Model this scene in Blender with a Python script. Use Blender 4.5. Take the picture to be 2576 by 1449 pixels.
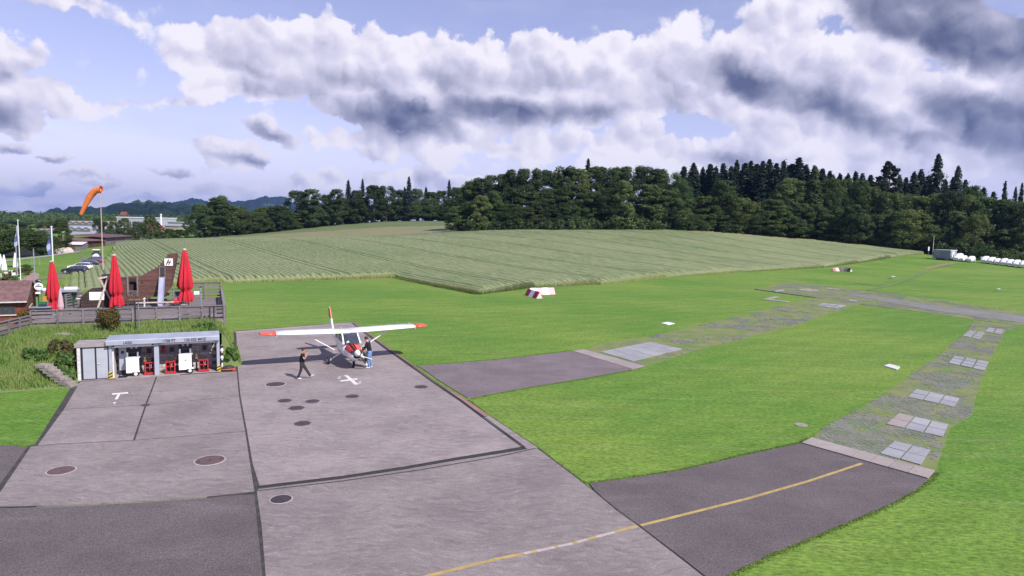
import bpy, math, random
import numpy as np
from mathutils import Vector, Matrix

for _o in list(bpy.data.objects):
    bpy.data.objects.remove(_o)
scene = bpy.context.scene
COL = scene.collection
R = math.radians
PI = math.pi

# ------------------------------------------------------------------ camera
CAM_H = 8.9
FPX = 1643.5                      # focal length in units of a picture 2576 wide
PITCH, ROLL = 0.095, 0.022
cr, sr = math.cos(ROLL), math.sin(ROLL)
_right = np.array([1.0, 0, 0])
_up = np.array([0, math.sin(PITCH), math.cos(PITCH)])
_back = np.array([0, -math.cos(PITCH), math.sin(PITCH)])
CAMM = np.stack([_right * cr + _up * sr, -_right * sr + _up * cr, _back], 1)
cam = bpy.data.cameras.new('camera')
cam.sensor_width = 36.0
cam.lens = 36.0 * FPX / 2576.0
cam.clip_start = 0.1
cam.clip_end = 30000.0
camo = bpy.data.objects.new('camera', cam)
COL.objects.link(camo)
_m = Matrix.Identity(4)
for i in range(3):
    for j in range(3):
        _m[i][j] = CAMM[i, j]
_m[2][3] = CAM_H
camo.matrix_world = _m
scene.camera = camo

# ------------------------------------------------------------------ exposure
vs = scene.view_settings
vs.view_transform = 'Standard'
vs.look = 'None'
vs.gamma = 1.0
vs.use_curve_mapping = False
vs.exposure = 0.62
scene.cycles.use_denoising = True
scene.cycles.max_bounces = 6
scene.cycles.transparent_max_bounces = 8
scene.cycles.volume_bounces = 0

# ------------------------------------------------------------------ sun
SUN_EL = R(43)
_sh = np.array([1.25, -1.06]); _sh /= np.linalg.norm(_sh)
sun_dir = np.array([_sh[0] * math.cos(SUN_EL), _sh[1] * math.cos(SUN_EL), math.sin(SUN_EL)])
sl = bpy.data.lights.new('sun', 'SUN')
sl.energy = 4.3
sl.angle = R(0.55)
sl.color = (1.0, 0.945, 0.87)
slo = bpy.data.objects.new('sun', sl)
COL.objects.link(slo)
slo.rotation_euler = Vector((-sun_dir[0], -sun_dir[1], -sun_dir[2])).to_track_quat('-Z', 'Y').to_euler()
slo.location = (30, -30, 60)

# ------------------------------------------------------------------ pixel helpers (2576-wide picture): a ray meets a real plane
def ray(px, py):
    return CAMM @ np.array([px - 1288.0, 724.5 - py, -FPX])

def gp(px, py, z=0.0):            # point on the level z
    d = ray(px, py)
    t = (z - CAM_H) / d[2]
    return np.array([d[0] * t, d[1] * t, z])

def yp(px, py, Y):                # point on the upright plane y = Y
    d = ray(px, py)
    t = Y / d[1]
    return np.array([d[0] * t, Y, CAM_H + d[2] * t])

# ------------------------------------------------------------------ world: physical sky with cumulus
world = bpy.data.worlds.new('World')
scene.world = world
world.use_nodes = True
wt = world.node_tree
wt.nodes.clear()

class NT:
    """small helper round a node tree"""
    def __init__(self, t):
        self.t = t
    def n(self, typ, **kw):
        nd = self.t.nodes.new(typ)
        for k, v in kw.items():
            setattr(nd, k, v)
        return nd
    def put(self, sock, val):
        if hasattr(val, 'is_output') or isinstance(val, bpy.types.NodeSocket):
            self.t.links.new(val, sock)
        else:
            sock.default_value = val
    def math(self, op, a, b=None, c=None, clamp=False):
        nd = self.n('ShaderNodeMath', operation=op, use_clamp=clamp)
        for i, x in enumerate((a, b, c)):
            if x is not None:
                self.put(nd.inputs[i], x)
        return nd.outputs[0]
    def vmath(self, op, a, b=None, scale=None):
        nd = self.n('ShaderNodeVectorMath', operation=op)
        self.put(nd.inputs[0], a)
        if b is not None:
            self.put(nd.inputs[1], b)
        if scale is not None:
            self.put(nd.inputs['Scale'], scale)
        return nd.outputs['Value'] if op in ('LENGTH', 'DOT_PRODUCT', 'DISTANCE') else nd.outputs[0]
    def noise(self, vec, scale, detail=4.0, rough=0.55, dist=0.0, color=False, lac=2.0):
        nd = self.n('ShaderNodeTexNoise')
        if vec is not None:
            self.put(nd.inputs['Vector'], vec)
        self.put(nd.inputs['Scale'], scale)
        nd.inputs['Detail'].default_value = detail
        nd.inputs['Roughness'].default_value = rough
        nd.inputs['Lacunarity'].default_value = lac
        nd.inputs['Distortion'].default_value = dist
        return nd.outputs['Color' if color else 'Fac']
    def mapr(self, val, a, b, c=0.0, d=1.0, smooth=True):
        nd = self.n('ShaderNodeMapRange', interpolation_type='SMOOTHSTEP' if smooth else 'LINEAR')
        self.put(nd.inputs['Value'], val)
        for k, x in zip(('From Min', 'From Max', 'To Min', 'To Max'), (a, b, c, d)):
            self.put(nd.inputs[k], x)
        return nd.outputs[0]
    def mix(self, fac, a, b, mode='MIX'):
        nd = self.n('ShaderNodeMix', data_type='RGBA', blend_type=mode)
        self.put(nd.inputs[0], fac)
        for s, x in ((6, a), (7, b)):
            if isinstance(x, (tuple, list)) and len(x) == 3:
                x = (*x, 1.0)
            self.put(nd.inputs[s], x)
        return nd.outputs[2]
    def ramp(self, fac, stops, interp='LINEAR'):
        nd = self.n('ShaderNodeValToRGB')
        nd.color_ramp.interpolation = interp
        el = nd.color_ramp.elements
        while len(el) < len(stops):
            el.new(0.5)
        for e, (p, c) in zip(el, stops):
            e.position = p
            e.color = (*c, 1.0) if len(c) == 3 else c
        self.put(nd.inputs[0], fac)
        return nd.outputs[0]
    def mapping(self, vec, loc=(0, 0, 0), rot=(0, 0, 0), scale=(1, 1, 1), typ='POINT'):
        nd = self.n('ShaderNodeMapping', vector_type=typ)
        self.put(nd.inputs['Vector'], vec)
        nd.inputs['Location'].default_value = loc
        nd.inputs['Rotation'].default_value = rot
        nd.inputs['Scale'].default_value = scale
        return nd.outputs[0]

w = NT(wt)
geo = w.n('ShaderNodeNewGeometry')
wdir = w.vmath('SCALE', geo.outputs['Incoming'], scale=-1.0)
sep = w.n('ShaderNodeSeparateXYZ')
wt.links.new(wdir, sep.inputs[0])
az = w.math('ARCTAN2', sep.outputs[0], sep.outputs[1])
el_ = w.math('ARCSINE', sep.outputs[2])
cmb = w.n('ShaderNodeCombineXYZ')
wt.links.new(az, cmb.inputs[0]); wt.links.new(el_, cmb.inputs[1])
uv0 = cmb.outputs[0]

def azel(px, py):
    d = ray(px, py); d = d / np.linalg.norm(d)
    return math.atan2(d[0], d[1]), math.asin(d[2])

# billowing edges: the cloud coordinates are displaced by turbulence of two sizes
wz1 = w.vmath('SUBTRACT', w.noise(uv0, 7.0, 3.0, 0.55, color=True), (0.5, 0.5, 0.5))
wz2 = w.vmath('SUBTRACT', w.noise(uv0, 24.0, 6.0, 0.62, color=True), (0.5, 0.5, 0.5))
uvw = w.vmath('ADD', uv0, w.vmath('SCALE', wz1, scale=0.10))
uvw = w.vmath('ADD', uvw, w.vmath('SCALE', wz2, scale=0.055))

def blobs(lst, vec):
    out = None
    for (px, py, a, b, rot, wgt) in lst:
        u, v = azel(px, py)
        m = w.mapping(vec, (u, v, 0), (0, 0, R(-rot)), (a / FPX, b / FPX, 1.0), 'TEXTURE')
        f = w.math('MULTIPLY', w.math('SUBTRACT', 1.0, w.vmath('LENGTH', m)), wgt)
        out = f if out is None else w.math('SMOOTH_MAX', out, f, 0.12)
    return out

# (px, py, half width, half height, tilt clockwise, weight)
CLOUD = [
    (640, 130, 260, 75, 4, 1.0), (860, 150, 330, 105, 0, 1.3), (1100, 200, 360, 125, 8, 1.4), (1420, 210, 400, 125, 2, 1.4),
    (1700, 180, 350, 110, 10, 1.3), (2020, 230, 420, 150, 18, 1.4), (2300, 320, 330, 120, 25, 1.3), (2560, 330, 260, 170, 20, 1.3),
    (740, 225, 300, 60, 3, 1.0), (1050, 290, 250, 45, 2, 1.0), (1350, 285, 230, 38, 2, 0.9),
    (20, 165, 75, 70, 12, 0.8), (110, 240, 110, 40, 5, 0.9), (10, 255, 90, 50, 5, 0.9),
    (2370, 70, 270, 95, 18, 1.3), (2500, 120, 200, 80, 10, 1.0),
    (1250, 365, 480, 60, 0, 0.75), (1750, 390, 400, 60, 4, 0.85), (2050, 395, 420, 70, 6, 0.95), (2420, 430, 300, 80, 12, 0.8), (900, 345, 250, 34, 0, 0.45), (1400, 420, 500, 34, 0, 0.4),
    (420, 245, 160, 22, -8, 0.3), (2000, 30, 420, 50, 4, 0.42), (170, 25, 300, 40, 0, 0.3),
]
DARK = [
    (1010, 300, 200, 66, 6, 1.45), (1250, 285, 280, 52, 0, 1.25), (1480, 285, 150, 40, 0, 0.85), (900, 215, 150, 45, 10, 0.62), (620, 170, 130, 40, 15, 0.55), (700, 240, 220, 36, 4, 0.5), (440, 120, 90, 26, 10, 0.4),
    (1900, 210, 260, 62, 30, 0.95), (2130, 290, 250, 50, 20, 0.95), (2300, 350, 200, 40, 14, 0.6), (1950, 320, 180, 40, 10, 0.4),
    (2390, 55, 270, 95, 20, 1.8), (2540, 90, 170, 90, 10, 1.4), (2490, 310, 190, 70, 22, 1.4), (2576, 350, 120, 70, 22, 0.9),
    (10, 285, 100, 45, 0, 0.95), (10, 185, 60, 36, 0, 0.5),
    (1830, 400, 130, 40, 10, 0.6), (1300, 440, 160, 12, 0, 0.3),
    (420, 245, 160, 22, -8, 0.35), (1240, 210, 200, 60, 0, 0.3), (1700, 260, 200, 60, 10, 0.45),
]
GAP = [(1560, 262, 46, 36, 0, 0.9), (1610, 285, 70, 26, 0, 0.8)]
SMALL = [(590, 384, 135, 46, 8, 1.05), (680, 333, 100, 40, 14, 0.85), (430, 426, 95, 26, 0, 0.75), (135, 394, 52, 11, -5, 0.6), (222, 440, 60, 17, 0, 0.7), (262, 458, 75, 22, 0, 0.7), (60, 472, 105, 26, 0, 0.7), (25, 376, 75, 22, -6, 0.7),
         (505, 484, 120, 32, 0, 1.0), (330, 503, 170, 20, 0, 0.8), (90, 516, 190, 22, 0, 0.8), (640, 490, 80, 24, 0, 0.8), (760, 464, 55, 32, 0, 1.1), (838, 456, 55, 34, 0, 1.1), (946, 446, 52, 28, 0, 1.0), (1060, 446, 84, 42, 0, 1.2), (1165, 465, 140, 32, 0, 1.0), (1590, 360, 60, 18, 5, 0.7), (1300, 470, 200, 20, 0, 0.7)]
SMALLD = [(640, 412, 120, 20, 10, 0.8), (690, 342, 95, 26, 14, 0.6), (430, 434, 90, 13, 0, 0.6), (135, 398, 56, 9, -5, 0.6), (222, 446, 60, 10, 0, 0.5), (262, 466, 80, 12, 0, 0.5), (60, 484, 100, 14, 0, 0.45), (25, 382, 80, 16, -6, 0.55)]
def billow(vec, scale):
    nd = w.n('ShaderNodeTexVoronoi', feature='F1')
    w.put(nd.inputs['Vector'], vec)
    nd.inputs['Scale'].default_value = scale
    return nd.outputs['Distance']
uvn = w.vmath('ADD', uv0, w.vmath('SCALE', wz2, scale=0.040))
dens = w.math('MAXIMUM', blobs(CLOUD, uvw), w.math('SUBTRACT', blobs(SMALL, uvn), 0.12))
uvb = w.vmath('ADD', uv0, w.vmath('SCALE', wz2, scale=0.035))
uvs = w.vmath('ADD', uvb, (0.014, 0.020, 0.0))
b1, b2 = billow(uvb, 13.0), billow(uvb, 34.0)
s1_, s2_ = billow(uvs, 13.0), billow(w.vmath('ADD', uvb, (0.006, 0.009, 0.0)), 34.0)
big = w.noise(uv0, 3.2, 4.0, 0.5)
dens = w.math('MAXIMUM', dens, w.math('SUBTRACT', w.math('MULTIPLY', big, 0.9), 0.62))
fb = w.noise(uvw, 16.0, 7.0, 0.6)
puff = w.math('ADD', w.math('MULTIPLY', w.math('SUBTRACT', 0.42, b1), 0.56), w.math('MULTIPLY', w.math('SUBTRACT', 0.42, b2), 0.29))
dens2 = w.math('ADD', w.math('ADD', dens, puff), w.math('MULTIPLY', w.math('SUBTRACT', fb, 0.5), 0.40))
cover = w.mapr(dens2, 0.02, 0.18)
uvd = w.vmath('ADD', uv0, w.vmath('SCALE', wz1, scale=0.05))
uvd = w.vmath('ADD', uvd, w.vmath('SCALE', wz2, scale=0.03))
dk = w.mapr(w.math('MAXIMUM', blobs(DARK, uvd), blobs(SMALLD, uvn)), -0.10, 1.0, 0.0, 1.1)
relief = w.math('ADD', w.math('MULTIPLY', w.math('SUBTRACT', s1_, b1), 0.55), w.math('MULTIPLY', w.math('SUBTRACT', s2_, b2), 0.38))
fine = w.math('MULTIPLY', w.math('SUBTRACT', w.noise(uvw, 5.0, 5.0, 0.55), 0.5), -0.55)
thick = w.mapr(dens2, 0.15, 1.0, 0.0, 0.20)
lum = w.math('SUBTRACT', w.math('ADD', w.math('ADD', 0.97, relief), fine), w.math('ADD', w.math('MULTIPLY', dk, 0.64), thick))
ccol = w.ramp(w.math('MULTIPLY', lum, 1.0, clamp=True), [
    (0.0, (0.75, 0.85, 1.55)), (0.25, (1.70, 1.80, 2.62)), (0.5, (3.0, 3.0, 3.95)), (0.75, (4.60, 4.45, 5.60)), (1.0, (6.4, 6.1, 6.7))])
sky = w.n('ShaderNodeTexSky', sky_type='NISHITA')
sky.sun_disc = False
sky.sun_elevation = SUN_EL
sky.sun_rotation = math.atan2(_sh[0], _sh[1])
sky.altitude = 540
sky.air_density = 1.0
sky.dust_density = 0.2
sky.ozone_density = 2.0
skyc = w.mix(1.0, sky.outputs[0], (1.38, 0.98, 1.08), 'MULTIPLY')
veil = w.mapr(w.noise(w.mapping(uv0, scale=(1.0, 3.0, 1.0)), 5.0, 6.0, 0.6), 0.40, 0.8, 0.18, 0.50)
veil = w.math('MAXIMUM', veil, w.mapr(el_, 0.17, 0.0, 0.0, 0.80))
skyc = w.mix(veil, skyc, (3.85, 4.2, 5.8))
allc = w.mix(cover, skyc, ccol)
bg = w.n('ShaderNodeBackground')
wt.links.new(allc, bg.inputs['Color'])
bg.inputs['Strength'].default_value = 0.1
wo = w.n('ShaderNodeOutputWorld')
wt.links.new(bg.outputs[0], wo.inputs['Surface'])

# ------------------------------------------------------------------ mesh helpers
class MB:
    def __init__(self):
        self.v, self.f, self.mi = [], [], []
    def add(self, vs_, fs_, m=0):
        o = len(self.v)
        self.v += [tuple(float(c) for c in p) for p in vs_]
        self.f += [tuple(i + o for i in f) for f in fs_]
        self.mi += [m] * len(fs_)
        return self
    def box(self, cx, cy, cz, sx, sy, sz, rz=0.0, m=0, taper=(1, 1)):
        c, s = math.cos(rz), math.sin(rz)
        P = []
        for z in (-1, 1):
            tx, ty = (taper if z > 0 else (1, 1))
            for x, y in ((-1, -1), (1, -1), (1, 1), (-1, 1)):
                X, Y = x * sx / 2 * tx, y * sy / 2 * ty
                P.append((cx + X * c - Y * s, cy + X * s + Y * c, cz + z * sz / 2))
        return self.add(P, [(3, 2, 1, 0), (4, 5, 6, 7), (0, 1, 5, 4), (1, 2, 6, 5), (2, 3, 7, 6), (3, 0, 4, 7)], m)
    def beam(self, p0, p1, w_, h_, m=0, up=(0, 0, 1)):
        p0, p1 = Vector(p0), Vector(p1)
        d = (p1 - p0).normalized()
        u = Vector(up)
        if abs(d.dot(u)) > 0.98:
            u = Vector((0, 1, 0))
        s = d.cross(u).normalized(); t = s.cross(d).normalized()
        P = []
        for q in (p0, p1):
            for a, b in ((-1, -1), (1, -1), (1, 1), (-1, 1)):
                P.append(q + s * (a * w_ / 2) + t * (b * h_ / 2))
        return self.add(P, [(0, 1, 2, 3), (7, 6, 5, 4), (4, 5, 1, 0), (5, 6, 2, 1), (6, 7, 3, 2), (7, 4, 0, 3)], m)
    def tube(self, pts, r, n=8, m=0, cap=True):
        pts = [Vector(p) for p in pts]
        rr = r if isinstance(r, (list, tuple)) else [r] * len(pts)
        rings, prev = [], None
        for i, p in enumerate(pts):
            d = (pts[min(i + 1, len(pts) - 1)] - pts[max(i - 1, 0)]).normalized()
            if prev is None:
                u = Vector((0, 0, 1)) if abs(d.z) < 0.9 else Vector((1, 0, 0))
                a = d.cross(u).normalized()
            else:
                a = (prev - d * prev.dot(d)).normalized()
            prev = a
            b = d.cross(a)
            rings.append([p + (a * math.cos(2 * PI * k / n) + b * math.sin(2 * PI * k / n)) * rr[i] for k in range(n)])
        return self.loft(rings, m, cap)
    def loft(self, rings, m=0, cap=True, closed=True):
        n = len(rings[0]); P = [q for rg in rings for q in rg]; F = []
        for i in range(len(rings) - 1):
            for k in range(n if closed else n - 1):
                a, b = i * n + k, i * n + (k + 1) % n
                F.append((a, b, b + n, a + n))
        if cap:
            F.append(tuple(range(n))[::-1]); F.append(tuple((len(rings) - 1) * n + k for k in range(n)))
        return self.add(P, F, m)
    def lathe(self, prof, cx=0, cy=0, n=16, m=0, cap=True):
        return self.loft([[(cx + r * math.cos(2 * PI * k / n), cy + r * math.sin(2 * PI * k / n), z) for k in range(n)] for r, z in prof], m, cap)
    def prism(self, poly, z0, z1, m=0):
        """poly: (x, y) counter-clockwise or not"""
        if sum(poly[i][0] * poly[(i + 1) % len(poly)][1] - poly[(i + 1) % len(poly)][0] * poly[i][1] for i in range(len(poly))) < 0:
            poly = poly[::-1]
        n = len(poly)
        P = [(x, y, z0) for x, y in poly] + [(x, y, z1) for x, y in poly]
        F = [tuple(range(n))[::-1], tuple(range(n, 2 * n))] + [(k, (k + 1) % n, (k + 1) % n + n, k + n) for k in range(n)]
        return self.add(P, F, m)
    def upright(self, poly, v0, v1, m=0):
        """outline in (x, z) with depth v0..v1 along y"""
        n = len(poly)
        P = [(x, v0, z) for x, z in poly] + [(x, v1, z) for x, z in poly]
        F = [tuple(range(n)), tuple(range(n, 2 * n))[::-1]] + [((k + 1) % n, k, k + n, (k + 1) % n + n) for k in range(n)]
        return self.add(P, F, m)
    def build(self, name, mats, parent=None, loc=(0, 0, 0), rz=0.0, smooth=False, bevel=0.0):
        me = bpy.data.meshes.new(name)
        me.from_pydata(self.v, [], self.f)
        if not isinstance(mats, (list, tuple)):
            mats = [mats]
        for m in mats:
            me.materials.append(m)
        if len(mats) > 1:
            me.polygons.foreach_set('material_index', self.mi)
        if smooth:
            me.polygons.foreach_set('use_smooth', [True] * len(me.polygons))
        me.update()
        o = bpy.data.objects.new(name, me)
        COL.objects.link(o)
        o.location = loc; o.rotation_euler = (0, 0, rz)
        if parent is not None:
            o.parent = parent
        if bevel:
            b = o.modifiers.new('bevel', 'BEVEL'); b.width = bevel; b.segments = 2; b.limit_method = 'ANGLE'
        if smooth and not bevel:
            pass
        return o

def tag(o, label, cat, group=None):
    o['label'] = label; o['category'] = cat
    if group:
        o['group'] = group
    return o

def thing(name, label, cat, loc=(0, 0, 0), rz=0.0, group=None):
    o = bpy.data.objects.new(name, None)
    COL.objects.link(o)
    o.empty_display_size = 0.2
    o.location = loc; o.rotation_euler = (0, 0, rz)
    return tag(o, label, cat, group)

def setting(o):
    o['kind'] = 'structure'
    return o

def stuff(o):
    o['kind'] = 'stuff'
    return o

def dup(root, loc, rz=None, label=None, group=None, scale=None):
    kids = [(c, list(c.children)) for c in root.children]
    r = root.copy(); COL.objects.link(r)
    r.location = loc
    if rz is not None:
        r.rotation_euler = (0, 0, rz)
    if scale is not None:
        r.scale = scale
    if label:
        r['label'] = label
    if group:
        r['group'] = group
    for c, gs in kids:
        d = c.copy(); COL.objects.link(d); d.parent = r
        for g in gs:
            e = g.copy(); COL.objects.link(e); e.parent = d
    return r

def share(name, src, parent, loc=(0, 0, 0), rot=(0, 0, 0), scale=(1, 1, 1)):
    """another piece that shares the mesh of an alike piece"""
    o = bpy.data.objects.new(name, src.data); COL.objects.link(o)
    o.parent = parent; o.location = loc; o.rotation_euler = rot; o.scale = scale
    return o

# ------------------------------------------------------------------ materials
def lin(r, g, b, k=1.0):
    f = lambda c: (c / 255 / 12.92 if c / 255 <= 0.04045 else ((c / 255 + 0.055) / 1.055) ** 2.4) * k
    return (f(r), f(g), f(b))

def mat(name, c1, c2=None, scale=3.0, rough=0.75, metal=0.0, detail=5.0, bump=0.0, bscale=None, spec=0.5, stretch=(1, 1, 1), lo=0.35, hi=0.65, rnd=0.0, world=False, tr=0.0, coat=0.0):
    m = bpy.data.materials.new(name)
    m.use_nodes = True
    t = NT(m.node_tree)
    b = m.node_tree.nodes['Principled BSDF']
    b.inputs['Roughness'].default_value = rough
    b.inputs['Metallic'].default_value = metal
    b.inputs['Specular IOR Level'].default_value = spec
    b.inputs['Coat Weight'].default_value = coat
    if c2 is None:
        c2 = tuple(x * 0.86 for x in c1)
    if world:
        vec = t.n('ShaderNodeNewGeometry').outputs['Position']
    else:
        vec = t.n('ShaderNodeTexCoord').outputs['Object']
    vec = t.mapping(vec, scale=stretch)
    fac = t.mapr(t.noise(vec, scale, detail, 0.6), lo, hi)
    c = t.mix(fac, c1, c2)
    if rnd:
        oi = t.n('ShaderNodeObjectInfo')
        hs = t.n('ShaderNodeHueSaturation')
        m.node_tree.links.new(c, hs.inputs['Color'])
        t.put(hs.inputs['Value'], t.mapr(oi.outputs['Random'], 0, 1, 1 - rnd, 1 + rnd, smooth=False))
        t.put(hs.inputs['Hue'], t.mapr(t.math('FRACT', t.math('MULTIPLY', oi.outputs['Random'], 7.31)), 0, 1, 0.5 - rnd * 0.06, 0.5 + rnd * 0.05, smooth=False))
        c = hs.outputs['Color']
    m.node_tree.links.new(c, b.inputs['Base Color'])
    if bump:
        bn = t.n('ShaderNodeBump')
        bn.inputs['Strength'].default_value = bump
        bn.inputs['Distance'].default_value = 0.02
        m.node_tree.links.new(t.noise(vec, bscale or scale * 6, 4.0, 0.65), bn.inputs['Height'])
        m.node_tree.links.new(bn.outputs[0], b.inputs['Normal'])
    m['base'] = True
    return m

def plain(name, r, g, b, k=0.62, **kw):
    return mat(name, lin(r, g, b, k), **kw)

M = {}
M['white'] = mat('white_paint', (0.80, 0.79, 0.80), (0.70, 0.69, 0.71), 6.0, 0.35)
M['white_gloss'] = mat('white_gloss', (0.82, 0.81, 0.82), (0.76, 0.75, 0.77), 2.0, 0.18, coat=0.4)
M['offwhite'] = mat('offwhite', (0.62, 0.60, 0.60), (0.50, 0.48, 0.48), 4.0, 0.6)
M['grey_metal'] = mat('grey_metal', (0.30, 0.32, 0.38), (0.25, 0.27, 0.33), 2.0, 0.35, 0.2)
M['pale_metal'] = mat('pale_metal', (0.42, 0.45, 0.54), (0.36, 0.39, 0.47), 1.5, 0.35, 0.3)
M['door_grey'] = mat('door_grey', (0.36, 0.38, 0.43), (0.32, 0.34, 0.39), 1.2, 0.45)
M['dark'] = mat('dark', (0.018, 0.018, 0.022), (0.03, 0.03, 0.035), 5.0, 0.6)
M['rubber'] = mat('rubber', (0.015, 0.015, 0.016), (0.03, 0.03, 0.03), 9.0, 0.85)
M['black_cloth'] = mat('black_cloth', (0.010, 0.010, 0.012), (0.022, 0.021, 0.025), 14.0, 0.95, spec=0.2)
M['dark_glass'] = mat('dark_glass', (0.03, 0.035, 0.05), (0.05, 0.055, 0.075), 2.0, 0.06, spec=0.9)
M['red'] = mat('red_paint', (0.44, 0.028, 0.032), (0.36, 0.022, 0.028), 6.0, 0.4)
M['orange_red'] = mat('orange_red', (0.66, 0.10, 0.055), (0.56, 0.075, 0.045), 2.0, 0.25, coat=0.3)
M['fin_orange'] = mat('fin_orange', (0.46, 0.10, 0.03), (0.36, 0.07, 0.025), 2.0, 0.35)
M['yellow'] = mat('yellow_paint', (0.62, 0.44, 0.03), (0.5, 0.36, 0.04), 6.0, 0.5)
M['orange'] = mat('orange_cloth', (0.75, 0.20, 0.055), (0.62, 0.15, 0.04), 3.0, 0.8)
M['umbrella_red'] = mat('umbrella_red', (0.50, 0.012, 0.030), (0.38, 0.010, 0.024), 5.0, 0.85, stretch=(1, 1, 0.2))
M['wood_grey'] = mat('wood_grey', (0.20, 0.175, 0.185), (0.115, 0.10, 0.11), 9.0, 0.85, stretch=(0.25, 4, 4), bump=0.3, rnd=0.22)
M['wood_dark'] = mat('wood_dark', (0.115, 0.052, 0.040), (0.070, 0.033, 0.028), 6.0, 0.8, stretch=(0.3, 3, 5), bump=0.3, rnd=0.3)
M['wood_black'] = mat('wood_black', (0.034, 0.019, 0.018), (0.050, 0.028, 0.026), 6.0, 0.85, rnd=0.2)
M['wood_orange'] = mat('wood_orange', (0.20, 0.060, 0.022), (0.13, 0.038, 0.016), 6.0, 0.7, stretch=(3, 3, 0.3), rnd=0.2)
M['wood_brown'] = mat('wood_brown', (0.13, 0.058, 0.030), (0.085, 0.038, 0.022), 6.0, 0.75, stretch=(3, 3, 0.3), rnd=0.2)
M['wood_pale'] = mat('wood_pale', (0.50, 0.42, 0.38), (0.38, 0.31, 0.28), 8.0, 0.8, rnd=0.15)
M['roof_brown'] = mat('roof_brown', (0.16, 0.085, 0.085), (0.10, 0.055, 0.058), 3.5, 0.85, bump=0.3)
M['concrete_wall'] = mat('concrete_wall', (0.30, 0.27, 0.27), (0.22, 0.20, 0.20), 2.5, 0.9, bump=0.2)
M['block_wall'] = mat('block_wall', (0.46, 0.41, 0.42), (0.36, 0.32, 0.33), 6.0, 0.9, rnd=0.18)
M['mortar'] = mat('mortar', (0.13, 0.115, 0.12), None, 6.0, 0.95)
M['stone_step'] = mat('stone_step', (0.27, 0.235, 0.22), (0.18, 0.16, 0.15), 5.0, 0.9, bump=0.3, rnd=0.15)
M['skin'] = mat('skin', (0.52, 0.27, 0.20), (0.46, 0.23, 0.17), 6.0, 0.55)
M['hair'] = mat('hair', (0.045, 0.022, 0.014), (0.025, 0.013, 0.010), 20.0, 0.7)
M['jeans'] = mat('jeans', (0.17, 0.26, 0.46), (0.11, 0.19, 0.37), 8.0, 0.9)
M['dark_trousers'] = mat('dark_trousers', (0.035, 0.027, 0.035), (0.022, 0.018, 0.024), 8.0, 0.9)
M['green_box'] = mat('green_box', (0.008, 0.085, 0.055), (0.006, 0.065, 0.045), 3.0, 0.5)
M['navy'] = mat('navy', (0.012, 0.016, 0.035), (0.02, 0.024, 0.045), 3.0, 0.4)

# ------------------------------------------------------------------ terrain
CTRL = []
def ctrl(px, py, Y, dz=0.0):
    p = yp(px, py, Y); CTRL.append((p[0], p[1], p[2] - dz)); return p
# foot of the crop along the mown strip
FRONT = [(161, 737, 75), (562, 712, 91), (990, 699, 106), (1202, 741, 83.5), (1341, 723, 95), (1508, 716, 101.6), (1675, 698, 120), (1869, 684, 143), (2073, 673, 166), (2156, 661.7, 189), (2239, 649, 212), (2322, 640, 232)]
FRONT3 = [ctrl(*q) for q in FRONT]
# far edge of the crop, seen at the height of its ears
BACK = [(2322, 629, 250), (2156, 612, 252), (2017, 601, 252), (1878, 591, 252), (1800, 584, 254), (1689, 578, 255), (1500, 577, 258), (1288, 577, 260), (1171, 580, 262), (983, 590, 268), (671, 602.5, 272), (400, 613, 262), (300, 628, 215)]
BACK3 = [ctrl(*q, 0.95) for q in BACK]
for px, py, Y in [(983, 571, 345), (671, 591, 330), (400, 607, 300), (983, 558, 400), (671, 576, 380), (400, 602, 330), (1160, 566, 330), (2390, 657, 207), (2576, 672, 196), (2480, 664, 200),
                  (330, 617, 209), (205, 627, 177), (240, 655, 130), (100, 640, 160), (0, 648, 160)]:
    ctrl(px, py, Y)
for X in (-260, -200, -140, -90, -50, -10, 30, 70, 110, 160, 220):
    for Y in (-30, 20, 62):
        CTRL.append((X, Y, 0.0))
for X, Y, Z in [(-200, 110, 0), (-200, 200, 0), (-240, 330, 0), (230, 130, 0), (260, 220, 1.0), (300, 330, 6), (0, 420, 11), (150, 420, 11), (-300, 450, -1), (-120, 480, 6), (60, 330, 10.5), (120, 300, 9.0), (170, 280, 5.5)]:
    CTRL.append((X, Y, Z))
_C = np.array(CTRL)
def _phi(d2):
    return np.where(d2 > 1e-9, d2 * np.log(np.maximum(d2, 1e-9)) * 0.5, 0.0)
_n = len(_C); _S = 100.0
_xy = _C[:, :2] / _S
_A = np.zeros((_n + 3, _n + 3))
_d2 = ((_xy[:, None] - _xy[None]) ** 2).sum(2)
_A[:_n, :_n] = _phi(_d2) + np.eye(_n) * 2e-4
_A[:_n, _n] = 1; _A[:_n, _n + 1:] = _xy; _A[_n, :_n] = 1; _A[_n + 1:, :_n] = _xy.T
_wt = np.linalg.solve(_A, np.concatenate([_C[:, 2], np.zeros(3)]))
def _sm(x, a, b):
    t = np.clip((x - a) / (b - a), 0, 1); return t * t * (3 - 2 * t)
def TT(X, Y):
    X = np.atleast_1d(np.asarray(X, float)); Y = np.atleast_1d(np.asarray(Y, float))
    out = np.zeros(X.shape)
    for s in range(0, X.size, 20000):
        q = np.stack([X.ravel()[s:s + 20000], Y.ravel()[s:s + 20000]], 1) / _S
        d = ((q[:, None] - _xy[None]) ** 2).sum(2)
        out.ravel()[s:s + 20000] = _phi(d) @ _wt[:_n] + _wt[_n] + q @ _wt[_n + 1:]
    out = np.clip(out, -2.0, 13.0) * _sm(Y, 72, 100) * (1 - _sm(Y, 520, 800)) * (1 - _sm(np.abs(X), 300, 520))
    return out
def T(x, y):
    return float(TT(x, y)[0])

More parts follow.
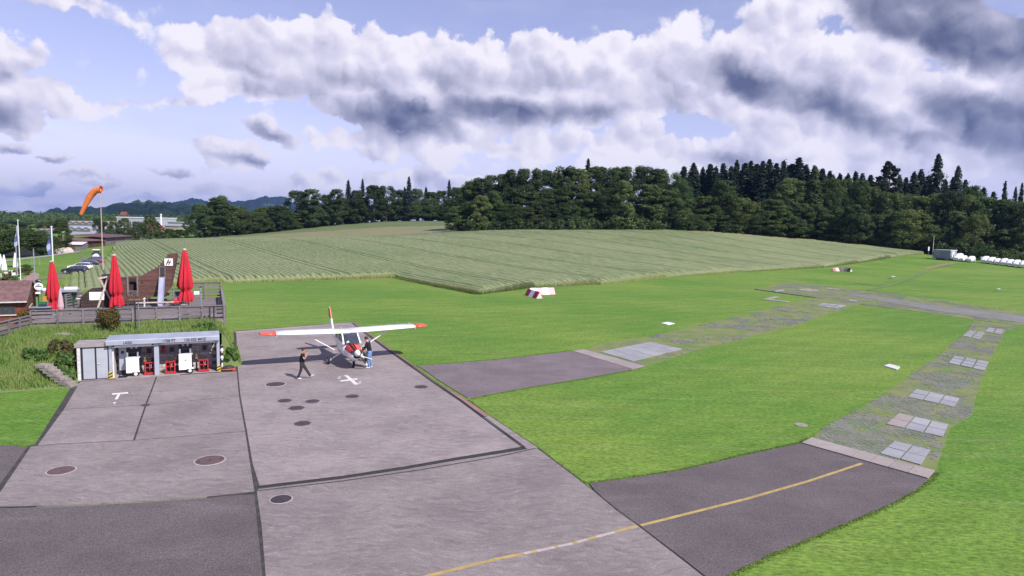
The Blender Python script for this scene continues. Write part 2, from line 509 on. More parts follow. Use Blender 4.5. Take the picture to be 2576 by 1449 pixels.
def axis(segs):
    out = []
    for a, b, n in segs:
        out += list(np.linspace(a, b, n, endpoint=False))
    out.append(segs[-1][1])
    return np.array(out)
gx = axis([(-12000, -1500, 7), (-1500, -320, 12), (-320, 320, 129), (320, 1500, 12), (1500, 12000, 7)])
gy = axis([(-500, -40, 8), (-40, 72, 8), (72, 540, 118), (540, 1600, 14), (1600, 14000, 8)])
GX, GY = np.meshgrid(gx, gy)
GZ = TT(GX, GY)
nx_, ny_ = len(gx), len(gy)
idx = np.arange(nx_ * ny_).reshape(ny_, nx_)
fq = np.stack([idx[:-1, :-1], idx[:-1, 1:], idx[1:, 1:], idx[1:, :-1]], -1).reshape(-1, 4)
me = bpy.data.meshes.new('ground')
me.from_pydata(np.stack([GX, GY, GZ], -1).reshape(-1, 3).tolist(), [], fq.tolist())
me.polygons.foreach_set('use_smooth', [True] * len(me.polygons))
ground = setting(bpy.data.objects.new('ground', me)); COL.objects.link(ground)

def lawn_material():
    m = bpy.data.materials.new('lawn'); m.use_nodes = True
    t = NT(m.node_tree); b = m.node_tree.nodes['Principled BSDF']
    b.inputs['Roughness'].default_value = 0.9
    b.inputs['Specular IOR Level'].default_value = 0.15
    pos = t.n('ShaderNodeNewGeometry').outputs['Position']
    big = t.noise(pos, 0.055, 4.0, 0.55)
    mid = t.noise(pos, 0.35, 5.0, 0.6)
    # mowing runs: long streaks along the strip
    st = t.noise(t.mapping(pos, rot=(0, 0, R(-62)), scale=(0.05, 0.75, 1)), 1.0, 4.0, 0.6)
    st2 = t.noise(t.mapping(pos, rot=(0, 0, R(-20)), scale=(0.06, 1.3, 1)), 1.0, 4.0, 0.6)
    fine = t.noise(t.mapping(pos, rot=(0, 0, R(15)), scale=(4.0, 9.0, 4)), 1.0, 5.0, 0.75)
    c = t.mix(t.mapr(big, 0.36, 0.64), (0.090, 0.184, 0.027), (0.142, 0.218, 0.038))
    c = t.mix(t.mapr(mid, 0.45, 0.75, 0, 0.34), c, (0.175, 0.212, 0.058))
    c = t.mix(t.mapr(st, 0.40, 0.66, 0, 0.30), c, (0.064, 0.138, 0.027))
    c = t.mix(t.mapr(st2, 0.54, 0.70, 0, 0.30), c, (0.215, 0.255, 0.112))
    v = t.mapr(fine, 0.36, 0.64, 0.58, 1.42, smooth=False)
    v = t.math('MULTIPLY', v, t.mapr(t.noise(t.mapping(pos, rot=(0, 0, R(15)), scale=(0.8, 2.2, 1)), 1.0, 5.0, 0.7), 0.36, 0.64, 0.88, 1.12, smooth=False))
    wv = t.n('ShaderNodeTexWave', wave_type='BANDS', bands_direction='X', wave_profile='SIN')
    t.put(wv.inputs['Vector'], t.mapping(pos, rot=(0, 0, R(52)))); wv.inputs['Scale'].default_value = 0.13; wv.inputs['Distortion'].default_value = 3.0; wv.inputs['Detail'].default_value = 2.0; wv.inputs['Detail Scale'].default_value = 0.25
    v = t.math('MULTIPLY', v, t.mapr(wv.outputs['Fac'], 0.2, 0.8, 0.97, 1.03))
    c = t.mix(1.0, c, t.n('ShaderNodeCombineColor').outputs[0], 'MULTIPLY') if False else t.vmath('SCALE', c, scale=v)
    m.node_tree.links.new(c, b.inputs['Base Color'])
    bn = t.n('ShaderNodeBump'); bn.inputs['Strength'].default_value = 0.55; bn.inputs['Distance'].default_value = 0.05
    m.node_tree.links.new(fine, bn.inputs['Height']); m.node_tree.links.new(bn.outputs[0], b.inputs['Normal'])
    return m
M['lawn'] = lawn_material()
me.materials.append(M['lawn'])

# ------------------------------------------------------------------ paved surfaces
def concrete_material(name, c1, c2, scr=1.0, rnd=0.10):
    m = bpy.data.materials.new(name); m.use_nodes = True
    t = NT(m.node_tree); b = m.node_tree.nodes['Principled BSDF']
    b.inputs['Roughness'].default_value = 0.85; b.inputs['Specular IOR Level'].default_value = 0.3
    pos = t.n('ShaderNodeNewGeometry').outputs['Position']
    wob = t.vmath('SCALE', t.noise(pos, 0.5, 3.0, 0.5, color=True), scale=1.6)
    p2 = t.vmath('ADD', pos, wob)
    n1 = t.noise(pos, 0.35, 6.0, 0.62)
    c = t.mix(t.mapr(n1, 0.33, 0.67), c1, c2)
    n2 = t.noise(t.mapping(p2, rot=(0, 0, R(35)), scale=(1.2, 6.0, 1)), 1.6, 7.0, 0.75)
    c = t.mix(t.mapr(n2, 0.47, 0.70, 0, 0.55 * scr), c, tuple(min(1, x * 1.55) for x in c1))
    n3 = t.noise(t.mapping(p2, rot=(0, 0, R(-20)), scale=(1.2, 5.0, 1)), 1.1, 7.0, 0.75)
    c = t.mix(t.mapr(n3, 0.48, 0.70, 0, 0.62 * scr), c, tuple(x * 0.62 for x in c2))
    # thin pale scratches and tyre traces
    r1 = t.math('ABSOLUTE', t.math('SUBTRACT', t.noise(t.mapping(p2, rot=(0, 0, R(60)), scale=(0.8, 2.6, 1)), 1.3, 2.0, 0.5), 0.5))
    c = t.mix(t.mapr(r1, 0.0, 0.008, 0.22 * scr, 0.0), c, tuple(min(1, x * 1.7) for x in c1))
    r2 = t.math('ABSOLUTE', t.math('SUBTRACT', t.noise(t.mapping(p2, rot=(0, 0, R(10)), scale=(0.4, 1.5, 1)), 0.55, 3.0, 0.5), 0.48))
    c = t.mix(t.mapr(r2, 0.0, 0.006, 0.12 * scr, 0.0), c, tuple(x * 0.6 for x in c2))
    grain = t.noise(pos, 28.0, 3.0, 0.7)
    c = t.vmath('SCALE', c, scale=t.mapr(grain, 0.36, 0.64, 0.82, 1.18, smooth=False))
    oi = t.n('ShaderNodeObjectInfo').outputs['Random']
    c = t.vmath('SCALE', c, scale=t.mapr(oi, 0, 1, 1 - rnd, 1 + rnd, smooth=False))
    m.node_tree.links.new(c, b.inputs['Base Color'])
    bn = t.n('ShaderNodeBump'); bn.inputs['Strength'].default_value = 0.25; bn.inputs['Distance'].default_value = 0.01
    m.node_tree.links.new(grain, bn.inputs['Height']); m.node_tree.links.new(bn.outputs[0], b.inputs['Normal'])
    return m
M['concrete'] = concrete_material('apron_concrete', (0.238, 0.203, 0.206), (0.178, 0.151, 0.154))
M['plate'] = concrete_material('plate_concrete', (0.29, 0.29, 0.315), (0.235, 0.235, 0.26), 0.4, 0.10)
M['plate_pink'] = concrete_material('plate_pink', (0.30, 0.26, 0.25), (0.25, 0.215, 0.21), 0.4, 0.06)

def asphalt_material(name, c1, c2):
    m = bpy.data.materials.new(name); m.use_nodes = True
    t = NT(m.node_tree); b = m.node_tree.nodes['Principled BSDF']
    b.inputs['Roughness'].default_value = 0.9; b.inputs['Specular IOR Level'].default_value = 0.25
    pos = t.n('ShaderNodeNewGeometry').outputs['Position']
    c = t.mix(t.mapr(t.noise(pos, 0.4, 6.0, 0.6), 0.33, 0.67), c1, c2)
    c = t.mix(t.mapr(t.noise(t.mapping(pos, rot=(0, 0, R(-60)), scale=(0.3, 1.6, 1)), 0.8, 5.0, 0.6), 0.5, 0.75, 0, 0.4), c, tuple(x * 1.4 for x in c1))
    g = t.noise(pos, 22.0, 3.0, 0.8)
    c = t.vmath('SCALE', c, scale=t.mapr(g, 0.36, 0.64, 0.62, 1.42, smooth=False))
    m.node_tree.links.new(c, b.inputs['Base Color'])
    bn = t.n('ShaderNodeBump'); bn.inputs['Strength'].default_value = 0.4; bn.inputs['Distance'].default_value = 0.015
    m.node_tree.links.new(g, bn.inputs['Height']); m.node_tree.links.new(bn.outputs[0], b.inputs['Normal'])
    return m
M['asphalt'] = asphalt_material('asphalt', (0.116, 0.097, 0.104), (0.092, 0.077, 0.083))
M['asphalt_pale'] = asphalt_material('asphalt_pale', (0.165, 0.134, 0.148), (0.130, 0.106, 0.118))
M['gravel'] = asphalt_material('gravel_road', (0.185, 0.178, 0.178), (0.150, 0.148, 0.145))
M['joint'] = mat('joint_filler', (0.028, 0.024, 0.027), (0.05, 0.045, 0.04), 3.0, 0.95)
M['soil'] = mat('soil', (0.130, 0.165, 0.060), (0.105, 0.165, 0.045), 1.2, 0.95, world=True)
M['strip_grass'] = mat('strip_grass', (0.100, 0.160, 0.036), (0.175, 0.175, 0.072), 0.7, 0.95, world=True, bump=0.5, bscale=12)
M['yellow_line'] = mat('yellow_line', (0.40, 0.29, 0.095), (0.29, 0.215, 0.085), 3.0, 0.75, world=True)
M['white_line'] = mat('white_line', (0.70, 0.68, 0.70), (0.52, 0.50, 0.52), 4.0, 0.7, world=True)
M['worn_line'] = mat('worn_line', (0.42, 0.36, 0.37), (0.33, 0.28, 0.29), 4.0, 0.8, world=True)
M['red_line'] = mat('red_line', (0.22, 0.145, 0.16), (0.24, 0.16, 0.17), 2.0, 0.85, world=True)
M['pink_kerb'] = concrete_material('pink_kerb', (0.275, 0.150, 0.150), (0.20, 0.105, 0.105), 0.6, 0.05)
M['drain'] = mat('drain_iron', (0.030, 0.024, 0.030), (0.045, 0.036, 0.042), 8.0, 0.7, world=True)
M['iron'] = mat('cover_iron', (0.060, 0.042, 0.052), (0.042, 0.030, 0.038), 7.0, 0.75, world=True, bump=0.3, bscale=40)
M['rust_iron'] = mat('rust_iron', (0.115, 0.070, 0.072), (0.085, 0.052, 0.056), 5.0, 0.8, world=True, bump=0.3, bscale=40)

def flat(pxs, z=0.0):
    return [tuple(gp(x, y, z)[:2]) for x, y in pxs]

def area2(p):
    return sum(p[i][0] * p[(i + 1) % len(p)][1] - p[(i + 1) % len(p)][0] * p[i][1] for i in range(len(p)))

def inset(p, d):
    if area2(p) < 0:
        p = p[::-1]
    out = []; n = len(p)
    for i in range(n):
        a, b, c = np.array(p[i - 1]), np.array(p[i]), np.array(p[(i + 1) % n])
        e1 = (b - a) / np.linalg.norm(b - a); e2 = (c - b) / np.linalg.norm(c - b)
        n1 = np.array([-e1[1], e1[0]]); n2 = np.array([-e2[1], e2[0]])
        k = n1 + n2; k = k / max(0.35, (1 + n1 @ n2))
        out.append(tuple(b + k * d))
    return out

def line_strip(pxs, width, z0, z1):
    """a band of even width along a polyline on the ground"""
    P = [np.array(q) for q in flat(pxs)]
    L, Rr = [], []
    for i, p in enumerate(P):
        d = P[min(i + 1, len(P) - 1)] - P[max(i - 1, 0)]; d = d / np.linalg.norm(d)
        nrm = np.array([-d[1], d[0]]) * width / 2
        L.append(p + nrm); Rr.append(p - nrm)
    mb = MB(); n = len(P)
    V = [(*q, z1) for q in L] + [(*q, z1) for q in Rr] + [(*q, z0) for q in L] + [(*q, z0) for q in Rr]
    F = []
    for i in range(n - 1):
        F += [(i, n + i, n + i + 1, i + 1), (i, i + 1, 2 * n + i + 1, 2 * n + i), (n + i, 3 * n + i, 3 * n + i + 1, n + i + 1)]
    F += [(0, 2 * n, 3 * n, n), (n - 1, 2 * n - 1, 4 * n - 1, 3 * n - 1)]
    mb.add(V, F)
    return mb

# --- apron: joint bed and slabs
A_LEFT = [(200, 962), (159, 1032), (92, 1123)]
SLABS = {
    'a': [(200, 962), (394, 949), (381, 985), (367, 1021), (159, 1032)],
    'b': [(394, 949), (597, 936), (603, 998), (367, 1021), (381, 985)],
    'c': [(159, 1032), (367, 1021), (352, 1065), (337, 1110.5), (219, 1116), (92, 1123.5)],
    'd': [(367, 1021), (603, 998), (611, 1044), (619, 1087), (438, 1102), (337, 1110.5), (352, 1065)],
    'e': [(75, 1127), (92, 1123.5), (219, 1116), (337, 1110.5), (438, 1102), (619, 1087), (632, 1170), (643, 1240), (517, 1254), (358, 1265), (159, 1276), (0, 1279), (-40, 1279), (0, 1238)],
    'f': [(593, 835), (743, 824.5), (885, 815), (897, 822), (915, 836), (986, 891), (1031, 923), (1098, 969), (1165, 1017), (1257, 1083), (1318, 1126), (1257, 1136.5), (1137, 1156), (1018, 1177), (859, 1201), (650, 1226), (633, 1170), (619, 1087), (609, 1031), (603, 998), (597, 936)],
    'g': [(643, 1240), (648, 1238), (859, 1214), (1060, 1185), (1257, 1151), (1352, 1129.5), (1456, 1208), (1492, 1236), (1551, 1286), (1607, 1326), (1717, 1411), (1800, 1476), (1880, 1540), (672, 1540), (664, 1449), (655, 1330)],
}
base_poly = [(190, 958), (394, 946), (594, 934), (588, 834), (743, 822), (892, 811), (931, 841), (981, 878), (1031, 913), (1100, 965), (1165, 1002), (1229, 1045), (1277, 1077), (1354, 1128), (1456, 1207), (1492, 1235), (1607, 1325), (1717, 1410), (1882, 1540), (670, 1542), (640, 1246), (0, 1281), (-44, 1281), (70, 1125), (88, 1121)]
apron = setting(MB().prism(flat(base_poly), -0.1, 0.041).build('apron', M['joint']))
for k, pl in SLABS.items():
    q = inset(flat(pl), 0.038)
    MB().prism(q, 0.0, 0.050).build('concrete_slab', M['concrete'], apron)
# edge strips between the drain and the lawn
EDGE_OUT = [(892, 812), (931, 842), (981, 879), (1031, 914), (1100, 966), (1165, 1003.5), (1229, 1047)]
EDGE_IN = [(1217, 1049), (1155, 1005), (1088, 961), (1022, 912), (974, 878), (924, 840), (888, 813.5)]
MB().prism(flat(EDGE_OUT + EDGE_IN), 0.0, 0.058).build('painted_kerb', M['pink_kerb'], apron)
ed_out2 = [(1229.5, 1047.5), (1277, 1079), (1352, 1129)]
MB().prism(flat(ed_out2 + [(1326, 1132), (1250, 1078), (1216, 1053)]), 0.0, 0.053).build('edge_slab', M['concrete'], apron)
MB().prism(flat([(648, 1236.5), (859, 1212), (1060, 1183), (1257, 1149), (1348, 1129), (1327, 1132.5), (1257, 1144), (1137, 1163), (1018, 1184), (859, 1208), (650, 1233)]), 0.0, 0.049).build('edge_slab', M['concrete'], apron)
MB().prism(flat([(588, 836), (743, 823.5), (889, 812.5), (885, 814.5), (743, 826), (593, 838)]), 0.0, 0.062).build('rear_kerb', M['plate_pink'], apron)
# slotted drain: an L-shaped channel with two iron rails
DR1 = [(650, 1229.5), (859, 1204.5), (1018, 1180.5), (1137, 1159.5), (1257, 1140), (1322, 1129)]
DR2 = [(1318, 1128.5), (1253, 1080.5), (1160, 1011), (1093, 965), (1027, 917), (980, 885), (910, 833), (892, 820)]
for dr in (DR1, DR2):
    ch = line_strip(dr, 0.26, 0.0, 0.044).build('drain_channel', M['drain'], apron)
    for off in (-2.4, 2.4):
        line_strip([(x, y + off) for x, y in dr], 0.055, 0.03, 0.060).build('drain_rail', M['rubber'], ch)

# --- asphalt aprons and taxiways
MB().prism(flat([(0, 1281), (159, 1278), (358, 1267), (517, 1256), (641, 1242), (653, 1330), (662, 1449), (668, 1542), (-160, 1542), (-60, 1283)]), -0.1, 0.034).build('asphalt', M['asphalt'])
setting(bpy.data.objects['asphalt'])
setting(MB().prism(flat([(-120, 1116), (0, 1121), (72, 1127), (-3, 1238), (-44, 1279), (-160, 1290)]), -0.1, 0.030).build('asphalt', M['asphalt']))
TX1 = [(1047, 921), (1137, 915.5), (1257, 905.5), (1440, 884), (1591, 930), (1456, 954), (1336, 973), (1217, 995.5), (1177, 1002.5), (1165, 996), (1100, 955), (1060, 926)]
setting(MB().prism(flat(TX1), -0.1, 0.032).build('taxiway', M['asphalt_pale']))
TX4 = [(1482, 1218), (1575, 1206.5), (1717, 1185), (1876, 1147), (2014, 1117), (2334, 1208), (2338, 1210), (2300, 1234), (2235, 1271), (2075, 1338), (1940, 1393), (1817, 1449), (1640, 1540), (1890, 1540), (1805, 1476), (1722, 1411), (1611, 1326), (1555, 1286), (1496, 1236)]
TX4 = [(1482, 1218), (1575, 1206.5), (1717, 1185), (1876, 1147), (2014, 1117), (2334, 1208), (2300, 1236), (2235, 1271), (2075, 1338), (1940, 1393), (1826, 1449), (1792, 1466), (1722, 1411), (1611, 1326), (1555, 1286), (1496, 1236)]
setting(MB().prism(flat(TX4), -0.1, 0.036).build('taxiway', M['asphalt']))
# kerb blocks across the taxiway ends
def kerb_row(a0, a1, b0, b1, n, z, m, parent):
    A0, A1, B0, B1 = (np.array(gp(*q)[:2]) for q in (a0, a1, b0, b1))
    for i in range(n):
        s, e = i / n, (i + 1) / n
        q = [tuple(A0 + (A1 - A0) * s), tuple(A0 + (A1 - A0) * e), tuple(B0 + (B1 - B0) * e), tuple(B0 + (B1 - B0) * s)]
        MB().prism(inset(q, 0.012), 0.0, z + random.uniform(-0.004, 0.006)).build('kerb_block', m, parent)
random.seed(4)
ks = setting(MB().prism(flat([(2040, 1103), (2353, 1188), (2334, 1208.5), (2014, 1117.5)]), -0.1, 0.02).build('kerb_strip', M['joint']))
kerb_row((2041, 1104), (2352, 1188), (2016, 1117), (2334, 1207.5), 7, 0.075, M['plate_pink'], ks)
ks2 = setting(MB().prism(flat([(1439, 884), (1470, 880), (1623, 923), (1590, 930)]), -0.1, 0.02).build('kerb_strip', M['joint']))
kerb_row((1440, 884), (1591, 930), (1470, 880), (1622, 923), 6, 0.05, M['plate_pink'], ks2)

# --- plates in the taxiways (each plate is a piece)
def plates(corners, n, m_, mats, parent, z=0.05, gap=0.03, skip=()):
    """corners: four picture corners in order; n along the first side, m_ along the second"""
    C = [np.array(gp(*q)[:2]) for q in corners]
    k = 0
    for i in range(n):
        for j in range(m_):
            if (i, j) in skip:
                continue
            def pt(s, t):
                return (C[0] * (1 - s) + C[1] * s) * (1 - t) + (C[3] * (1 - s) + C[2] * s) * t
            q = [tuple(pt(i / n, j / m_)), tuple(pt((i + 1) / n, j / m_)), tuple(pt((i + 1) / n, (j + 1) / m_)), tuple(pt(i / n, (j + 1) / m_))]
            mm = mats[k % len(mats)] if isinstance(mats, list) else mats(i, j)
            MB().prism(inset(q, gap), 0.0, z + random.uniform(-0.006, 0.008)).build('plate', mm, parent)
            k += 1
S1 = [(1470, 880), (1520, 864), (1608, 851), (1788, 812), (1878, 793), (1990, 763), (2056, 749), (2163, 765), (2063, 797), (1945, 834.7), (1830, 862), (1747, 882), (1622, 923)]
S2 = [(1898, 727), (1986, 710), (2137, 726.5), (2323, 750), (2576, 785.6), (2680, 801), (2680, 838), (2576, 819), (2448, 804), (2249, 776), (2163, 765), (2056, 749)]
S3 = [(2041, 1104), (2071, 1078), (2140, 1040), (2212, 1000), (2290, 945), (2356, 900), (2426, 841), (2450, 806), (2576, 820), (2545, 826), (2530, 832), (2489, 908), (2456, 997), (2445, 1045), (2389, 1078), (2352, 1188)]
s1 = setting(MB().prism(flat(S1), -0.1, 0.012).build('paved_strip', M['strip_grass']))
s2 = setting(MB().prism(flat(S2), -0.1, 0.016).build('paved_strip', M['strip_grass']))
s3 = setting(MB().prism(flat(S3), -0.1, 0.020).build('paved_strip', M['strip_grass']))
plates([(1511, 886), (1636, 861), (1716, 879), (1591, 910)], 5, 4, [M['plate']], s1, 0.045, 0.012)
plates([(2249, 1111.5), (2343, 1134), (2317, 1173), (2212, 1143)], 2, 2, [M['plate']], s3, 0.055)
plates([(2260, 1041), (2387, 1070), (2373, 1102), (2228, 1069)], 3, 2, lambda i, j: M['plate_pink'] if i == 0 else M['plate'], s3, 0.055)
plates([(2304, 980), (2415, 1004), (2402, 1026), (2282, 1000)], 3, 2, [M['plate']], s3, 0.055)
plates([(2400, 896), (2489, 911.6), (2478, 934.5), (2384, 914.5)], 3, 3, [M['plate']], s3, 0.06, 0.05)
plates([(2437.5, 832), (2480, 838), (2467, 855), (2419, 845.6)], 2, 4, [M['plate']], s3, 0.06, 0.07)
plates([(2485.5, 824.6), (2526, 830), (2521, 843), (2475, 835.6)], 2, 3, [M['plate']], s3, 0.06, 0.07)
plates([(2067, 763), (2130, 769), (2108, 778), (2052, 770)], 3, 3, [M['plate']], s1, 0.06, 0.10)
plates([(2006, 728), (2034, 726), (2044, 729), (2016, 731)], 2, 1, [M['plate_pink']], s2, 0.06)
plates([(2034, 729), (2060, 730), (2052, 733), (2026, 732)], 2, 1, [M['plate_pink']], s2, 0.06)
plates([(1945, 733), (1968, 729.5), (1975, 731), (1952, 735)], 2, 1, [M['plate']], s2, 0.06)
plates([(2078, 724.5), (2112, 727.5), (2110, 729.5), (2076, 726.5)], 2, 1, [M['plate_pink']], s2, 0.06)
plates([(2137, 754), (2158, 756.5), (2154, 759), (2133, 756.5)], 1, 1, [M['plate']], s2, 0.06)
lp_ = setting(MB().prism(flat([(1915, 754), (1949, 745.5), (1968, 746.5), (1940, 752), (1990, 759), (1984, 761.5)]), -0.1, 0.008).build('paved_corner', M['strip_grass']))
plates([(1920, 752.5), (1948, 746), (1962, 747), (1936, 753)], 2, 1, [M['plate_pink']], lp_, 0.05)
plates([(1936, 753.5), (1988, 759), (1983, 761), (1930, 755)], 3, 1, [M['plate']], lp_, 0.05)
road = setting(MB().prism(flat([(2120, 738), (2160, 741), (2360, 769), (2576, 795), (2680, 808), (2680, 828), (2576, 813), (2360, 783), (2175, 750)]), -0.05, 0.034).build('road', M['gravel']))

# grass pavers: small blocks with grass between, too many to count
def pt_in(poly, x, y):
    inside = np.zeros(x.shape, bool); n = len(poly)
    for i in range(n):
        x0, y0 = poly[i]; x1, y1 = poly[(i + 1) % n]
        c = ((y0 > y) != (y1 > y)) & (x < (x1 - x0) * (y - y0) / (y1 - y0 + 1e-12) + x0)
        inside ^= c
    return inside
def vnoise(x, y, seed, s):
    rs = np.random.RandomState(seed); g = rs.rand(64, 64)
    u, v = x / s, y / s
    i, j = np.floor(u).astype(int), np.floor(v).astype(int); fu, fv = u - i, v - j
    fu, fv = fu * fu * (3 - 2 * fu), fv * fv * (3 - 2 * fv)
    q = lambda a, b: g[a % 64, b % 64]
    return (q(i, j) * (1 - fu) + q(i + 1, j) * fu) * (1 - fv) + (q(i, j + 1) * (1 - fu) + q(i + 1, j + 1) * fu) * fv
def grass_pavers(poly, pitch, ang, seed, thr, parent, zt=0.03, extra=None):
    P = np.array(poly); c, s = math.cos(ang), math.sin(ang)
    U = P @ np.array([c, s]); V = P @ np.array([-s, c])
    u, v = np.meshgrid(np.arange(U.min(), U.max(), pitch), np.arange(V.min(), V.max(), pitch))
    u, v = u.ravel(), v.ravel()
    x, y = u * c - v * s, u * s + v * c
    rs = np.random.RandomState(seed)
    k = pt_in(poly, x, y) & (vnoise(u, v, seed, 1.5) * 0.6 + vnoise(u, v, seed + 1, 0.5) * 0.4 + rs.uniform(-0.12, 0.12, u.size) + (extra(x, y) if extra else 0) > thr)
    x, y, n = x[k], y[k], int(k.sum())
    h = pitch * 0.37 * rs.uniform(0.8, 1.05, n); z1 = zt + rs.uniform(-0.008, 0.012, n)
    V8 = np.zeros((n, 8, 3))
    for q, (a, b) in enumerate(((-1, -1), (1, -1), (1, 1), (-1, 1))):
        for zq in (0, 1):
            V8[:, q + 4 * zq, 0] = x + (a * c - b * s) * h; V8[:, q + 4 * zq, 1] = y + (a * s + b * c) * h
            V8[:, q + 4 * zq, 2] = z1 if zq else 0.0
    Fb = np.array([(4, 5, 6, 7), (0, 1, 5, 4), (1, 2, 6, 5), (2, 3, 7, 6), (3, 0, 4, 7)])
    F = (Fb[None] + 8 * np.arange(n)[:, None, None]).reshape(-1, 4)
    me = bpy.data.meshes.new('grass_paver'); me.from_pydata(V8.reshape(-1, 3).tolist(), [], F.tolist())
    me.materials.append(M['paver_stone'])
    o = stuff(bpy.data.objects.new('grass_paver', me)); COL.objects.link(o); o.parent = parent
    return o
M['paver_stone'] = mat('paver_stone', (0.20, 0.195, 0.195), (0.135, 0.14, 0.132), 0.8, 0.9, world=True)
DANG = R(24.9)
_k0, _k1 = gp(2041, 1104), gp(2352, 1188)
KA = math.atan2(_k1[1] - _k0[1], _k1[0] - _k0[0])
DENSE = [(*gp(px, py)[:2], r_) for px, py, r_ in ((2120, 1085, 1.5), (2175, 1095, 1.6), (2190, 1120, 1.3), (2215, 1060, 1.0), (2330, 1098, 1.3), (2280, 1085, 1.0), (2410, 1045, 1.6), (2430, 1020, 1.2), (2290, 1020, 1.0), (2250, 1010, 1.2), (2350, 955, 1.8), (2400, 870, 2.2), (2470, 880, 1.8))]
def dens3(x, y):
    d = 0.13 * (vnoise(x, y, 91, 2.4) - 0.5) * 2
    for a_, b_, r_ in DENSE:
        d = d + 0.26 * np.exp(-((x - a_) ** 2 + (y - b_) ** 2) / (r_ * r_))
    return d
grass_pavers(flat(S3), 0.155, KA, 11, 0.53, s3, extra=dens3)
grass_pavers(flat(S1), 0.19, R(30), 23, 0.62, s1, extra=lambda x, y: 0.14 * (vnoise(x, y, 92, 5.0) - 0.5) * 2)
grass_pavers(flat(S2), 0.23, R(-30), 37, 0.57, s2, extra=lambda x, y: 0.14 * (vnoise(x, y, 93, 6.0) - 0.5) * 2)

# --- painted markings
YL1 = [(1060, 1458), (1094, 1449), (1257, 1409), (1436, 1372), (1595, 1329), (1603, 1327)]
line_strip(YL1, 0.125, 0.0505, 0.0545).build('yellow_line', M['yellow_line'], apron)
for a, b in (((1350, 1391), (1395, 1381.5)), ((1405, 1379.5), (1440, 1371.5)), ((1500, 1355.5), (1545, 1343)), ((1452, 1368.5), (1478, 1361.5)), ((1318, 1397.5), (1335, 1393.5))):
    line_strip([a, b], 0.115, 0.0550, 0.0585).build('worn_patch', M['worn_line'], apron)
YL2 = [(1612, 1324.5), (1717, 1298), (1876, 1258), (2036, 1212), (2168, 1168)]
line_strip(YL2, 0.125, 0.0365, 0.0405).build('yellow_line', M['yellow_line'], bpy.data.objects['taxiway.001'])
line_strip([(240, 1117), (380, 1112), (500, 1108), (619, 1099)], 0.05, 0.0505, 0.0540).build('red_line', M['red_line'], apron)
line_strip([(622, 1099), (740, 1089.5), (850, 1082), (1000, 1068), (1190, 1050)], 0.05, 0.0505, 0.0540).build('red_line', M['red_line'], apron)
# T, cross and figures of the parking spots
def px_poly(lst, z=0.0545, name='marking', m='white_line'):
    return MB().prism(flat(lst), 0.0505, z).build(name, M[m], apron)
px_poly([(281, 992.5), (322, 989), (323, 992), (282, 995.5)])
px_poly([(297, 993.5), (303, 993), (296, 1007), (288.5, 1007.5)], 0.0555)
px_poly([(285, 1014.5), (292, 1014), (289, 1019.5), (286.5, 1019.5), (288.5, 1016), (284.5, 1016.3)])
px_poly([(866, 946.5), (874, 946), (902, 969), (892, 970)])
px_poly([(855, 959.5), (898, 954), (899.5, 956.5), (857, 962)], 0.0560)
def figure2(cx, cy, s):
    line_strip([(cx - 5 * s, cy - 3 * s), (cx + 1 * s, cy - 4 * s), (cx + 5 * s, cy - 2 * s), (cx, cy), (cx - 5 * s, cy + 3 * s), (cx + 6 * s, cy + 3 * s)], 0.045, 0.0505, 0.0545).build('figure_two', M['white_line'], apron)
figure2(905, 964.5, 0.75)
figure2(853, 952.5, 0.7)

# --- manhole covers
def cover(cx, cy, rx, label, m='iron', ring=False, bolts=False, name='manhole_cover', cat='manhole cover', z=0.05, lugs=0, grp='manhole covers in the apron'):
    c = gp(cx, cy); r = abs(gp(cx + rx, cy)[0] - c[0])
    o = thing(name, label, cat, (c[0], c[1], z), 0, grp)
    mb = MB(); mb.lathe([(r, -0.04), (r, 0.008), (r * 0.93, 0.012), (0.02, 0.013)], n=28)
    for k in range(lugs):
        a = 2 * PI * k / lugs + 0.4
        mb.box(r * math.cos(a), r * math.sin(a), 0.005, r * 0.22, r * 0.16, 0.012, a)
    lid = mb.build('lid', M[m], o)
    if ring:
        MB().loft([[(q * math.cos(2 * PI * k / 32), q * math.sin(2 * PI * k / 32), zz_) for k in range(32)] for q, zz_ in ((r * 1.10, 0.0), (r * 1.09, 0.007), (r * 1.005, 0.007), (r * 1.0, 0.0))], cap=False).build('ring', M['worn_line'], o)
    MB().lathe([(r * 0.07, 0.012), (r * 0.07, 0.022), (0.005, 0.023)], n=8).build('lifting_eye', M['dark'], o)
    if bolts:
        for a in (0.6, 0.6 + PI):
            MB().lathe([(r * 0.09, 0.012), (r * 0.09, 0.022), (0.005, 0.023)], r * 0.75 * math.cos(a), r * 0.75 * math.sin(a), n=8).build('bolt', M['dark'], o)
cover(693, 969, 24, 'dark round manhole cover with pale rim beside the walking person', ring=True)
cover(716, 1010.5, 17, 'small lugged manhole cover at the left of the group of four', lugs=6)
cover(786, 1012, 17, 'small lugged manhole cover at the right of the group of four', lugs=6)
cover(746, 1029, 19, 'small lugged manhole cover in the middle of the group of four', lugs=6)
cover(761, 1068, 20, 'small lugged manhole cover nearest the camera in the group of four', lugs=7)
cover(886, 999.5, 17, 'small dark manhole cover just below the white cross marking')
cover(1059, 975.5, 17, 'small dark manhole cover beside the drain near the lawn')
cover(707, 1259.5, 26, 'black manhole cover with bright rim just below the long drain', 'drain', ring=True)
cover(528, 1161, 35, 'largest brown manhole cover with two bolts on the pale slab', 'rust_iron', ring=True, bolts=True)
cover(154, 1187, 31, 'brown manhole cover near the left corner of the pale slab', 'rust_iron', ring=True)
cover(366, 1022, 11, 'small round floor drain where four slab joints meet', 'iron', name='floor_drain', cat='floor drain', grp='drains')
cover(1096, 926, 22, 'faint round cover let into the asphalt beside the kerb', 'asphalt_pale', z=0.030)
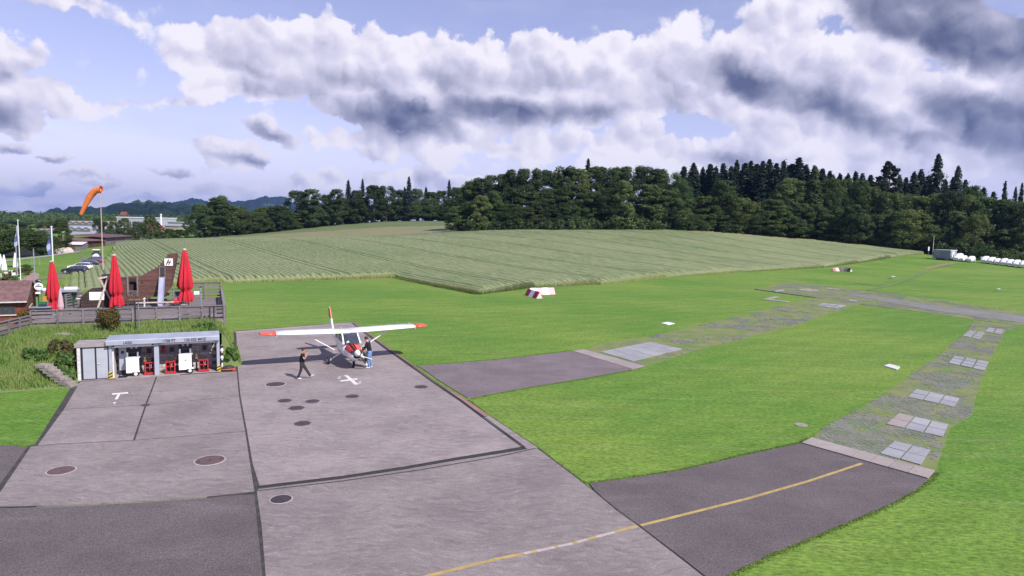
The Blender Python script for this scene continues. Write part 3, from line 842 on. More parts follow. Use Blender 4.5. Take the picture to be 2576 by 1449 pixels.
# markers let into the lawn
def ground_plate(name, label, cat, pxs, m, h):
    q = flat(pxs); c = np.mean(q, 0)
    o = MB().prism([(a - c[0], b - c[1]) for a, b in q], -0.05, h).build(name, m, None, (c[0], c[1], 0), bevel=0.01)
    tag(o, label, cat)
    return o
ground_plate('ground_marker', 'white stone plate set flat in the lawn beside the right taxiway', 'ground marker', [(2223, 921.5), (2238, 917.5), (2264, 924.5), (2256, 931.5)], M['offwhite'], 0.07)
ground_plate('ground_marker', 'small white stone plate in the lawn above the middle paving', 'ground marker', [(1663, 814), (1680, 811), (1697, 814.5), (1680, 818)], M['white'], 0.06)
cover(2015, 1069, 15, 'brown round shaft cover sunk in the lawn near the kerb blocks', 'plate_pink', z=0.012)
ground_plate('ground_marker', 'tiny white plate in the lawn below the last trailer', 'ground marker', [(2507, 726), (2511, 725.5), (2517, 726.6), (2513, 727.2)], M['offwhite'], 0.02)
ground_plate('ground_marker', 'tiny white plate in the lawn beyond the paved crossing', 'ground marker', [(2240, 695), (2245, 694.4), (2252, 695.2), (2247, 696)], M['offwhite'], 0.02)

# ------------------------------------------------------------------ apron frame: u along the shed front, v away from the camera
EU = np.array([math.cos(DANG), math.sin(DANG)]); EV = np.array([-math.sin(DANG), math.cos(DANG)])
OO = np.array([-23.22, 34.73])
def LP(u, v, z=0.0):
    p = OO + EU * u + EV * v
    return (float(p[0]), float(p[1]), float(z))

def text_part(txt, size, name, m, parent, loc, extr=0.004, squash=1.0):
    cu = bpy.data.curves.new(name, 'FONT'); cu.body = txt; cu.size = size; cu.extrude = extr; cu.offset = 0.005
    t = bpy.data.objects.new('lettering_source', cu); COL.objects.link(t)
    dg = bpy.context.evaluated_depsgraph_get()
    me = bpy.data.meshes.new_from_object(t.evaluated_get(dg))
    bpy.data.objects.remove(t); bpy.data.curves.remove(cu)
    me.materials.clear(); me.materials.append(m)
    o = bpy.data.objects.new(name, me); COL.objects.link(o)
    o.parent = parent; o.location = loc; o.rotation_euler = (PI / 2, 0, 0); o.scale = (squash, 1, 1)
    return o

# ------------------------------------------------------------------ fuel shed
shed = thing('fuel_shed', 'low open fuel shed with pale lettered metal roof built into the grassy bank', 'shed', LP(0, 0), DANG)
MB().box(3.3, 0.62, 0.03, 7.0, 1.5, 0.07).build('floor', M['concrete_wall'], shed)
MB().box(0.53, 0.52, 1.96, 1.56, 1.34, 0.20).build('concrete_roof', M['concrete_wall'], shed, bevel=0.01)
for k in range(8):
    MB().box(-0.07, -0.02, 0.17 + k * 0.222, 0.15, 0.22, 0.215).build('quoin_block', M['offwhite'], shed)
MB().box(-0.10, 0.62, 0.95, 0.14, 1.10, 1.80).build('side_wall', M['concrete_wall'], shed)
fr = MB()
for u_ in (0.07, 0.70, 1.30):
    fr.box(u_, -0.01, 0.93, 0.07, 0.10, 1.76)
fr.box(0.68, -0.01, 1.83, 1.30, 0.10, 0.06); fr.box(0.68, -0.01, 0.08, 1.30, 0.10, 0.05)
fr.build('door_frame', M['navy'], shed)
d1 = MB().box(0.385, -0.03, 0.95, 0.545, 0.05, 1.68).build('door', M['door_grey'], shed)
d2 = MB().box(1.00, -0.035, 0.95, 0.515, 0.05, 1.68).build('door', M['door_grey'], shed)
MB().tube([(0.79, -0.06, 0.93), (0.79, -0.105, 0.93), (0.88, -0.105, 0.93)], 0.014, 6).build('handle', M['white'], d2)
for u_, wdt in ((1.39, 0.15), (3.62, 0.24), (6.78, 0.16)):
    MB().box(u_, 0.0, 1.0, wdt, 0.18, 2.0).build('post', M['pale_metal'], shed, bevel=0.008)
for u_ in (1.39, 6.80):
    g = MB().box(u_, -0.115, 0.24, 0.19, 0.03, 0.40).build('corner_guard', M['yellow'], shed)
    for k in range(2):
        MB().upright([(u_ - 0.092, 0.09 + k * 0.17), (u_ + 0.092, 0.18 + k * 0.17), (u_ + 0.092, 0.26 + k * 0.17), (u_ - 0.092, 0.17 + k * 0.17)], -0.136, -0.128).build('black_stripe', M['dark'], g)
# roof with folded fascia
prof = [(-0.33, 1.94), (-0.34, 2.16), (-0.30, 2.205), (1.15, 2.27), (1.15, 2.20), (-0.20, 2.12), (-0.20, 1.94)]
mb = MB(); n = len(prof)
mb.add([(1.22, v, z) for v, z in prof] + [(6.86, v, z) for v, z in prof], [tuple(range(n))[::-1], tuple(range(n, 2 * n))] + [(k, (k + 1) % n, (k + 1) % n + n, k + n) for k in range(n)])
mb.build('roof', M['pale_metal'], shed)
MB().box(4.04, -0.17, 1.925, 5.60, 0.22, 0.03).build('soffit', M['grey_metal'], shed)
MB().box(3.98, -0.343, 2.05, 0.012, 0.012, 0.2).build('fascia_seam', M['grey_metal'], shed)
for u0, u1, hh in ((1.48, 3.49, 1.80), (3.75, 6.69, 1.84)):
    MB().box((u0 + u1) / 2, 0.03, hh, u1 - u0, 0.10, 0.13).build('shutter_box', M['white'], shed)
    for u_ in (u0 + 0.06, u1 - 0.06):
        MB().tube([(u_, -0.025, hh + 0.03), (u_, -0.05, hh + 0.03)], 0.045, 10).build('shutter_bolt', M['dark'], shed)
    MB().box((u0 + u1) / 2 + 0.1, -0.03, hh + 0.075, 0.16, 0.04, 0.06).build('lamp', M['grey_metal'], shed)
TXT = mat('lettering', (0.035, 0.04, 0.06), None, 3.0, 0.6)
text_part('LSZK', 0.19, 'lettering', TXT, shed, (2.05, -0.344, 1.985))
text_part('1758 FT', 0.20, 'lettering', TXT, shed, (3.93, -0.344, 1.985))
text_part('120.355 MHZ', 0.205, 'lettering', TXT, shed, (5.02, -0.344, 1.985), squash=0.98)
# rear wall of blocks
MB().box(4.1, 1.23, 0.95, 5.5, 0.12, 1.85).build('rear_wall', M['mortar'], shed)
blk = None
for r_ in range(9):
    for c_ in range(12):
        uu = 1.62 + (c_ + (0.5 if r_ % 2 else 0.0)) * 0.44
        if uu > 6.62:
            continue
        zz_ = 0.165 + r_ * 0.195
        if blk is None:
            blk = MB().box(0, 0, 0, 0.422, 0.05, 0.178).build('block', M['block_wall'], shed, (uu, 1.155, zz_))
        else:
            share('block', blk, shed, (uu, 1.155 - 0.004 * ((r_ * 7 + c_ * 3) % 3), zz_))
MB().box(1.50, 0.62, 0.95, 0.07, 1.1, 1.80).build('inner_wall', M['offwhite'], shed)
MB().box(6.82, 0.62, 0.95, 0.08, 1.1, 1.80).build('inner_wall', M['block_wall'], shed)
MB().box(3.62, 0.66, 0.95, 0.08, 0.95, 1.80).build('partition', M['block_wall'], shed)
MB().box(3.2, -0.17, 0.065, 3.1, 0.22, 0.06).build('kerb', M['concrete_wall'], shed)
for u0, u1 in ((2.75, 3.55), (3.7, 4.6), (5.5, 6.6)):
    MB().box((u0 + u1) / 2, 1.08, 1.12, u1 - u0, 0.10, 0.07).build('shelf', M['concrete_wall'], shed)

def fuel_cart(u, v, w_, h_, label, wheel_side, grp='white fuel carts in the shed'):
    t = thing('fuel_cart', label, 'fuel cart', LP(u, v, 0.05), DANG, grp)
    MB().box(0, 0.0, 0.22 + h_ / 2, w_, 0.36, h_).build('tank', M['white_gloss'], t, bevel=0.02)
    MB().box(0.02, 0, 0.225 + h_, w_ + 0.05, 0.39, 0.03).build('lid', M['white'], t)
    for s in (-1, 1):
        w0 = MB().tube([(wheel_side + s * 0.0, -0.24, 0.17), (wheel_side, -0.18, 0.17)], 0.165, 16).build('wheel', M['rubber'], t, loc=(s * 0.0, (0.44 if s > 0 else 0), 0))
        MB().tube([(wheel_side, -0.255, 0.17), (wheel_side, -0.235, 0.17)], 0.085, 12).build('rim', M['white'], w0)
    MB().box(wheel_side + 0.02, -0.2, 0.31, 0.34, 0.10, 0.07).build('mudguard', M['white'], t)
    for s in (-1, 1):
        MB().box(s * (w_ / 2 - 0.06), 0.08, 0.30 + h_ + 0.08, 0.08, 0.06, 0.30).build('bracket', M['grey_metal'], t)
    MB().tube([(-w_ / 2 + 0.06, 0.08, h_ + 0.52), (w_ / 2 - 0.06, 0.08, h_ + 0.52)], 0.03, 8).build('handle', M['dark'], t)
    return t
fuel_cart(2.42, 0.15, 0.63, 0.84, 'left white fuel cart beside the grey cabinet in the fuel shed', 0.16)
c2_ = fuel_cart(5.05, 0.10, 0.66, 0.88, 'white fuel cart with round emblem between two red hose stands', 0.24)
MB().tube([(0.02, -0.183, 0.78), (0.02, -0.19, 0.78)], 0.055, 14).build('emblem', M['grey_metal'], c2_)

def hose_stand(u, v, label):
    t = thing('hose_stand', label, 'hose stand', LP(u, v, 0.05), DANG, 'red hose stands in the shed')
    for s in (-1, 1):
        MB().box(s * 0.22, 0.0, 0.37, 0.055, 0.30, 0.68).build('upright', M['red'], t)
    MB().box(0, 0, 0.70, 0.50, 0.30, 0.05).build('top_rail', M['red'], t)
    MB().box(0, -0.13, 0.10, 0.56, 0.10, 0.11).build('base', M['red'], t)
    MB().box(0, 0.13, 0.36, 0.40, 0.03, 0.60).build('back_panel', M['dark'], t)
    MB().box(0, -0.10, 0.50, 0.05, 0.05, 0.38).build('divider', M['red'], t)
    MB().box(0.0, -0.02, 0.42, 0.42, 0.06, 0.05).build('cross_bar', M['red'], t)
    rl = MB().loft([[(0.04 + (0.11 + rr * math.cos(q)) * math.cos(a), rr * math.sin(q), 0.86 + (0.11 + rr * math.cos(q)) * math.sin(a)) for q in (0, PI / 2, PI, 3 * PI / 2)] for a in [2 * PI * k / 14 for k in range(15)] for rr in (0.032,)], cap=False).build('hose_reel', M['rubber'], t)
    MB().tube([(0.10, -0.14, 0.62), (0.06, -0.16, 0.5), (0.09, -0.16, 0.40)], 0.022, 6).build('nozzle', M['grey_metal'], t)
    return t
hose_stand(3.24, 0.32, 'red hose stand left of the middle post of the fuel shed')
hose_stand(4.28, 0.24, 'red hose stand just right of the middle post of the fuel shed')
hose_stand(6.00, 0.20, 'red hose stand nearest the right end of the fuel shed')

cab = thing('control_cabinet', 'narrow grey fuel control cabinet beside the shed door', 'cabinet', LP(1.90, 0.75, 0.06), DANG)
MB().box(0, 0, 0.95, 0.36, 0.3, 1.35).build('body', M['pale_metal'], cab, bevel=0.01)
MB().box(0, -0.155, 1.30, 0.14, 0.012, 0.16).build('display', M['dark'], cab)
MB().box(0, -0.155, 1.50, 0.24, 0.012, 0.05).build('label_plate', M['grey_metal'], cab)
MB().box(0, 0, 0.14, 0.34, 0.28, 0.26).build('plinth', M['dark'], cab)
for u, lab in ((2.45, 'dark pump housing on the wall above the left white cart'), (5.05, 'dark pump housing with gauges above the emblem cart')):
    t = thing('pump_housing', lab, 'fuel pump', LP(u, 0.92, 0.05), DANG, 'dark fuel pumps in the shed')
    MB().box(0, 0, 1.50, 0.66, 0.30, 0.34).build('body', M['navy'], t, bevel=0.01)
    MB().box(0, 0.05, 0.68, 0.50, 0.24, 1.3).build('column', M['dark'], t)
    for s in (-1, 1):
        MB().tube([(s * 0.12, -0.152, 1.52), (s * 0.12, -0.166, 1.52)], 0.065, 12).build('gauge', M['offwhite'], t)
t = thing('fire_extinguisher', 'red fire extinguisher on the shelf right of the middle post', 'fire extinguisher', LP(3.92, 0.98, 1.155), DANG)
MB().lathe([(0.075, 0), (0.078, 0.30), (0.05, 0.36), (0.025, 0.38), (0.02, 0.42)], n=12).build('cylinder', M['red'], t, smooth=False)
MB().box(0, -0.02, 0.44, 0.03, 0.14, 0.03).build('lever', M['dark'], t)
for i, (u, v, z, lab) in enumerate(((3.15, 1.05, 1.155, 'small dark box on the shelf above the left hose stand'), (4.33, 1.05, 1.155, 'small dark box beside the red extinguisher on the shelf'), (6.05, 1.05, 1.155, 'small dark box on the right shelf of the fuel shed'))):
    t = thing('storage_box', lab, 'box', LP(u, v, z), DANG, 'boxes on the shed shelves')
    MB().box(0, 0, 0.12, 0.20, 0.12, 0.24).build('body', M['dark'], t, bevel=0.008)
    MB().box(0, -0.01, 0.25, 0.22, 0.14, 0.02).build('lid', M['mortar'], t)
for u, lab in ((2.98, 'brass coloured coupling on a stand behind the left hose stand'), (4.60, 'brass coloured coupling between the hose stand and emblem cart'), (5.62, 'brass coloured coupling right of the emblem cart')):
    t = thing('hose_coupling', lab, 'coupling', LP(u, 0.55, 0.05), DANG, 'brass couplings on stands')
    MB().tube([(0, 0, 0), (0, 0, 0.70)], 0.045, 8).build('stand', M['dark'], t)
    MB().lathe([(0.09, 0.70), (0.09, 0.78), (0.05, 0.82), (0.06, 0.95), (0.02, 0.98)], n=10).build('coupling', plain('brass', 150, 120, 70), t)
t = thing('drip_tray', 'black drip tray on the floor at the left of the fuel shed', 'tray', LP(1.95, 0.02, 0.065), DANG)
MB().box(0, 0, 0.015, 0.42, 0.55, 0.03).build('base', M['dark'], t)
for s in (-1, 1):
    MB().box(s * 0.2, 0, 0.04, 0.02, 0.55, 0.08).build('rim', M['dark'], t)
t = thing('robot_mower', 'black and orange robot mower parked at the right corner of the shed', 'robot mower', LP(7.30, 0.12, 0.03), DANG)
MB().loft([[(x * s, y * s * 0.9, z) for x, y in [(0.32 * math.cos(a) * 1.15, 0.26 * math.sin(a)) for a in [2 * PI * k / 16 for k in range(16)]]] for s, z in ((0.8, 0.05), (1.0, 0.09), (0.95, 0.2), (0.6, 0.28))]).build('shell', M['dark'], t)
MB().loft([[(0.385 * math.cos(a) * s, 0.25 * math.sin(a) * s, z) for a in [2 * PI * k / 16 for k in range(16)]] for s, z in ((1.0, 0.07), (1.03, 0.10), (1.0, 0.13))]).build('bumper', M['orange_red'], t)
MB().box(0.30, 0, 0.06, 0.2, 0.3, 0.1).build('wheel_housing', M['orange_red'], t)
t = thing('gas_bottle', 'white slatted hose post standing at the right end of the shed', 'hose post', LP(6.98, 0.25, 0.0), DANG)
t.name = 'hose_post'
MB().tube([(0, 0, 0), (0, 0, 1.55)], 0.05, 8).build('post', M['offwhite'], t)
for k in range(5):
    MB().lathe([(0.06, 0.5 + k * 0.22), (0.085, 0.55 + k * 0.22), (0.085, 0.62 + k * 0.22), (0.06, 0.66 + k * 0.22)], n=8).build('ring', M['white'] if k % 2 else M['dark'], t)

# ------------------------------------------------------------------ grassy bank round the shed
def bank_z(u, v):
    a0 = -1.35; w_ = 6.6
    t = np.clip((v - a0) / w_, 0, 1)
    left = 2.12 * (1 - (1 - t) ** 1.55)
    flat_ = np.where(v > 1.22, 2.08, 0.0) * 1.0
    k = np.clip((u + 0.45) / 0.35, 0, 1)
    z = left * (1 - k) + np.maximum(flat_, 0.0) * k
    r = np.clip((8.15 - u) / 1.2, 0, 1); r = r * r * (3 - 2 * r)
    z = np.where(u > 6.9, z * r, z)
    z = z + np.where(z > 0.05, 0.05 * np.sin(u * 3.1 + v * 1.3) * np.cos(v * 2.3 - u), 0)
    return np.where(z < 0.02, -0.03, z)
us = np.arange(-14, 8.61, 0.25); vs_ = np.arange(-2.0, 6.6, 0.25)
UU, VV = np.meshgrid(us, vs_); ZZ = bank_z(UU, VV)
W0 = OO[0] + EU[0] * UU + EV[0] * VV; W1 = OO[1] + EU[1] * UU + EV[1] * VV
ii = np.arange(UU.size).reshape(UU.shape)
cu_, cv_ = (UU[:-1, :-1] + 0.125), (VV[:-1, :-1] + 0.125)
keep = ~((cu_ > -0.1) & (cu_ < 6.9) & (cv_ < 1.22)) & ~((cu_ >= 6.9) & (cv_ < -0.2))
fq = np.stack([ii[:-1, :-1], ii[:-1, 1:], ii[1:, 1:], ii[1:, :-1]], -1)[keep]
me = bpy.data.meshes.new('embankment')
me.from_pydata(np.stack([W0, W1, ZZ], -1).reshape(-1, 3).tolist(), [], fq.tolist())
me.materials.append(M['soil'])
setting(bpy.data.objects.new('embankment', me)); COL.objects.link(bpy.data.objects['embankment'])

def leafmat(name, c1, c2, rnd=0.12, scale=1.2, rough=0.75):
    m = mat(name, c1, c2, scale, rough, spec=0.25, rnd=rnd, lo=0.3, hi=0.7)
    nt = m.node_tree; pb = nt.nodes['Principled BSDF']
    tb = nt.nodes.new('ShaderNodeBsdfTranslucent'); mx = nt.nodes.new('ShaderNodeMixShader')
    mx.inputs[0].default_value = 0.38
    src = pb.inputs['Base Color'].links[0].from_socket
    nt.links.new(src, tb.inputs['Color'])
    nt.links.new(pb.outputs[0], mx.inputs[1]); nt.links.new(tb.outputs[0], mx.inputs[2])
    nt.links.new(mx.outputs[0], nt.nodes['Material Output'].inputs['Surface'])
    return m
M['meadow'] = leafmat('meadow_grass', (0.155, 0.275, 0.058), (0.270, 0.320, 0.112), 0.0, 0.9)
M['lawn_edge'] = leafmat('lawn_edge_grass', (0.118, 0.210, 0.042), (0.195, 0.255, 0.072), 0.0, 1.5)
M['bush_green'] = leafmat('bush_green', (0.070, 0.140, 0.034), (0.120, 0.200, 0.058))
M['bush_bronze'] = leafmat('bush_bronze', (0.130, 0.085, 0.030), (0.075, 0.095, 0.025))
M['bush_olive'] = leafmat('bush_olive', (0.085, 0.095, 0.035), (0.13, 0.105, 0.05))
M['weed_yellow'] = leafmat('weed_yellow', (0.22, 0.14, 0.035), (0.12, 0.11, 0.03))

def blades(name, P, hgt, wid, seed, m, lean=0.35, tri=False):
    """upright grass blades at world points P (n,3)"""
    rs = np.random.RandomState(seed); n = len(P)
    a = rs.rand(n) * 2 * PI; h = hgt * rs.uniform(0.55, 1.25, n); wd = wid * rs.uniform(0.6, 1.3, n)
    la = rs.rand(n) * 2 * PI; ln = lean * h * rs.uniform(0.1, 1.0, n)
    V = np.zeros((n, 4, 3)); ca, sa = np.cos(a) * wd / 2, np.sin(a) * wd / 2
    V[:, 0] = P - np.stack([ca, sa, 0 * ca], 1); V[:, 1] = P + np.stack([ca, sa, 0 * ca], 1)
    top = P + np.stack([np.cos(la) * ln, np.sin(la) * ln, h], 1)
    V[:, 2] = top + np.stack([ca, sa, 0 * ca], 1) * 0.35; V[:, 3] = top - np.stack([ca, sa, 0 * ca], 1) * 0.35
    F = (np.arange(4)[None] + 4 * np.arange(n)[:, None])
    me = bpy.data.meshes.new(name); me.from_pydata(V.reshape(-1, 3).tolist(), [], F.tolist())
    me.materials.append(m)
    o = stuff(bpy.data.objects.new(name, me)); COL.objects.link(o)
    return o
rs = np.random.RandomState(5)
N = 46000
u_ = rs.uniform(-13, 8.3, N); v_ = rs.uniform(-1.5, 6.0, N)
ok = ~((u_ > -0.25) & (u_ < 7.0) & (v_ < 1.35)) & ~((u_ > 7.0) & (v_ < -0.1)) & ~((u_ > -1.75) & (u_ < -0.25) & (v_ < 0.3) & (v_ > -1.6) & (np.abs(u_ + 0.25 + (v_ + 1.3) * 0.9) < 0.25))
u_, v_ = u_[ok], v_[ok]; z_ = bank_z(u_, v_); ok = z_ > 0.02; u_, v_, z_ = u_[ok], v_[ok], z_[ok]
PW = np.stack([OO[0] + EU[0] * u_ + EV[0] * v_, OO[1] + EU[1] * u_ + EV[1] * v_, z_ - 0.02], 1)
cl = vnoise(u_, v_, 3, 0.9)
blades('meadow_grass', PW[cl < 0.62], 0.26, 0.04, 7, M['meadow'])
blades('meadow_grass', PW[cl >= 0.62], 0.36, 0.045, 8, M['meadow'], 0.6)

# fringe of lawn grass along the paved edges
def fringe(pxs, n, wdt, hgt, seed, side=0.0):
    P = [np.array(q) for q in flat(pxs)]
    L = [np.linalg.norm(P[i + 1] - P[i]) for i in range(len(P) - 1)]; tot = sum(L)
    rs = np.random.RandomState(seed); s = rs.uniform(0, tot, n); out = []
    cum = np.concatenate([[0], np.cumsum(L)])
    for q in s:
        i = min(int(np.searchsorted(cum, q, 'right') - 1), len(L) - 1)
        d = (P[i + 1] - P[i]) / L[i]; nr = np.array([-d[1], d[0]])
        b = P[i] + d * (q - cum[i]) + nr * (rs.normal(0, wdt) + side)
        out.append((b[0], b[1], 0.0))
    return np.array(out)
FR = [fringe([(892, 811), (931, 840), (981, 877), (1031, 912), (1047, 919)], 1500, 0.05, 0.1, 1, -0.10), fringe([(1047, 919.5), (1137, 914), (1257, 904), (1440, 882.5)], 2600, 0.07, 0.1, 2, 0.04),
      fringe([(1182, 1004), (1217, 996.5), (1336, 974.5), (1456, 955.5), (1591, 931)], 3000, 0.07, 0.1, 3, -0.03), fringe([(1182, 1006), (1231, 1045), (1279, 1077), (1356, 1127), (1460, 1206), (1484, 1217)], 3200, 0.05, 0.1, 4, -0.07),
      fringe([(1484, 1217), (1575, 1205), (1717, 1183.5), (1876, 1145), (2014, 1115.5), (2036, 1103)], 3800, 0.06, 0.1, 5, 0.04), fringe([(2356, 1189), (2340, 1209), (2300, 1236), (2235, 1272), (2075, 1340), (1940, 1395), (1826, 1452)], 4200, 0.07, 0.1, 6, 0.03),
      fringe([(196, 962), (157, 1032), (90, 1122), (0, 1119)], 2600, 0.06, 0.1, 7, 0.04), fringe([(590, 833.5), (743, 822), (890, 811)], 1600, 0.06, 0.1, 8, 0.05), fringe([(0, 977), (90, 978), (188, 972)], 900, 0.15, 0.2, 9, 0.0)]
FRA = np.concatenate(FR); FRA = FRA[np.random.RandomState(2).rand(len(FRA)) < 0.6]
blades('lawn_edge', FRA, 0.04, 0.03, 12, M['lawn_edge'], 0.9)

# --- leaf masses: shrubs
def leaf_cloud(lobes, per, size, seed, flatz=1.0, core=0.0):
    """quads scattered over lobes [(x,y,z,r)]: returns verts, faces"""
    rs = np.random.RandomState(seed)
    C = np.repeat(np.array([l[:3] for l in lobes]), per, 0); r = np.repeat(np.array([l[3] for l in lobes]), per)
    d = rs.normal(0, 1, (len(C), 3)); d /= np.linalg.norm(d, axis=1)[:, None]
    rad = r * rs.uniform(0.55, 1.08, len(C))
    p = C + d * rad[:, None] * np.array([1, 1, flatz])
    nrm = d + rs.normal(0, 0.55, d.shape) + np.array([0, 0, 0.35]); nrm /= np.linalg.norm(nrm, axis=1)[:, None]
    t = np.cross(nrm, rs.normal(0, 1, d.shape)); t /= np.linalg.norm(t, axis=1)[:, None]
    b = np.cross(nrm, t); s = size * rs.uniform(0.5, 1.25, len(C))[:, None]
    V = np.stack([p - t * s, p + b * s * 0.62, p + t * s, p - b * s * 0.62], 1)
    return V.reshape(-1, 3), (np.arange(4)[None] + 4 * np.arange(len(C))[:, None])
def mesh_np(name, V, F, m):
    me = bpy.data.meshes.new(name); me.from_pydata(V.tolist(), [], F.tolist()); me.materials.append(m)
    return me
def shrub_mesh(name, w_, h_, seed, m, lobes=16, per=55, size=0.09):
    rs = np.random.RandomState(seed); L = []
    for k in range(lobes):
        a = rs.rand() * 2 * PI; q = math.sqrt(rs.rand()); z = rs.uniform(0.15, 0.9)
        f = math.sqrt(max(0.1, 1 - (z - 0.3) ** 2 / 0.6))
        L.append((w_ * 0.42 * q * f * math.cos(a), w_ * 0.42 * q * f * math.sin(a), h_ * z, min(w_, h_) * rs.uniform(0.16, 0.26)))
    V, F = leaf_cloud(L, per, size, seed + 1)
    V[:, 2] = np.maximum(V[:, 2], 0.0)
    return mesh_np(name, V, F, m)
def shrub(name, label, cat, u, v, w_, h_, m, seed, z=None, lobes=16, per=55, size=0.09, group=None):
    o = bpy.data.objects.new(name, shrub_mesh(name, w_, h_, seed, M[m], lobes, per, size)); COL.objects.link(o)
    o.location = LP(u, v, float(bank_z(np.array(u), np.array(v))) - 0.05 if z is None else z)
    return tag(o, label, cat, group)
shrub('bronze_shrub', 'rounded bronze leaved shrub on the bank behind the shed roof', 'shrub', 0.98, 3.6, 1.75, 1.45, 'bush_bronze', 21, lobes=24, per=110, size=0.07)
shrub('leafy_shrub', 'green leafy shrub against the left wall of the shed', 'shrub', -0.75, 0.35, 1.3, 1.0, 'bush_green', 22, z=0.5, lobes=20, per=80)
shrub('leafy_shrub', 'brownish green shrub above the stone steps beside the shed', 'shrub', -1.0, 1.5, 1.6, 0.9, 'bush_olive', 23, lobes=18, per=80)
shrub('leafy_shrub', 'low green shrub at the foot of the shed wall by the lowest step', 'shrub', -0.52, -0.55, 0.85, 0.75, 'bush_green', 24, z=0.0, lobes=14, per=80)
shrub('leafy_shrub', 'dark green shrub on the bank above the upper stone step', 'shrub', -2.2, 1.2, 1.5, 0.7, 'bush_green', 25, lobes=16, per=70)
shrub('leafy_shrub', 'green weeds growing along the wall behind the right end of the roof', 'shrub', 6.1, 2.2, 1.9, 0.55, 'bush_green', 26, lobes=14, per=70)
shrub('leafy_shrub', 'green weeds on the slope right of the shed post', 'shrub', 7.5, 1.3, 0.9, 0.8, 'bush_green', 27, z=0.4, lobes=14, per=70)
shrub('leafy_shrub', 'weedy clump on the slope between retaining wall and apron', 'shrub', 7.55, 4.2, 0.9, 0.45, 'bush_green', 28, z=0.5, lobes=14, per=70)
shrub('yellow_weeds', 'yellow flowering weeds in front of the wooden hut', 'weeds', -3.9, 7.6, 1.3, 0.8, 'weed_yellow', 29, z=2.25, lobes=16, per=70, size=0.07)
# stone steps
st = thing('stone_steps', 'weathered stone steps climbing the bank beside the shed', 'steps', LP(-0.15, -1.25, 0), DANG)
for k in range(8):
    MB().box(-0.15 - k * 0.175, 0.02 + k * 0.10, 0.06 + k * 0.145, 0.62, 0.50, 0.17, R(-38 + 4 * (k % 3))).build('step', M['stone_step'], st, bevel=0.015)
t = MB().loft([[(0.55 * math.cos(a) * s, 0.18 * math.sin(a) * s, z) for a in [2 * PI * k / 12 for k in range(12)]] for s, z in ((1.0, 0), (0.9, 0.10), (0.4, 0.15))]).build('boulder', M['plate_pink'], None, LP(-1.5, 4.0, 1.95), DANG)
tag(t, 'flat pale stone lying in the long grass of the bank', 'stone')

# ------------------------------------------------------------------ terrace: deck, fences, wall
DZ = 2.35
deck = setting(MB().prism([(-4.0, 6.3), (7.25, 6.3), (7.25, 18.0), (-4.6, 18.0)], 0.0, 2.22).build('terrace', M['concrete_wall'], None, LP(0, 0, 0), DANG))
for k in range(60):
    v0 = 6.32 + k * 0.195
    MB().box(1.5, v0 + 0.095, 2.285, 11.4 if k else 11.3, 0.18, 0.12).build('deck_plank', M['wood_grey'], deck)
wall = MB().box(6.72, 6.22, 1.35, 1.15, 0.14, 1.75).build('retaining_wall', M['concrete_wall'], None, LP(0, 0, 0), DANG, bevel=0.01)
tag(wall, 'short pale concrete retaining wall under the right end of the deck fence', 'wall')

def fence(name, label, p0, p1, zb, bays, planks, hgt, group='weathered plank fences round the terrace', seed=0, lean=0.0, miss=(), pw=0.17, cap=True):
    """plank fence from (u,v) p0 to p1; each plank and post its own piece"""
    rs = random.Random(seed)
    t = thing(name, label, 'fence', LP(p0[0], p0[1], zb), DANG, group)
    dx, dy = p1[0] - p0[0], p1[1] - p0[1]; Ln = math.hypot(dx, dy); a = math.atan2(dy, dx)
    ex, ey = dx / Ln, dy / Ln; nxx, nyy = ey, -ex
    for k in range(bays + 1):
        s = Ln * k / bays
        MB().box(ex * s + nxx * 0.05, ey * s + nyy * 0.05, hgt / 2 - 0.08, 0.10, 0.09, hgt + 0.20, a).build('post', M['wood_grey'], t)
    bl = Ln / bays
    pl = MB().box(0, 0, 0, bl - 0.012, 0.03, pw).build('plank', M['wood_grey'], t)
    first = True
    for k in range(bays):
        for j in range(planks):
            if (k, j) in miss:
                continue
            s = bl * (k + 0.5); z = 0.10 + (hgt - 0.22) * j / max(1, planks - 1)
            loc = (ex * s - nxx * 0.012, ey * s - nyy * 0.012, z + rs.uniform(-0.012, 0.012))
            rot = (rs.uniform(-0.05, 0.05), rs.uniform(-0.010, 0.010), a)
            if first:
                pl.location = loc; pl.rotation_euler = rot; first = False
            else:
                share('plank', pl, t, loc, rot)
    if cap:
        MB().beam((0, 0, hgt + 0.02), (dx, dy, hgt + 0.02), 0.16, 0.045).build('top_rail', M['wood_grey'], t)
    return t
fence('plank_fence', 'long weathered plank fence along the front edge of the terrace', (-3.40, 6.2), (7.25, 6.2), 2.14, 8, 4, 1.02, seed=1)
fence('plank_fence', 'weathered plank fence slanting down from the terrace corner to the left', (-4.75, 2.5), (-3.46, 6.12), 1.86, 4, 4, 1.0, seed=2)
fence('plank_fence', 'plank fence at the right end of the terrace running back to the field', (7.28, 6.3), (7.28, 17.6), 2.14, 7, 4, 1.02, seed=3)
fence('plank_fence', 'tall open slatted fence behind the right end of the terrace', (4.75, 17.6), (7.2, 17.6), 2.3, 2, 6, 1.45, seed=4, pw=0.13)
fence('plank_fence', 'low slatted fence behind the wooden ship on the terrace', (1.8, 17.8), (4.7, 17.8), 2.3, 3, 4, 1.0, seed=5, pw=0.11)
fence('plank_fence', 'short slatted fence between the green container and the ship', (-2.95, 13.9), (-2.2, 15.6), 2.3, 1, 5, 1.0, seed=6, pw=0.12)

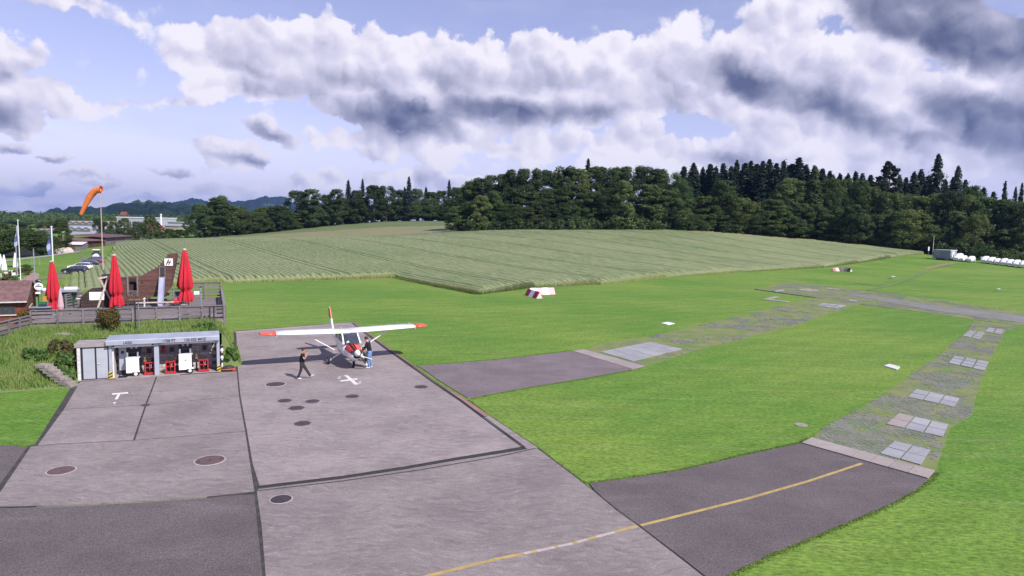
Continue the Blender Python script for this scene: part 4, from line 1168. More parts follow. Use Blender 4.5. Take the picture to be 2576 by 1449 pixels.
# ------------------------------------------------------------------ closed parasols
def parasol(u, v, hgt, wid, label, m, seed, group, hem=0.55, stripes=False):
    t = thing('closed_parasol', label, 'parasol', LP(u, v, DZ), DANG, group)
    rs = random.Random(seed); n = 48; rings = []
    prof = [(hgt * 0.965, 0.09), (hgt * 0.93, 0.135), (hgt * 0.80, 0.20), (hgt * 0.62, 0.285), (hgt * 0.45, 0.36), (hgt * 0.34, 0.385), (hgt * 0.285, 0.33), (hgt * 0.262, 0.23), (hgt * 0.235, 0.27), (hgt * 0.16, 0.36), (hgt * 0.07, 0.40)]
    ph = [rs.uniform(-0.3, 0.3) for _ in range(8)]
    for i, (z, r) in enumerate(prof):
        ring = []
        fold = 0.16 + 0.30 * min(1, i / 5)
        for k in range(n):
            a = 2 * PI * k / n
            f = 1 + fold * math.cos(8 * a + 0.25 * i + ph[int(8 * k / n) % 8]) * (0.8 + 0.2 * math.sin(3 * a + i))
            ring.append((wid * r * f * math.cos(a) + 0.01 * i * math.sin(seed), wid * r * f * math.sin(a), z + (0.10 * math.sin(4 * a + seed) * (1 if i == len(prof) - 1 else 0))))
        rings.append(ring)
    MB().loft(rings, cap=False).build('canopy', M[m], t, smooth=True)
    MB().loft([[(wid * (0.245 + 0.02 * (q % 2)) * math.cos(2 * PI * k / 20), wid * 0.245 * math.sin(2 * PI * k / 20), hgt * (0.262 + (q - 1) * 0.008)) for k in range(20)] for q in range(3)], cap=False).build('tie', M[m], t)
    MB().tube([(0, 0, 0), (0, 0, hgt)], 0.04, 10).build('pole', M['offwhite'], t)
    MB().lathe([(0.10, hgt * 0.965), (0.135, hgt * 0.97), (0.135, hgt * 0.985), (0.05, hgt)], n=14).build('cap', M['wood_pale'], t)
    MB().box(0, 0, 0.05, 0.7, 0.7, 0.1).build('base', M['concrete_wall'], t, bevel=0.02)
    for k in range(4):
        a = PI / 4 + k * PI / 2
        MB().beam((0.10 * math.cos(a), 0.10 * math.sin(a), hgt * 0.27), (0.2 * math.cos(a), 0.2 * math.sin(a), hgt * 0.05), 0.03, 0.03).build('rib', M['offwhite'], t)
    return t
parasol(-3.05, 10.6, 3.60, 0.88, 'closed red parasol beside the wooden hut', 'umbrella_red', 1, 'closed red parasols on the terrace')
parasol(0.30, 12.4, 3.95, 0.92, 'closed red parasol in front of the wooden play ship', 'umbrella_red', 2, 'closed red parasols on the terrace')
parasol(4.72, 14.1, 4.30, 1.12, 'closed red parasol at the right end of the terrace behind the slide', 'umbrella_red', 3, 'closed red parasols on the terrace')

# ------------------------------------------------------------------ wooden play ship
ship = thing('play_ship', 'dark wooden play ship with raised stern and metal slide', 'play ship', LP(0, 14.0, 0), DANG)
# port side as boards following the sheer: each board a piece
def ship_top(u):
    xs_ = [-0.75, -0.2, 0.3, 1.0, 1.72, 2.9, 3.6, 4.15]; zs_ = [4.35, 4.42, 4.45, 4.47, 4.56, 5.28, 6.15, 6.2]
    return float(np.interp(u, xs_, zs_))
def ship_bot(u):
    xs_ = [-0.75, 0.3, 1.5, 2.9, 3.4, 3.75]; zs_ = [2.7, 2.75, 2.85, 3.02, 3.25, 3.72]
    return float(np.interp(u, xs_, zs_))
bh = 0.148
for r_ in range(24):
    z0 = 2.72 + r_ * bh; z1 = z0 + bh - 0.014
    run = [u for u in np.arange(-0.70, 4.2, 0.05) if ship_bot(u) - 0.02 < (z0 + z1) / 2 < ship_top(u) - 0.02 and u < 3.70 + max(0, (z1 - 3.7)) * 0.20 and not (0.98 < u < 1.52 and 3.30 < z1 < 4.5)]
    if not run:
        continue
    segs, s0 = [], run[0]
    for a, b in zip(run, run[1:] + [99]):
        if b - a > 0.08:
            segs.append((s0, a)); s0 = b
    for a, b in segs:
        if b - a < 0.15:
            continue
        MB().box((a + b) / 2, 0.0 + 0.10 * max(0, 3.6 - z0) ** 1.5, (z0 + z1) / 2, b - a + 0.04, 0.045 + 0.006 * (r_ % 2), z1 - z0).build('hull_board', M['wood_dark'], ship)
# far side, ends, deck inside
MB().upright([(-0.70, 2.75), (3.70, 3.72), (4.20, 6.15), (3.55, 6.05), (2.9, 5.2), (1.7, 4.5), (-0.70, 4.3)], 1.70, 1.75).build('far_side', M['wood_dark'], ship)
MB().beam((3.72, 0.0, 3.7), (4.20, 0.0, 6.2), 0.10, 0.10).build('stern_post', M['wood_dark'], ship)
for k in range(13):
    z = 3.80 + k * 0.19
    MB().box(3.74 + (z - 3.7) * 0.195, 0.87, z, 0.05, 1.7, 0.175, 0).build('stern_board', M['wood_dark'], ship)
MB().box(3.85, 0.85, 5.45, 0.9, 1.6, 0.06).build('stern_deck', M['wood_black'], ship)
MB().box(1.5, 0.85, 3.1, 4.2, 1.6, 0.06).build('lower_deck', M['wood_black'], ship)
MB().beam((3.52, 0.02, 6.16), (4.22, 0.02, 6.22), 0.12, 0.06).build('stern_rail', M['wood_dark'], ship)
MB().beam((3.52, 1.72, 6.10), (4.22, 1.72, 6.22), 0.12, 0.06).build('stern_rail', M['wood_dark'], ship)
# bow house and castle
MB().upright([(-0.75, 3.0), (-0.25, 3.0), (-0.22, 4.72), (-0.72, 4.70)], 0.15, 0.9).build('bow_tower', M['wood_black'], ship)
MB().upright([(-1.92, 2.36), (0.15, 2.36), (0.15, 3.82), (-1.30, 3.76), (-1.92, 3.20)], -0.75, 0.1).build('bow_house', M['wood_black'], ship)
for k in range(7):
    z = 2.46 + k * 0.19
    lft = -1.92 if z < 3.15 else -1.92 + (z - 3.15) * 1.05
    MB().box((lft + 0.12) / 2, -0.775, z, 0.12 - lft, 0.03, 0.17).build('bow_board', M['wood_black'], ship)
sg = MB().box(-0.92, -0.82, 3.26, 0.92, 0.02, 0.58, 0).build('banner', M['white'], ship)
GT = mat('grey_print', (0.42, 0.43, 0.46), None, 3.0, 0.8)
for k, (w_, z) in enumerate(((0.34, 3.44), (0.5, 3.33), (0.44, 3.25), (0.5, 3.17))):
    MB().box(-0.92 + 0.02 * k, -0.8325, z, w_, 0.004, 0.018).build('print_line', GT, sg)
# timber frame legs crossing in front
for a, b in (((-0.72, -0.9, 4.55), (-0.05, -1.0, 2.95)), ((-0.18, -0.9, 4.62), (-0.88, -1.15, 2.36)), ((0.02, -0.7, 4.3), (0.65, -0.9, 3.0))):
    MB().beam(a, b, 0.11, 0.11).build('brace', M['wood_pale'], ship)
MB().beam((-0.78, -0.9, 4.52), (-0.10, -0.9, 4.66), 0.12, 0.12).build('cross_beam', M['wood_pale'], ship)
# entrance frame with balusters
for u in (0.93, 1.56):
    MB().box(u, -0.06, 3.85, 0.10, 0.08, 1.55).build('entry_post', M['wood_grey'], ship)
MB().box(1.25, 0.06, 4.48, 0.70, 0.10, 0.10).build('lintel', M['wood_dark'], ship)
MB().box(1.25, 0.5, 3.9, 0.55, 0.02, 1.1).build('entry_back', M['wood_black'], ship)
MB().box(1.25, -0.06, 3.50, 0.60, 0.06, 0.05).build('rail', M['wood_grey'], ship)
for k in range(4):
    u = 1.04 + k * 0.14
    MB().lathe([(0.02, 3.05), (0.035, 3.18), (0.018, 3.28), (0.03, 3.40), (0.02, 3.5)], u, -0.06, 6).build('baluster', M['wood_grey'], ship)
MB().box(1.86, -0.035, 4.12, 0.11, 0.03, 0.18).build('port_hole', M['dark'], ship)
# doorway above the slide, slide
MB().box(3.20, -0.04, 4.93, 0.30, 0.05, 0.55).build('slide_door', M['dark'], ship)
for u in (3.02, 3.38):
    MB().box(u, -0.065, 4.93, 0.07, 0.06, 0.66).build('door_post', M['wood_grey'], ship)
MB().box(3.20, -0.065, 5.27, 0.42, 0.06, 0.07).build('door_head', M['wood_grey'], ship)
slide = MB()
slide.add([(3.02, -0.08, 4.48), (3.34, -0.08, 4.48), (3.34, -0.1, 4.40), (3.02, -0.1, 4.40), (2.98, -2.05, 2.62), (3.30, -2.05, 2.62), (3.30, -2.05, 2.54), (2.98, -2.05, 2.54)], [(0, 1, 5, 4), (3, 7, 6, 2), (0, 3, 2, 1), (4, 5, 6, 7), (0, 4, 7, 3), (1, 2, 6, 5)])
slide.build('slide', mat('slide_metal', (0.50, 0.50, 0.68), (0.42, 0.42, 0.58), 1.0, 0.25, 0.4), ship)
for u0, u1 in ((3.00, 2.96), (3.36, 3.32)):
    MB().beam((u0, -0.08, 4.52), (u1, -2.07, 2.66), 0.04, 0.16).build('slide_rim', M['grey_metal'], ship)
for k in range(5):
    MB().box(0.95 + 0.06 * k, -1.3, 2.75 + 0.17 * k, 2.0 - 0.1 * k, 0.05, 0.06).build('ladder_bar', M['wood_dark'], ship)
for k in range(5):
    MB().box(0.6 + 0.42 * k, -1.3, 2.95, 0.06, 0.05, 0.85).build('ladder_post', M['wood_dark'], ship)
lg = MB().box(3.64, -0.062, 5.62, 0.56, 0.02, 0.54).build('sign', M['white'], ship)
BK = M['dark']
MB().upright([(3.44, 5.42), (3.53, 5.42), (3.70, 5.82), (3.61, 5.82)], -0.085, -0.075).build('logo_stroke', BK, lg)
MB().upright([(3.60, 5.42), (3.67, 5.42), (3.80, 5.74), (3.73, 5.74)], -0.085, -0.075).build('logo_stroke', BK, lg)
MB().upright([(3.58, 5.58), (3.76, 5.58), (3.79, 5.64), (3.61, 5.64)], -0.0855, -0.0755).build('logo_stroke', BK, lg)
MB().upright([(3.80, 5.44), (3.88, 5.44), (3.82, 5.60)], -0.085, -0.075).build('logo_stroke', GT, lg)

# ------------------------------------------------------------------ terrace furniture
def bench(u, v, ln, label, rz=0.0, m='wood_pale', group='long benches on the terrace'):
    t = thing('bench', label, 'bench', LP(u, v, DZ), DANG + rz, group)
    for k in range(2):
        MB().box(0, -0.12 + 0.2 * k, 0.46, ln, 0.17, 0.05).build('seat_plank', M[m], t)
    for s in (-1, 1):
        lg = MB(); lg.box(s * (ln / 2 - 0.25), 0, 0.22, 0.08, 0.34, 0.44)
        lg.build('leg', M['wood_dark'], t)
    return t
bench(2.75, 12.2, 2.5, 'long pale bench below the slide of the play ship')
bench(-1.2, 9.6, 2.1, 'long grey bench left of the middle parasol behind the fence', m='wood_grey')
def picnic(u, v, ln, label, m1, rz=0.0):
    t = thing('beer_table', label, 'table', LP(u, v, 2.32), DANG + rz, 'narrow tables left of the ship')
    MB().box(0, 0, 0.74, ln, 0.34, 0.04).build('tabletop', M[m1], t)
    for s in (-1, 1):
        MB().beam((s * (ln / 2 - 0.2), -0.14, 0), (s * (ln / 2 - 0.25), 0.05, 0.72), 0.05, 0.05).build('leg', M['wood_grey'], t)
        MB().beam((s * (ln / 2 - 0.2), 0.14, 0), (s * (ln / 2 - 0.25), -0.05, 0.72), 0.05, 0.05).build('leg', M['wood_grey'], t)
    return t
picnic(-1.75, 15.4, 1.3, 'narrow wooden table near the field edge left of the ship', 'wood_pale')
picnic(-1.6, 13.6, 1.25, 'narrow table with white top left of the ship', 'white')
# small play things by the slide
t = thing('toy_car', 'small red toy car standing between the slide and the right parasol', 'toy', LP(4.0, 13.4, DZ), DANG)
MB().box(0, 0, 0.28, 0.6, 0.36, 0.22).build('body', M['red'], t, bevel=0.06)
MB().box(0.05, 0, 0.50, 0.26, 0.3, 0.24).build('seat', plain('toy_pink', 220, 90, 95), t, bevel=0.05)
for sx in (-1, 1):
    for sy in (-1, 1):
        MB().tube([(sx * 0.2, sy * 0.19, 0.12), (sx * 0.2, sy * 0.24, 0.12)], 0.12, 12).build('wheel', M['dark'], t)
t = thing('toy_chair', 'small blue grey plastic chair beside the red toy car', 'chair', LP(4.2, 14.2, DZ), DANG)
BL = plain('toy_blue', 90, 110, 150)
MB().box(0, 0, 0.42, 0.5, 0.5, 0.06).build('seat', BL, t, bevel=0.02)
MB().box(0, 0.22, 0.72, 0.5, 0.06, 0.55).build('backrest', BL, t, bevel=0.02)
for sx in (-1, 1):
    for sy in (-1, 1):
        MB().box(sx * 0.2, sy * 0.2, 0.2, 0.05, 0.05, 0.4).build('leg', BL, t)
t = thing('white_post', 'short white post under the stern of the play ship', 'post', LP(2.05, 13.1, DZ), DANG)
MB().lathe([(0.10, 0), (0.10, 0.05), (0.085, 0.06), (0.085, 0.60), (0.10, 0.63)], n=12).build('column', M['offwhite'], t)
MB().lathe([(0.11, 0.63), (0.06, 0.70), (0.01, 0.72)], n=12).build('cap', M['white'], t)
t = thing('lamp_post', 'thin grey lamp post in front of the slatted fence with white floodlight', 'lamp post', LP(5.85, 6.9, DZ), DANG)
MB().tube([(0, 0, -0.1), (0, 0, 2.0)], 0.035, 8).build('pole', M['grey_metal'], t)
MB().box(0, 0, 2.02, 0.16, 0.12, 0.06).build('pole_head', M['dark'], t)
MB().box(-0.25, -0.05, 1.62, 0.34, 0.16, 0.22).build('casing', M['white'], t, bevel=0.03)  # plain white box standing in for an unidentified white object on the post
MB().box(-0.10, -0.02, 1.66, 0.2, 0.04, 0.04).build('bracket', M['dark'], t)
def ball_post(u, v, z0, h, label, m='dark', grp='dark posts in front of the terrace'):
    t = thing('post', label, 'post', LP(u, v, z0), DANG, grp)
    MB().tube([(0, 0, 0), (0, 0, h)], 0.045, 8).build('shaft', M[m], t)
    MB().lathe([(0.02, h), (0.07, h + 0.04), (0.07, h + 0.08), (0.02, h + 0.13)], n=10).build('finial', M[m], t)
    return t
ball_post(6.37, 5.5, 1.6, 1.50, 'left of two black posts at the right end of the terrace')
ball_post(6.62, 5.5, 1.6, 1.52, 'right of two black posts at the right end of the terrace')
ball_post(2.36, 3.0, 2.0, 1.85, 'left of the pair of dark poles rising behind the shed roof')
ball_post(2.53, 3.0, 2.0, 1.75, 'right of the pair of dark poles rising behind the shed roof', 'wood_grey')

# ------------------------------------------------------------------ wooden hut, counter and signs
hut = thing('wooden_hut', 'orange brown wooden hut with mossy brown pitched roof', 'hut', LP(-4.0, 8.1, 2.1), DANG)
def pl_wall(x0, x1, y, z0, ztop, n, m, par):
    for k in range(n):
        a = x0 + (x1 - x0) * k / n; b = x0 + (x1 - x0) * (k + 1) / n
        zt = ztop((a + b) / 2)
        MB().box((a + b) / 2, y, (z0 + zt) / 2, (b - a) - 0.012, 0.04, zt - z0).build('wall_board', M[m], par)
MB().box(-1.65, 1.3, 0.75, 3.2, 2.5, 1.5).build('core', M['wood_black'], hut)
pl_wall(-3.3, 0.0, 0.0, -0.35, lambda x: 1.52, 14, 'wood_orange', hut)
for k in range(11):
    y = 0.1 + 2.4 * k / 11
    zt = 1.50 + 1.05 * (1 - abs((y - 1.3) / 1.3))
    MB().box(0.0, y, (zt - 0.3) / 2, 0.04, 0.21, zt + 0.3).build('gable_board', M['wood_brown'], hut)
win = MB().box(-0.95, -0.035, 0.95, 0.86, 0.03, 0.62).build('window', M['wood_dark'], hut)
MB().box(-0.95, -0.053, 0.95, 0.72, 0.01, 0.5).build('pane', M['dark_glass'], win)
MB().box(-0.95, -0.08, 0.62, 0.90, 0.10, 0.06).build('sill', M['offwhite'], win)
rf = MB()
rf.add([(-3.5, -0.30, 1.50), (0.12, -0.30, 1.50), (0.12, 1.30, 2.66), (-3.5, 1.30, 2.66), (-3.5, -0.30, 1.42), (0.12, -0.30, 1.42), (0.12, 1.30, 2.58), (-3.5, 1.30, 2.58)], [(0, 1, 2, 3), (7, 6, 5, 4), (0, 4, 5, 1), (1, 5, 6, 2), (2, 6, 7, 3), (3, 7, 4, 0)])
rf.add([(-3.5, 1.301, 2.66), (0.12, 1.301, 2.66), (0.12, 2.9, 1.5), (-3.5, 2.9, 1.5), (-3.5, 1.301, 2.58), (0.12, 1.301, 2.58), (0.12, 2.9, 1.42), (-3.5, 2.9, 1.42)], [(0, 1, 2, 3), (7, 6, 5, 4), (0, 4, 5, 1), (1, 5, 6, 2), (2, 6, 7, 3), (3, 7, 4, 0)])
rfo = rf.build('roof', M['roof_brown'], hut)
MB().box(-1.7, -0.33, 1.45, 3.6, 0.05, 0.07).build('gutter', M['offwhite'], rfo)
sh = MB().lathe([(0.19, 0), (0.19, 0.02)], n=16).build('shield', plain('shield_green', 95, 115, 90), hut, loc=(0, 0, 0))
sh.location = (0.03, 1.0, 1.72); sh.rotation_euler = (0, PI / 2, 0)
MB().beam((0.04, 0.5, 1.0), (0.04, 1.3, 1.15), 0.06, 0.05).build('ledge', M['wood_pale'], hut)

def post_box(name, label, cat, u, v, z, sx, sy, sz, m, topm=None):
    t = thing(name, label, cat, LP(u, v, z), DANG)
    MB().box(0, 0, sz / 2, sx, sy, sz).build('body', M[m], t, bevel=0.015)
    MB().box(0, 0, sz + 0.02, sx + 0.06, sy + 0.06, 0.05).build('top', M[topm or m], t)
    return t
post_box('counter', 'dark bar counter with grey top between the hut and left parasol', 'counter', -3.45, 8.9, DZ - 0.15, 1.15, 0.6, 0.85, 'navy', 'grey_metal')
t = thing('crate', 'green crate with blue base standing on the bar counter', 'crate', LP(-3.35, 9.1, 3.10), DANG)
MB().box(0, 0, 0.06, 0.40, 0.3, 0.12).build('base', plain('crate_blue', 40, 45, 100), t)
MB().box(0, 0, 0.20, 0.42, 0.32, 0.14).build('body', plain('crate_green', 20, 120, 75), t)
t = thing('round_sign', 'round white sign disc hanging over the bar beside the hut', 'sign', LP(-3.58, 9.2, 3.2), DANG)
MB().tube([(0, 0.03, -0.9), (0, 0.03, 1.3)], 0.03, 6).build('post', M['navy'], t)
d = MB().tube([(0.05, -0.06, 1.17), (0.05, 0.0, 1.17)], 0.24, 24).build('disc', M['white'], t)
MB().tube([(0.05, -0.066, 1.17), (0.05, -0.06, 1.17)], 0.19, 24).build('ring', M['grey_metal'], d)
MB().tube([(0.05, -0.072, 1.17), (0.05, -0.066, 1.17)], 0.17, 24).build('field', M['white'], d)
MB().box(0.05, -0.075, 1.17, 0.30, 0.006, 0.06).build('band', M['navy'], d)
MB().upright([(-0.06, 1.24), (0.16, 1.24), (0.05, 1.32)], -0.078, -0.072).build('emblem', M['navy'], d)
MB().tube([(-0.12, 0.02, 1.48), (0.06, 0.02, 1.55), (0.2, 0.02, 1.46)], 0.10, 8).build('lamp_hood', M['navy'], t)
MB().box(0.0, -0.04, 0.76, 0.26, 0.05, 0.12).build('small_sign', M['white'], t)
t = thing('orange_board', 'upright orange board leaning behind the left parasol', 'board', LP(-3.30, 9.5, 3.05), DANG)
MB().box(0, 0, 0.32, 0.20, 0.05, 0.66).build('panel', plain('board_orange', 225, 155, 70), t)
MB().box(0, 0.04, 0.0, 0.05, 0.05, 0.9).build('post', M['wood_grey'], t)
t = thing('white_parasol_cloth', 'folded white cloth hanging beside the left red parasol', 'cloth', LP(-2.62, 10.4, DZ), DANG)
t.name = 'folded_cloth'
MB().loft([[(r_ * (1 + 0.25 * math.cos(5 * a)) * math.cos(a), r_ * math.sin(a), z) for a in [2 * PI * k / 20 for k in range(20)]] for z, r_ in ((0.35, 0.10), (0.55, 0.15), (1.0, 0.12), (1.6, 0.05))]).build('cloth', plain('cloth_pink', 235, 200, 210), t)
MB().tube([(0, 0, 0), (0, 0, 1.7)], 0.025, 6).build('pole', M['offwhite'], t)
cont = thing('green_container', 'dark green storage container with grey roof behind the left parasol', 'container', LP(-3.3, 14.6, 2.2), DANG)
for k in range(9):
    MB().box(-0.70 + 0.17 * k, 0, 0.62, 0.155, 0.05 + 0.02 * (k % 2), 1.22).build('panel', M['green_box'], cont)
MB().box(0, 0.7, 0.62, 1.5, 1.3, 1.2).build('body', M['green_box'], cont)
MB().box(-0.15, 0.6, 1.32, 2.3, 1.8, 0.12).build('roof', M['grey_metal'], cont)
MB().box(-0.55, -0.05, 1.48, 1.1, 0.4, 0.16).build('roof_box', M['white'], cont)
MB().box(0.55, 0.5, 1.48, 0.8, 0.4, 0.16).build('roof_box', M['white'], cont)

# ------------------------------------------------------------------ flag poles and windsock
def flag_pole(px, py, z, top, label, seed, ln, drop, m1, m2, back):
    p = gp(px, py, z)
    t = thing('flag_pole', label, 'flagpole', tuple(p), 0, 'white flag poles left of the terrace')
    MB().tube([(0, 0, 0), (0, 0, top)], [0.05, 0.03], 8).build('pole', M['white'], t)
    MB().lathe([(0.05, top), (0.07, top + 0.05), (0.02, top + 0.1)], n=8).build('finial', M['white'], t)
    mb = MB(); V = []; F = []; ni, nj = 10, 8
    for i in range(ni + 1):
        for j in range(nj + 1):
            a, b = i / ni, j / nj
            x = -a * ln * (0.55 + 0.45 * (1 - b)) * (0.35 + 0.65 * b)
            V.append((x, 0.12 * math.sin(7 * a + 4 * b + seed) * a, top - 0.25 - b * drop - a * drop * 0.35 * (1 - 0.2 * b)))
    for i in range(ni):
        for j in range(nj):
            q = i * (nj + 1) + j
            F.append((q, q + nj + 1, q + nj + 2, q + 1))
    mb.add(V, F, 0)
    o = mb.build('flag', M[m1], t, smooth=True)
    # second colour in the folds
    sel = [(1 if (2 < (k % nj) < 6 and (k // nj) > 4) else 0) for k in range(len(F))]
    o.data.materials.append(M[m2]); o.data.polygons.foreach_set('material_index', sel)
    return t
M['flag_white'] = plain('flag_white', 190, 195, 222, rough=0.9)
M['flag_blue'] = plain('flag_blue', 95, 110, 175, rough=0.9)
flag_pole(54, 742, 0.6, 7.7, 'white pole with drooping white and pale blue flag at the far left', 1.0, 0.75, 2.0, 'flag_white', 'flag_blue', 0)
flag_pole(139, 786, 2.35, 5.75, 'white flag pole beside the left parasol with blue and white flag', 2.2, 0.6, 1.35, 'flag_blue', 'flag_white', 0)

pz = gp(260, 690)
t = thing('windsock', 'orange windsock on a tall thin pole at the edge of the crop field', 'windsock', tuple(pz), 0)
MB().tube([(0, 0, 0), (0, 0, 13.3)], [0.10, 0.05], 8).build('pole', M['wood_pale'], t)
mb = MB(); rings = []
path = [(-0.05, 13.35), (-0.55, 13.25), (-1.1, 12.95), (-1.6, 12.35), (-2.1, 11.5), (-2.6, 10.55), (-3.05, 9.65)]
rad = [0.50, 0.50, 0.49, 0.46, 0.40, 0.32, 0.24]
path = [(x * 1.1 + 0.25, 13.35 + (z - 13.35) * 1.05 - 0.25) for x, z in path]
mb.tube([(x, 0, z) for x, z in path], rad, 16, cap=False)
sock = mb.build('sock', M['orange'], t, smooth=True)
MB().loft([[(path[0][0] - 0.005, 0.51 * math.cos(a) * q, path[0][1] + 0.51 * math.sin(a) * q) for a in [2 * PI * k / 16 for k in range(16)]] for q in (1.0, 1.05)], cap=False).build('hoop', M['orange_red'], t)
MB().tube([(0, 0, 13.1), (path[0][0], 0, 13.1)], 0.03, 6).build('swivel', M['grey_metal'], t)

# ------------------------------------------------------------------ light aircraft (model: nose along -y, wings along x, wheels on z = 0)
PL_RZ = R(28.0)
_pc = gp(889, 926.5)
_off = np.array([math.cos(PL_RZ) * 0 - math.sin(PL_RZ) * 1.45, math.sin(PL_RZ) * 0 + math.cos(PL_RZ) * 1.45])
plane = thing('light_aircraft', 'white high wing light aircraft with orange red wing tips and open red cowling', 'airplane', (_pc[0] + _off[0], _pc[1] + _off[1], 0.05), PL_RZ)
plane.scale = (1.02, 1.03, 1.10)
WH = M['white_gloss']
def ring(y, hw, zt, zb, n=20, p=2.6, flat_top=0.0):
    zc, hh = (zt + zb) / 2, (zt - zb) / 2; out = []
    for k in range(n):
        a = 2 * PI * k / n
        c, s = math.cos(a), math.sin(a)
        f = (abs(c) ** p + abs(s) ** p) ** (-1 / p)
        out.append((hw * c * f, y, zc + hh * s * f))
    return out
# rear fuselage and lower cabin
MB().loft([ring(-1.18, 0.50, 1.30, 0.50), ring(-0.7, 0.54, 1.36, 0.50), ring(0.3, 0.55, 1.40, 0.52), ring(1.0, 0.48, 1.62, 0.60), ring(1.7, 0.36, 1.50, 0.74), ring(3.0, 0.23, 1.34, 0.92), ring(4.2, 0.10, 1.26, 1.02), ring(4.75, 0.04, 1.20, 1.08)]).build('fuselage', WH, plane, smooth=True)
# lower cowling: white, open at the top left of the engine
def cow(y, hw, zt, zb, a0, a1, n=14, p=2.4):
    zc, hh = (zt + zb) / 2, (zt - zb) / 2; out = []
    for k in range(n):
        a = a0 + (a1 - a0) * k / (n - 1); c, s = math.cos(a), math.sin(a)
        f = (abs(c) ** p + abs(s) ** p) ** (-1 / p)
        out.append((hw * c * f, y, zc + hh * s * f))
    return out
sect = [(-1.15, 0.50, 1.31, 0.50), (-1.5, 0.48, 1.27, 0.48), (-1.9, 0.44, 1.20, 0.50), (-2.16, 0.36, 1.10, 0.56), (-2.26, 0.22, 1.02, 0.66)]
MB().loft([cow(*s, R(160), R(380)) for s in sect], cap=False, closed=False).build('lower_cowling', WH, plane, smooth=True)
MB().loft([cow(*s, R(92), R(161)) for s in sect[:-1]], cap=False, closed=False).build('upper_cowling', M['red'], plane, smooth=True)
MB().loft([cow(s[0], s[1], s[2] + 0.01, s[3], R(19), R(84)) for s in sect[:-1]], cap=False, closed=False).build('upper_cowling', M['orange_red'], plane, smooth=True)
MB().loft([ring(s[0], s[1] * 0.86, s[2] - 0.07, s[3] + 0.08, 14) for s in sect]).build('engine', M['dark'], plane)
for s in (-1, 1):
    MB().tube([(s * 0.22, -2.10, 0.98), (s * 0.22, -2.275, 0.98)], [0.12, 0.105], 12).build('cooling_inlet', M['dark'], plane)
MB().tube([(0.12, -2.02, 0.60), (0.12, -2.2, 0.585)], 0.05, 10).build('air_filter', M['dark'], plane)
# open cowl door hanging on the pilot's left (picture right)
MB().loft([[(0.40, y, 1.00), (0.58, y, 0.92), (0.74, y, 0.66), (0.76, y, 0.62), (0.60, y, 0.89), (0.41, y, 0.97)] for y in (-2.05, -1.62)]).build('cowl_door', plain('cowl_inside', 165, 155, 135), plane)
MB().beam((0.40, -2.08, 0.72), (0.95, -2.05, 0.52), 0.06, 0.03).build('door_stay', M['white'], plane)
# cabin: windscreen, roof, side windows, posts
def quadslab(mb, pts, th, m=0):
    a = [Vector(p) for p in pts]; nrm = (a[1] - a[0]).cross(a[3] - a[0]).normalized() * th
    P = a + [q - nrm for q in a]
    mb.add(P, [(0, 1, 2, 3), (7, 6, 5, 4), (0, 4, 5, 1), (1, 5, 6, 2), (2, 6, 7, 3), (3, 7, 4, 0)], m)
    return mb
MB().loft([[(-0.49, -1.12, 1.29), (-0.25, -1.26, 1.31), (0, -1.30, 1.32), (0.25, -1.26, 1.31), (0.49, -1.12, 1.29)], [(-0.47, -0.78, 1.57), (-0.24, -0.88, 1.59), (0, -0.92, 1.60), (0.24, -0.88, 1.59), (0.47, -0.78, 1.57)], [(-0.44, -0.52, 1.80), (-0.22, -0.57, 1.81), (0, -0.58, 1.81), (0.22, -0.57, 1.81), (0.44, -0.52, 1.80)]], cap=False, closed=False).build('windscreen', M['dark_glass'], plane, smooth=True)
for s in (-1, 1):
    MB().beam((s * 0.50, -1.13, 1.28), (s * 0.455, -0.50, 1.82), 0.07, 0.06).build('screen_post', WH, plane)
    side = MB(); side.add([(s * 0.53, -1.08, 1.30), (s * 0.55, 0.95, 1.38), (s * 0.50, 0.85, 1.75), (s * 0.48, -0.50, 1.78)], [(0, 1, 2, 3) if s > 0 else (3, 2, 1, 0)])
    side.build('side_window', M['dark_glass'], plane)
    MB().beam((s * 0.56, 0.12, 1.35), (s * 0.50, 0.15, 1.8), 0.05, 0.12).build('door_post', WH, plane)
    MB().beam((s * 0.545, -1.08, 1.33), (s * 0.565, 1.0, 1.42), 0.05, 0.08).build('window_ledge', WH, plane)
MB().loft([ring(-0.52, 0.46, 1.90, 1.76, 12), ring(0.3, 0.48, 1.93, 1.73, 12), ring(1.0, 0.46, 1.86, 1.50, 12), ring(1.8, 0.34, 1.62, 1.20, 12)]).build('cabin_roof', WH, plane, smooth=True)
MB().box(0, -0.95, 1.33, 0.84, 0.30, 0.10).build('instrument_panel', M['dark'], plane)
for s in (-1, 1):
    MB().box(s * 0.24, -0.05, 1.42, 0.40, 0.14, 0.55).build('seat_back', M['dark'], plane)
for q, (x, z) in enumerate(((-0.26, 1.45), (-0.20, 1.39), (-0.31, 1.39))):
    MB().lathe([(0.05, z - 0.03), (0.055, z), (0.02, z + 0.03)], x, -1.16 + 0.02 * q, 8).build('headset_cup', M['white'], plane)
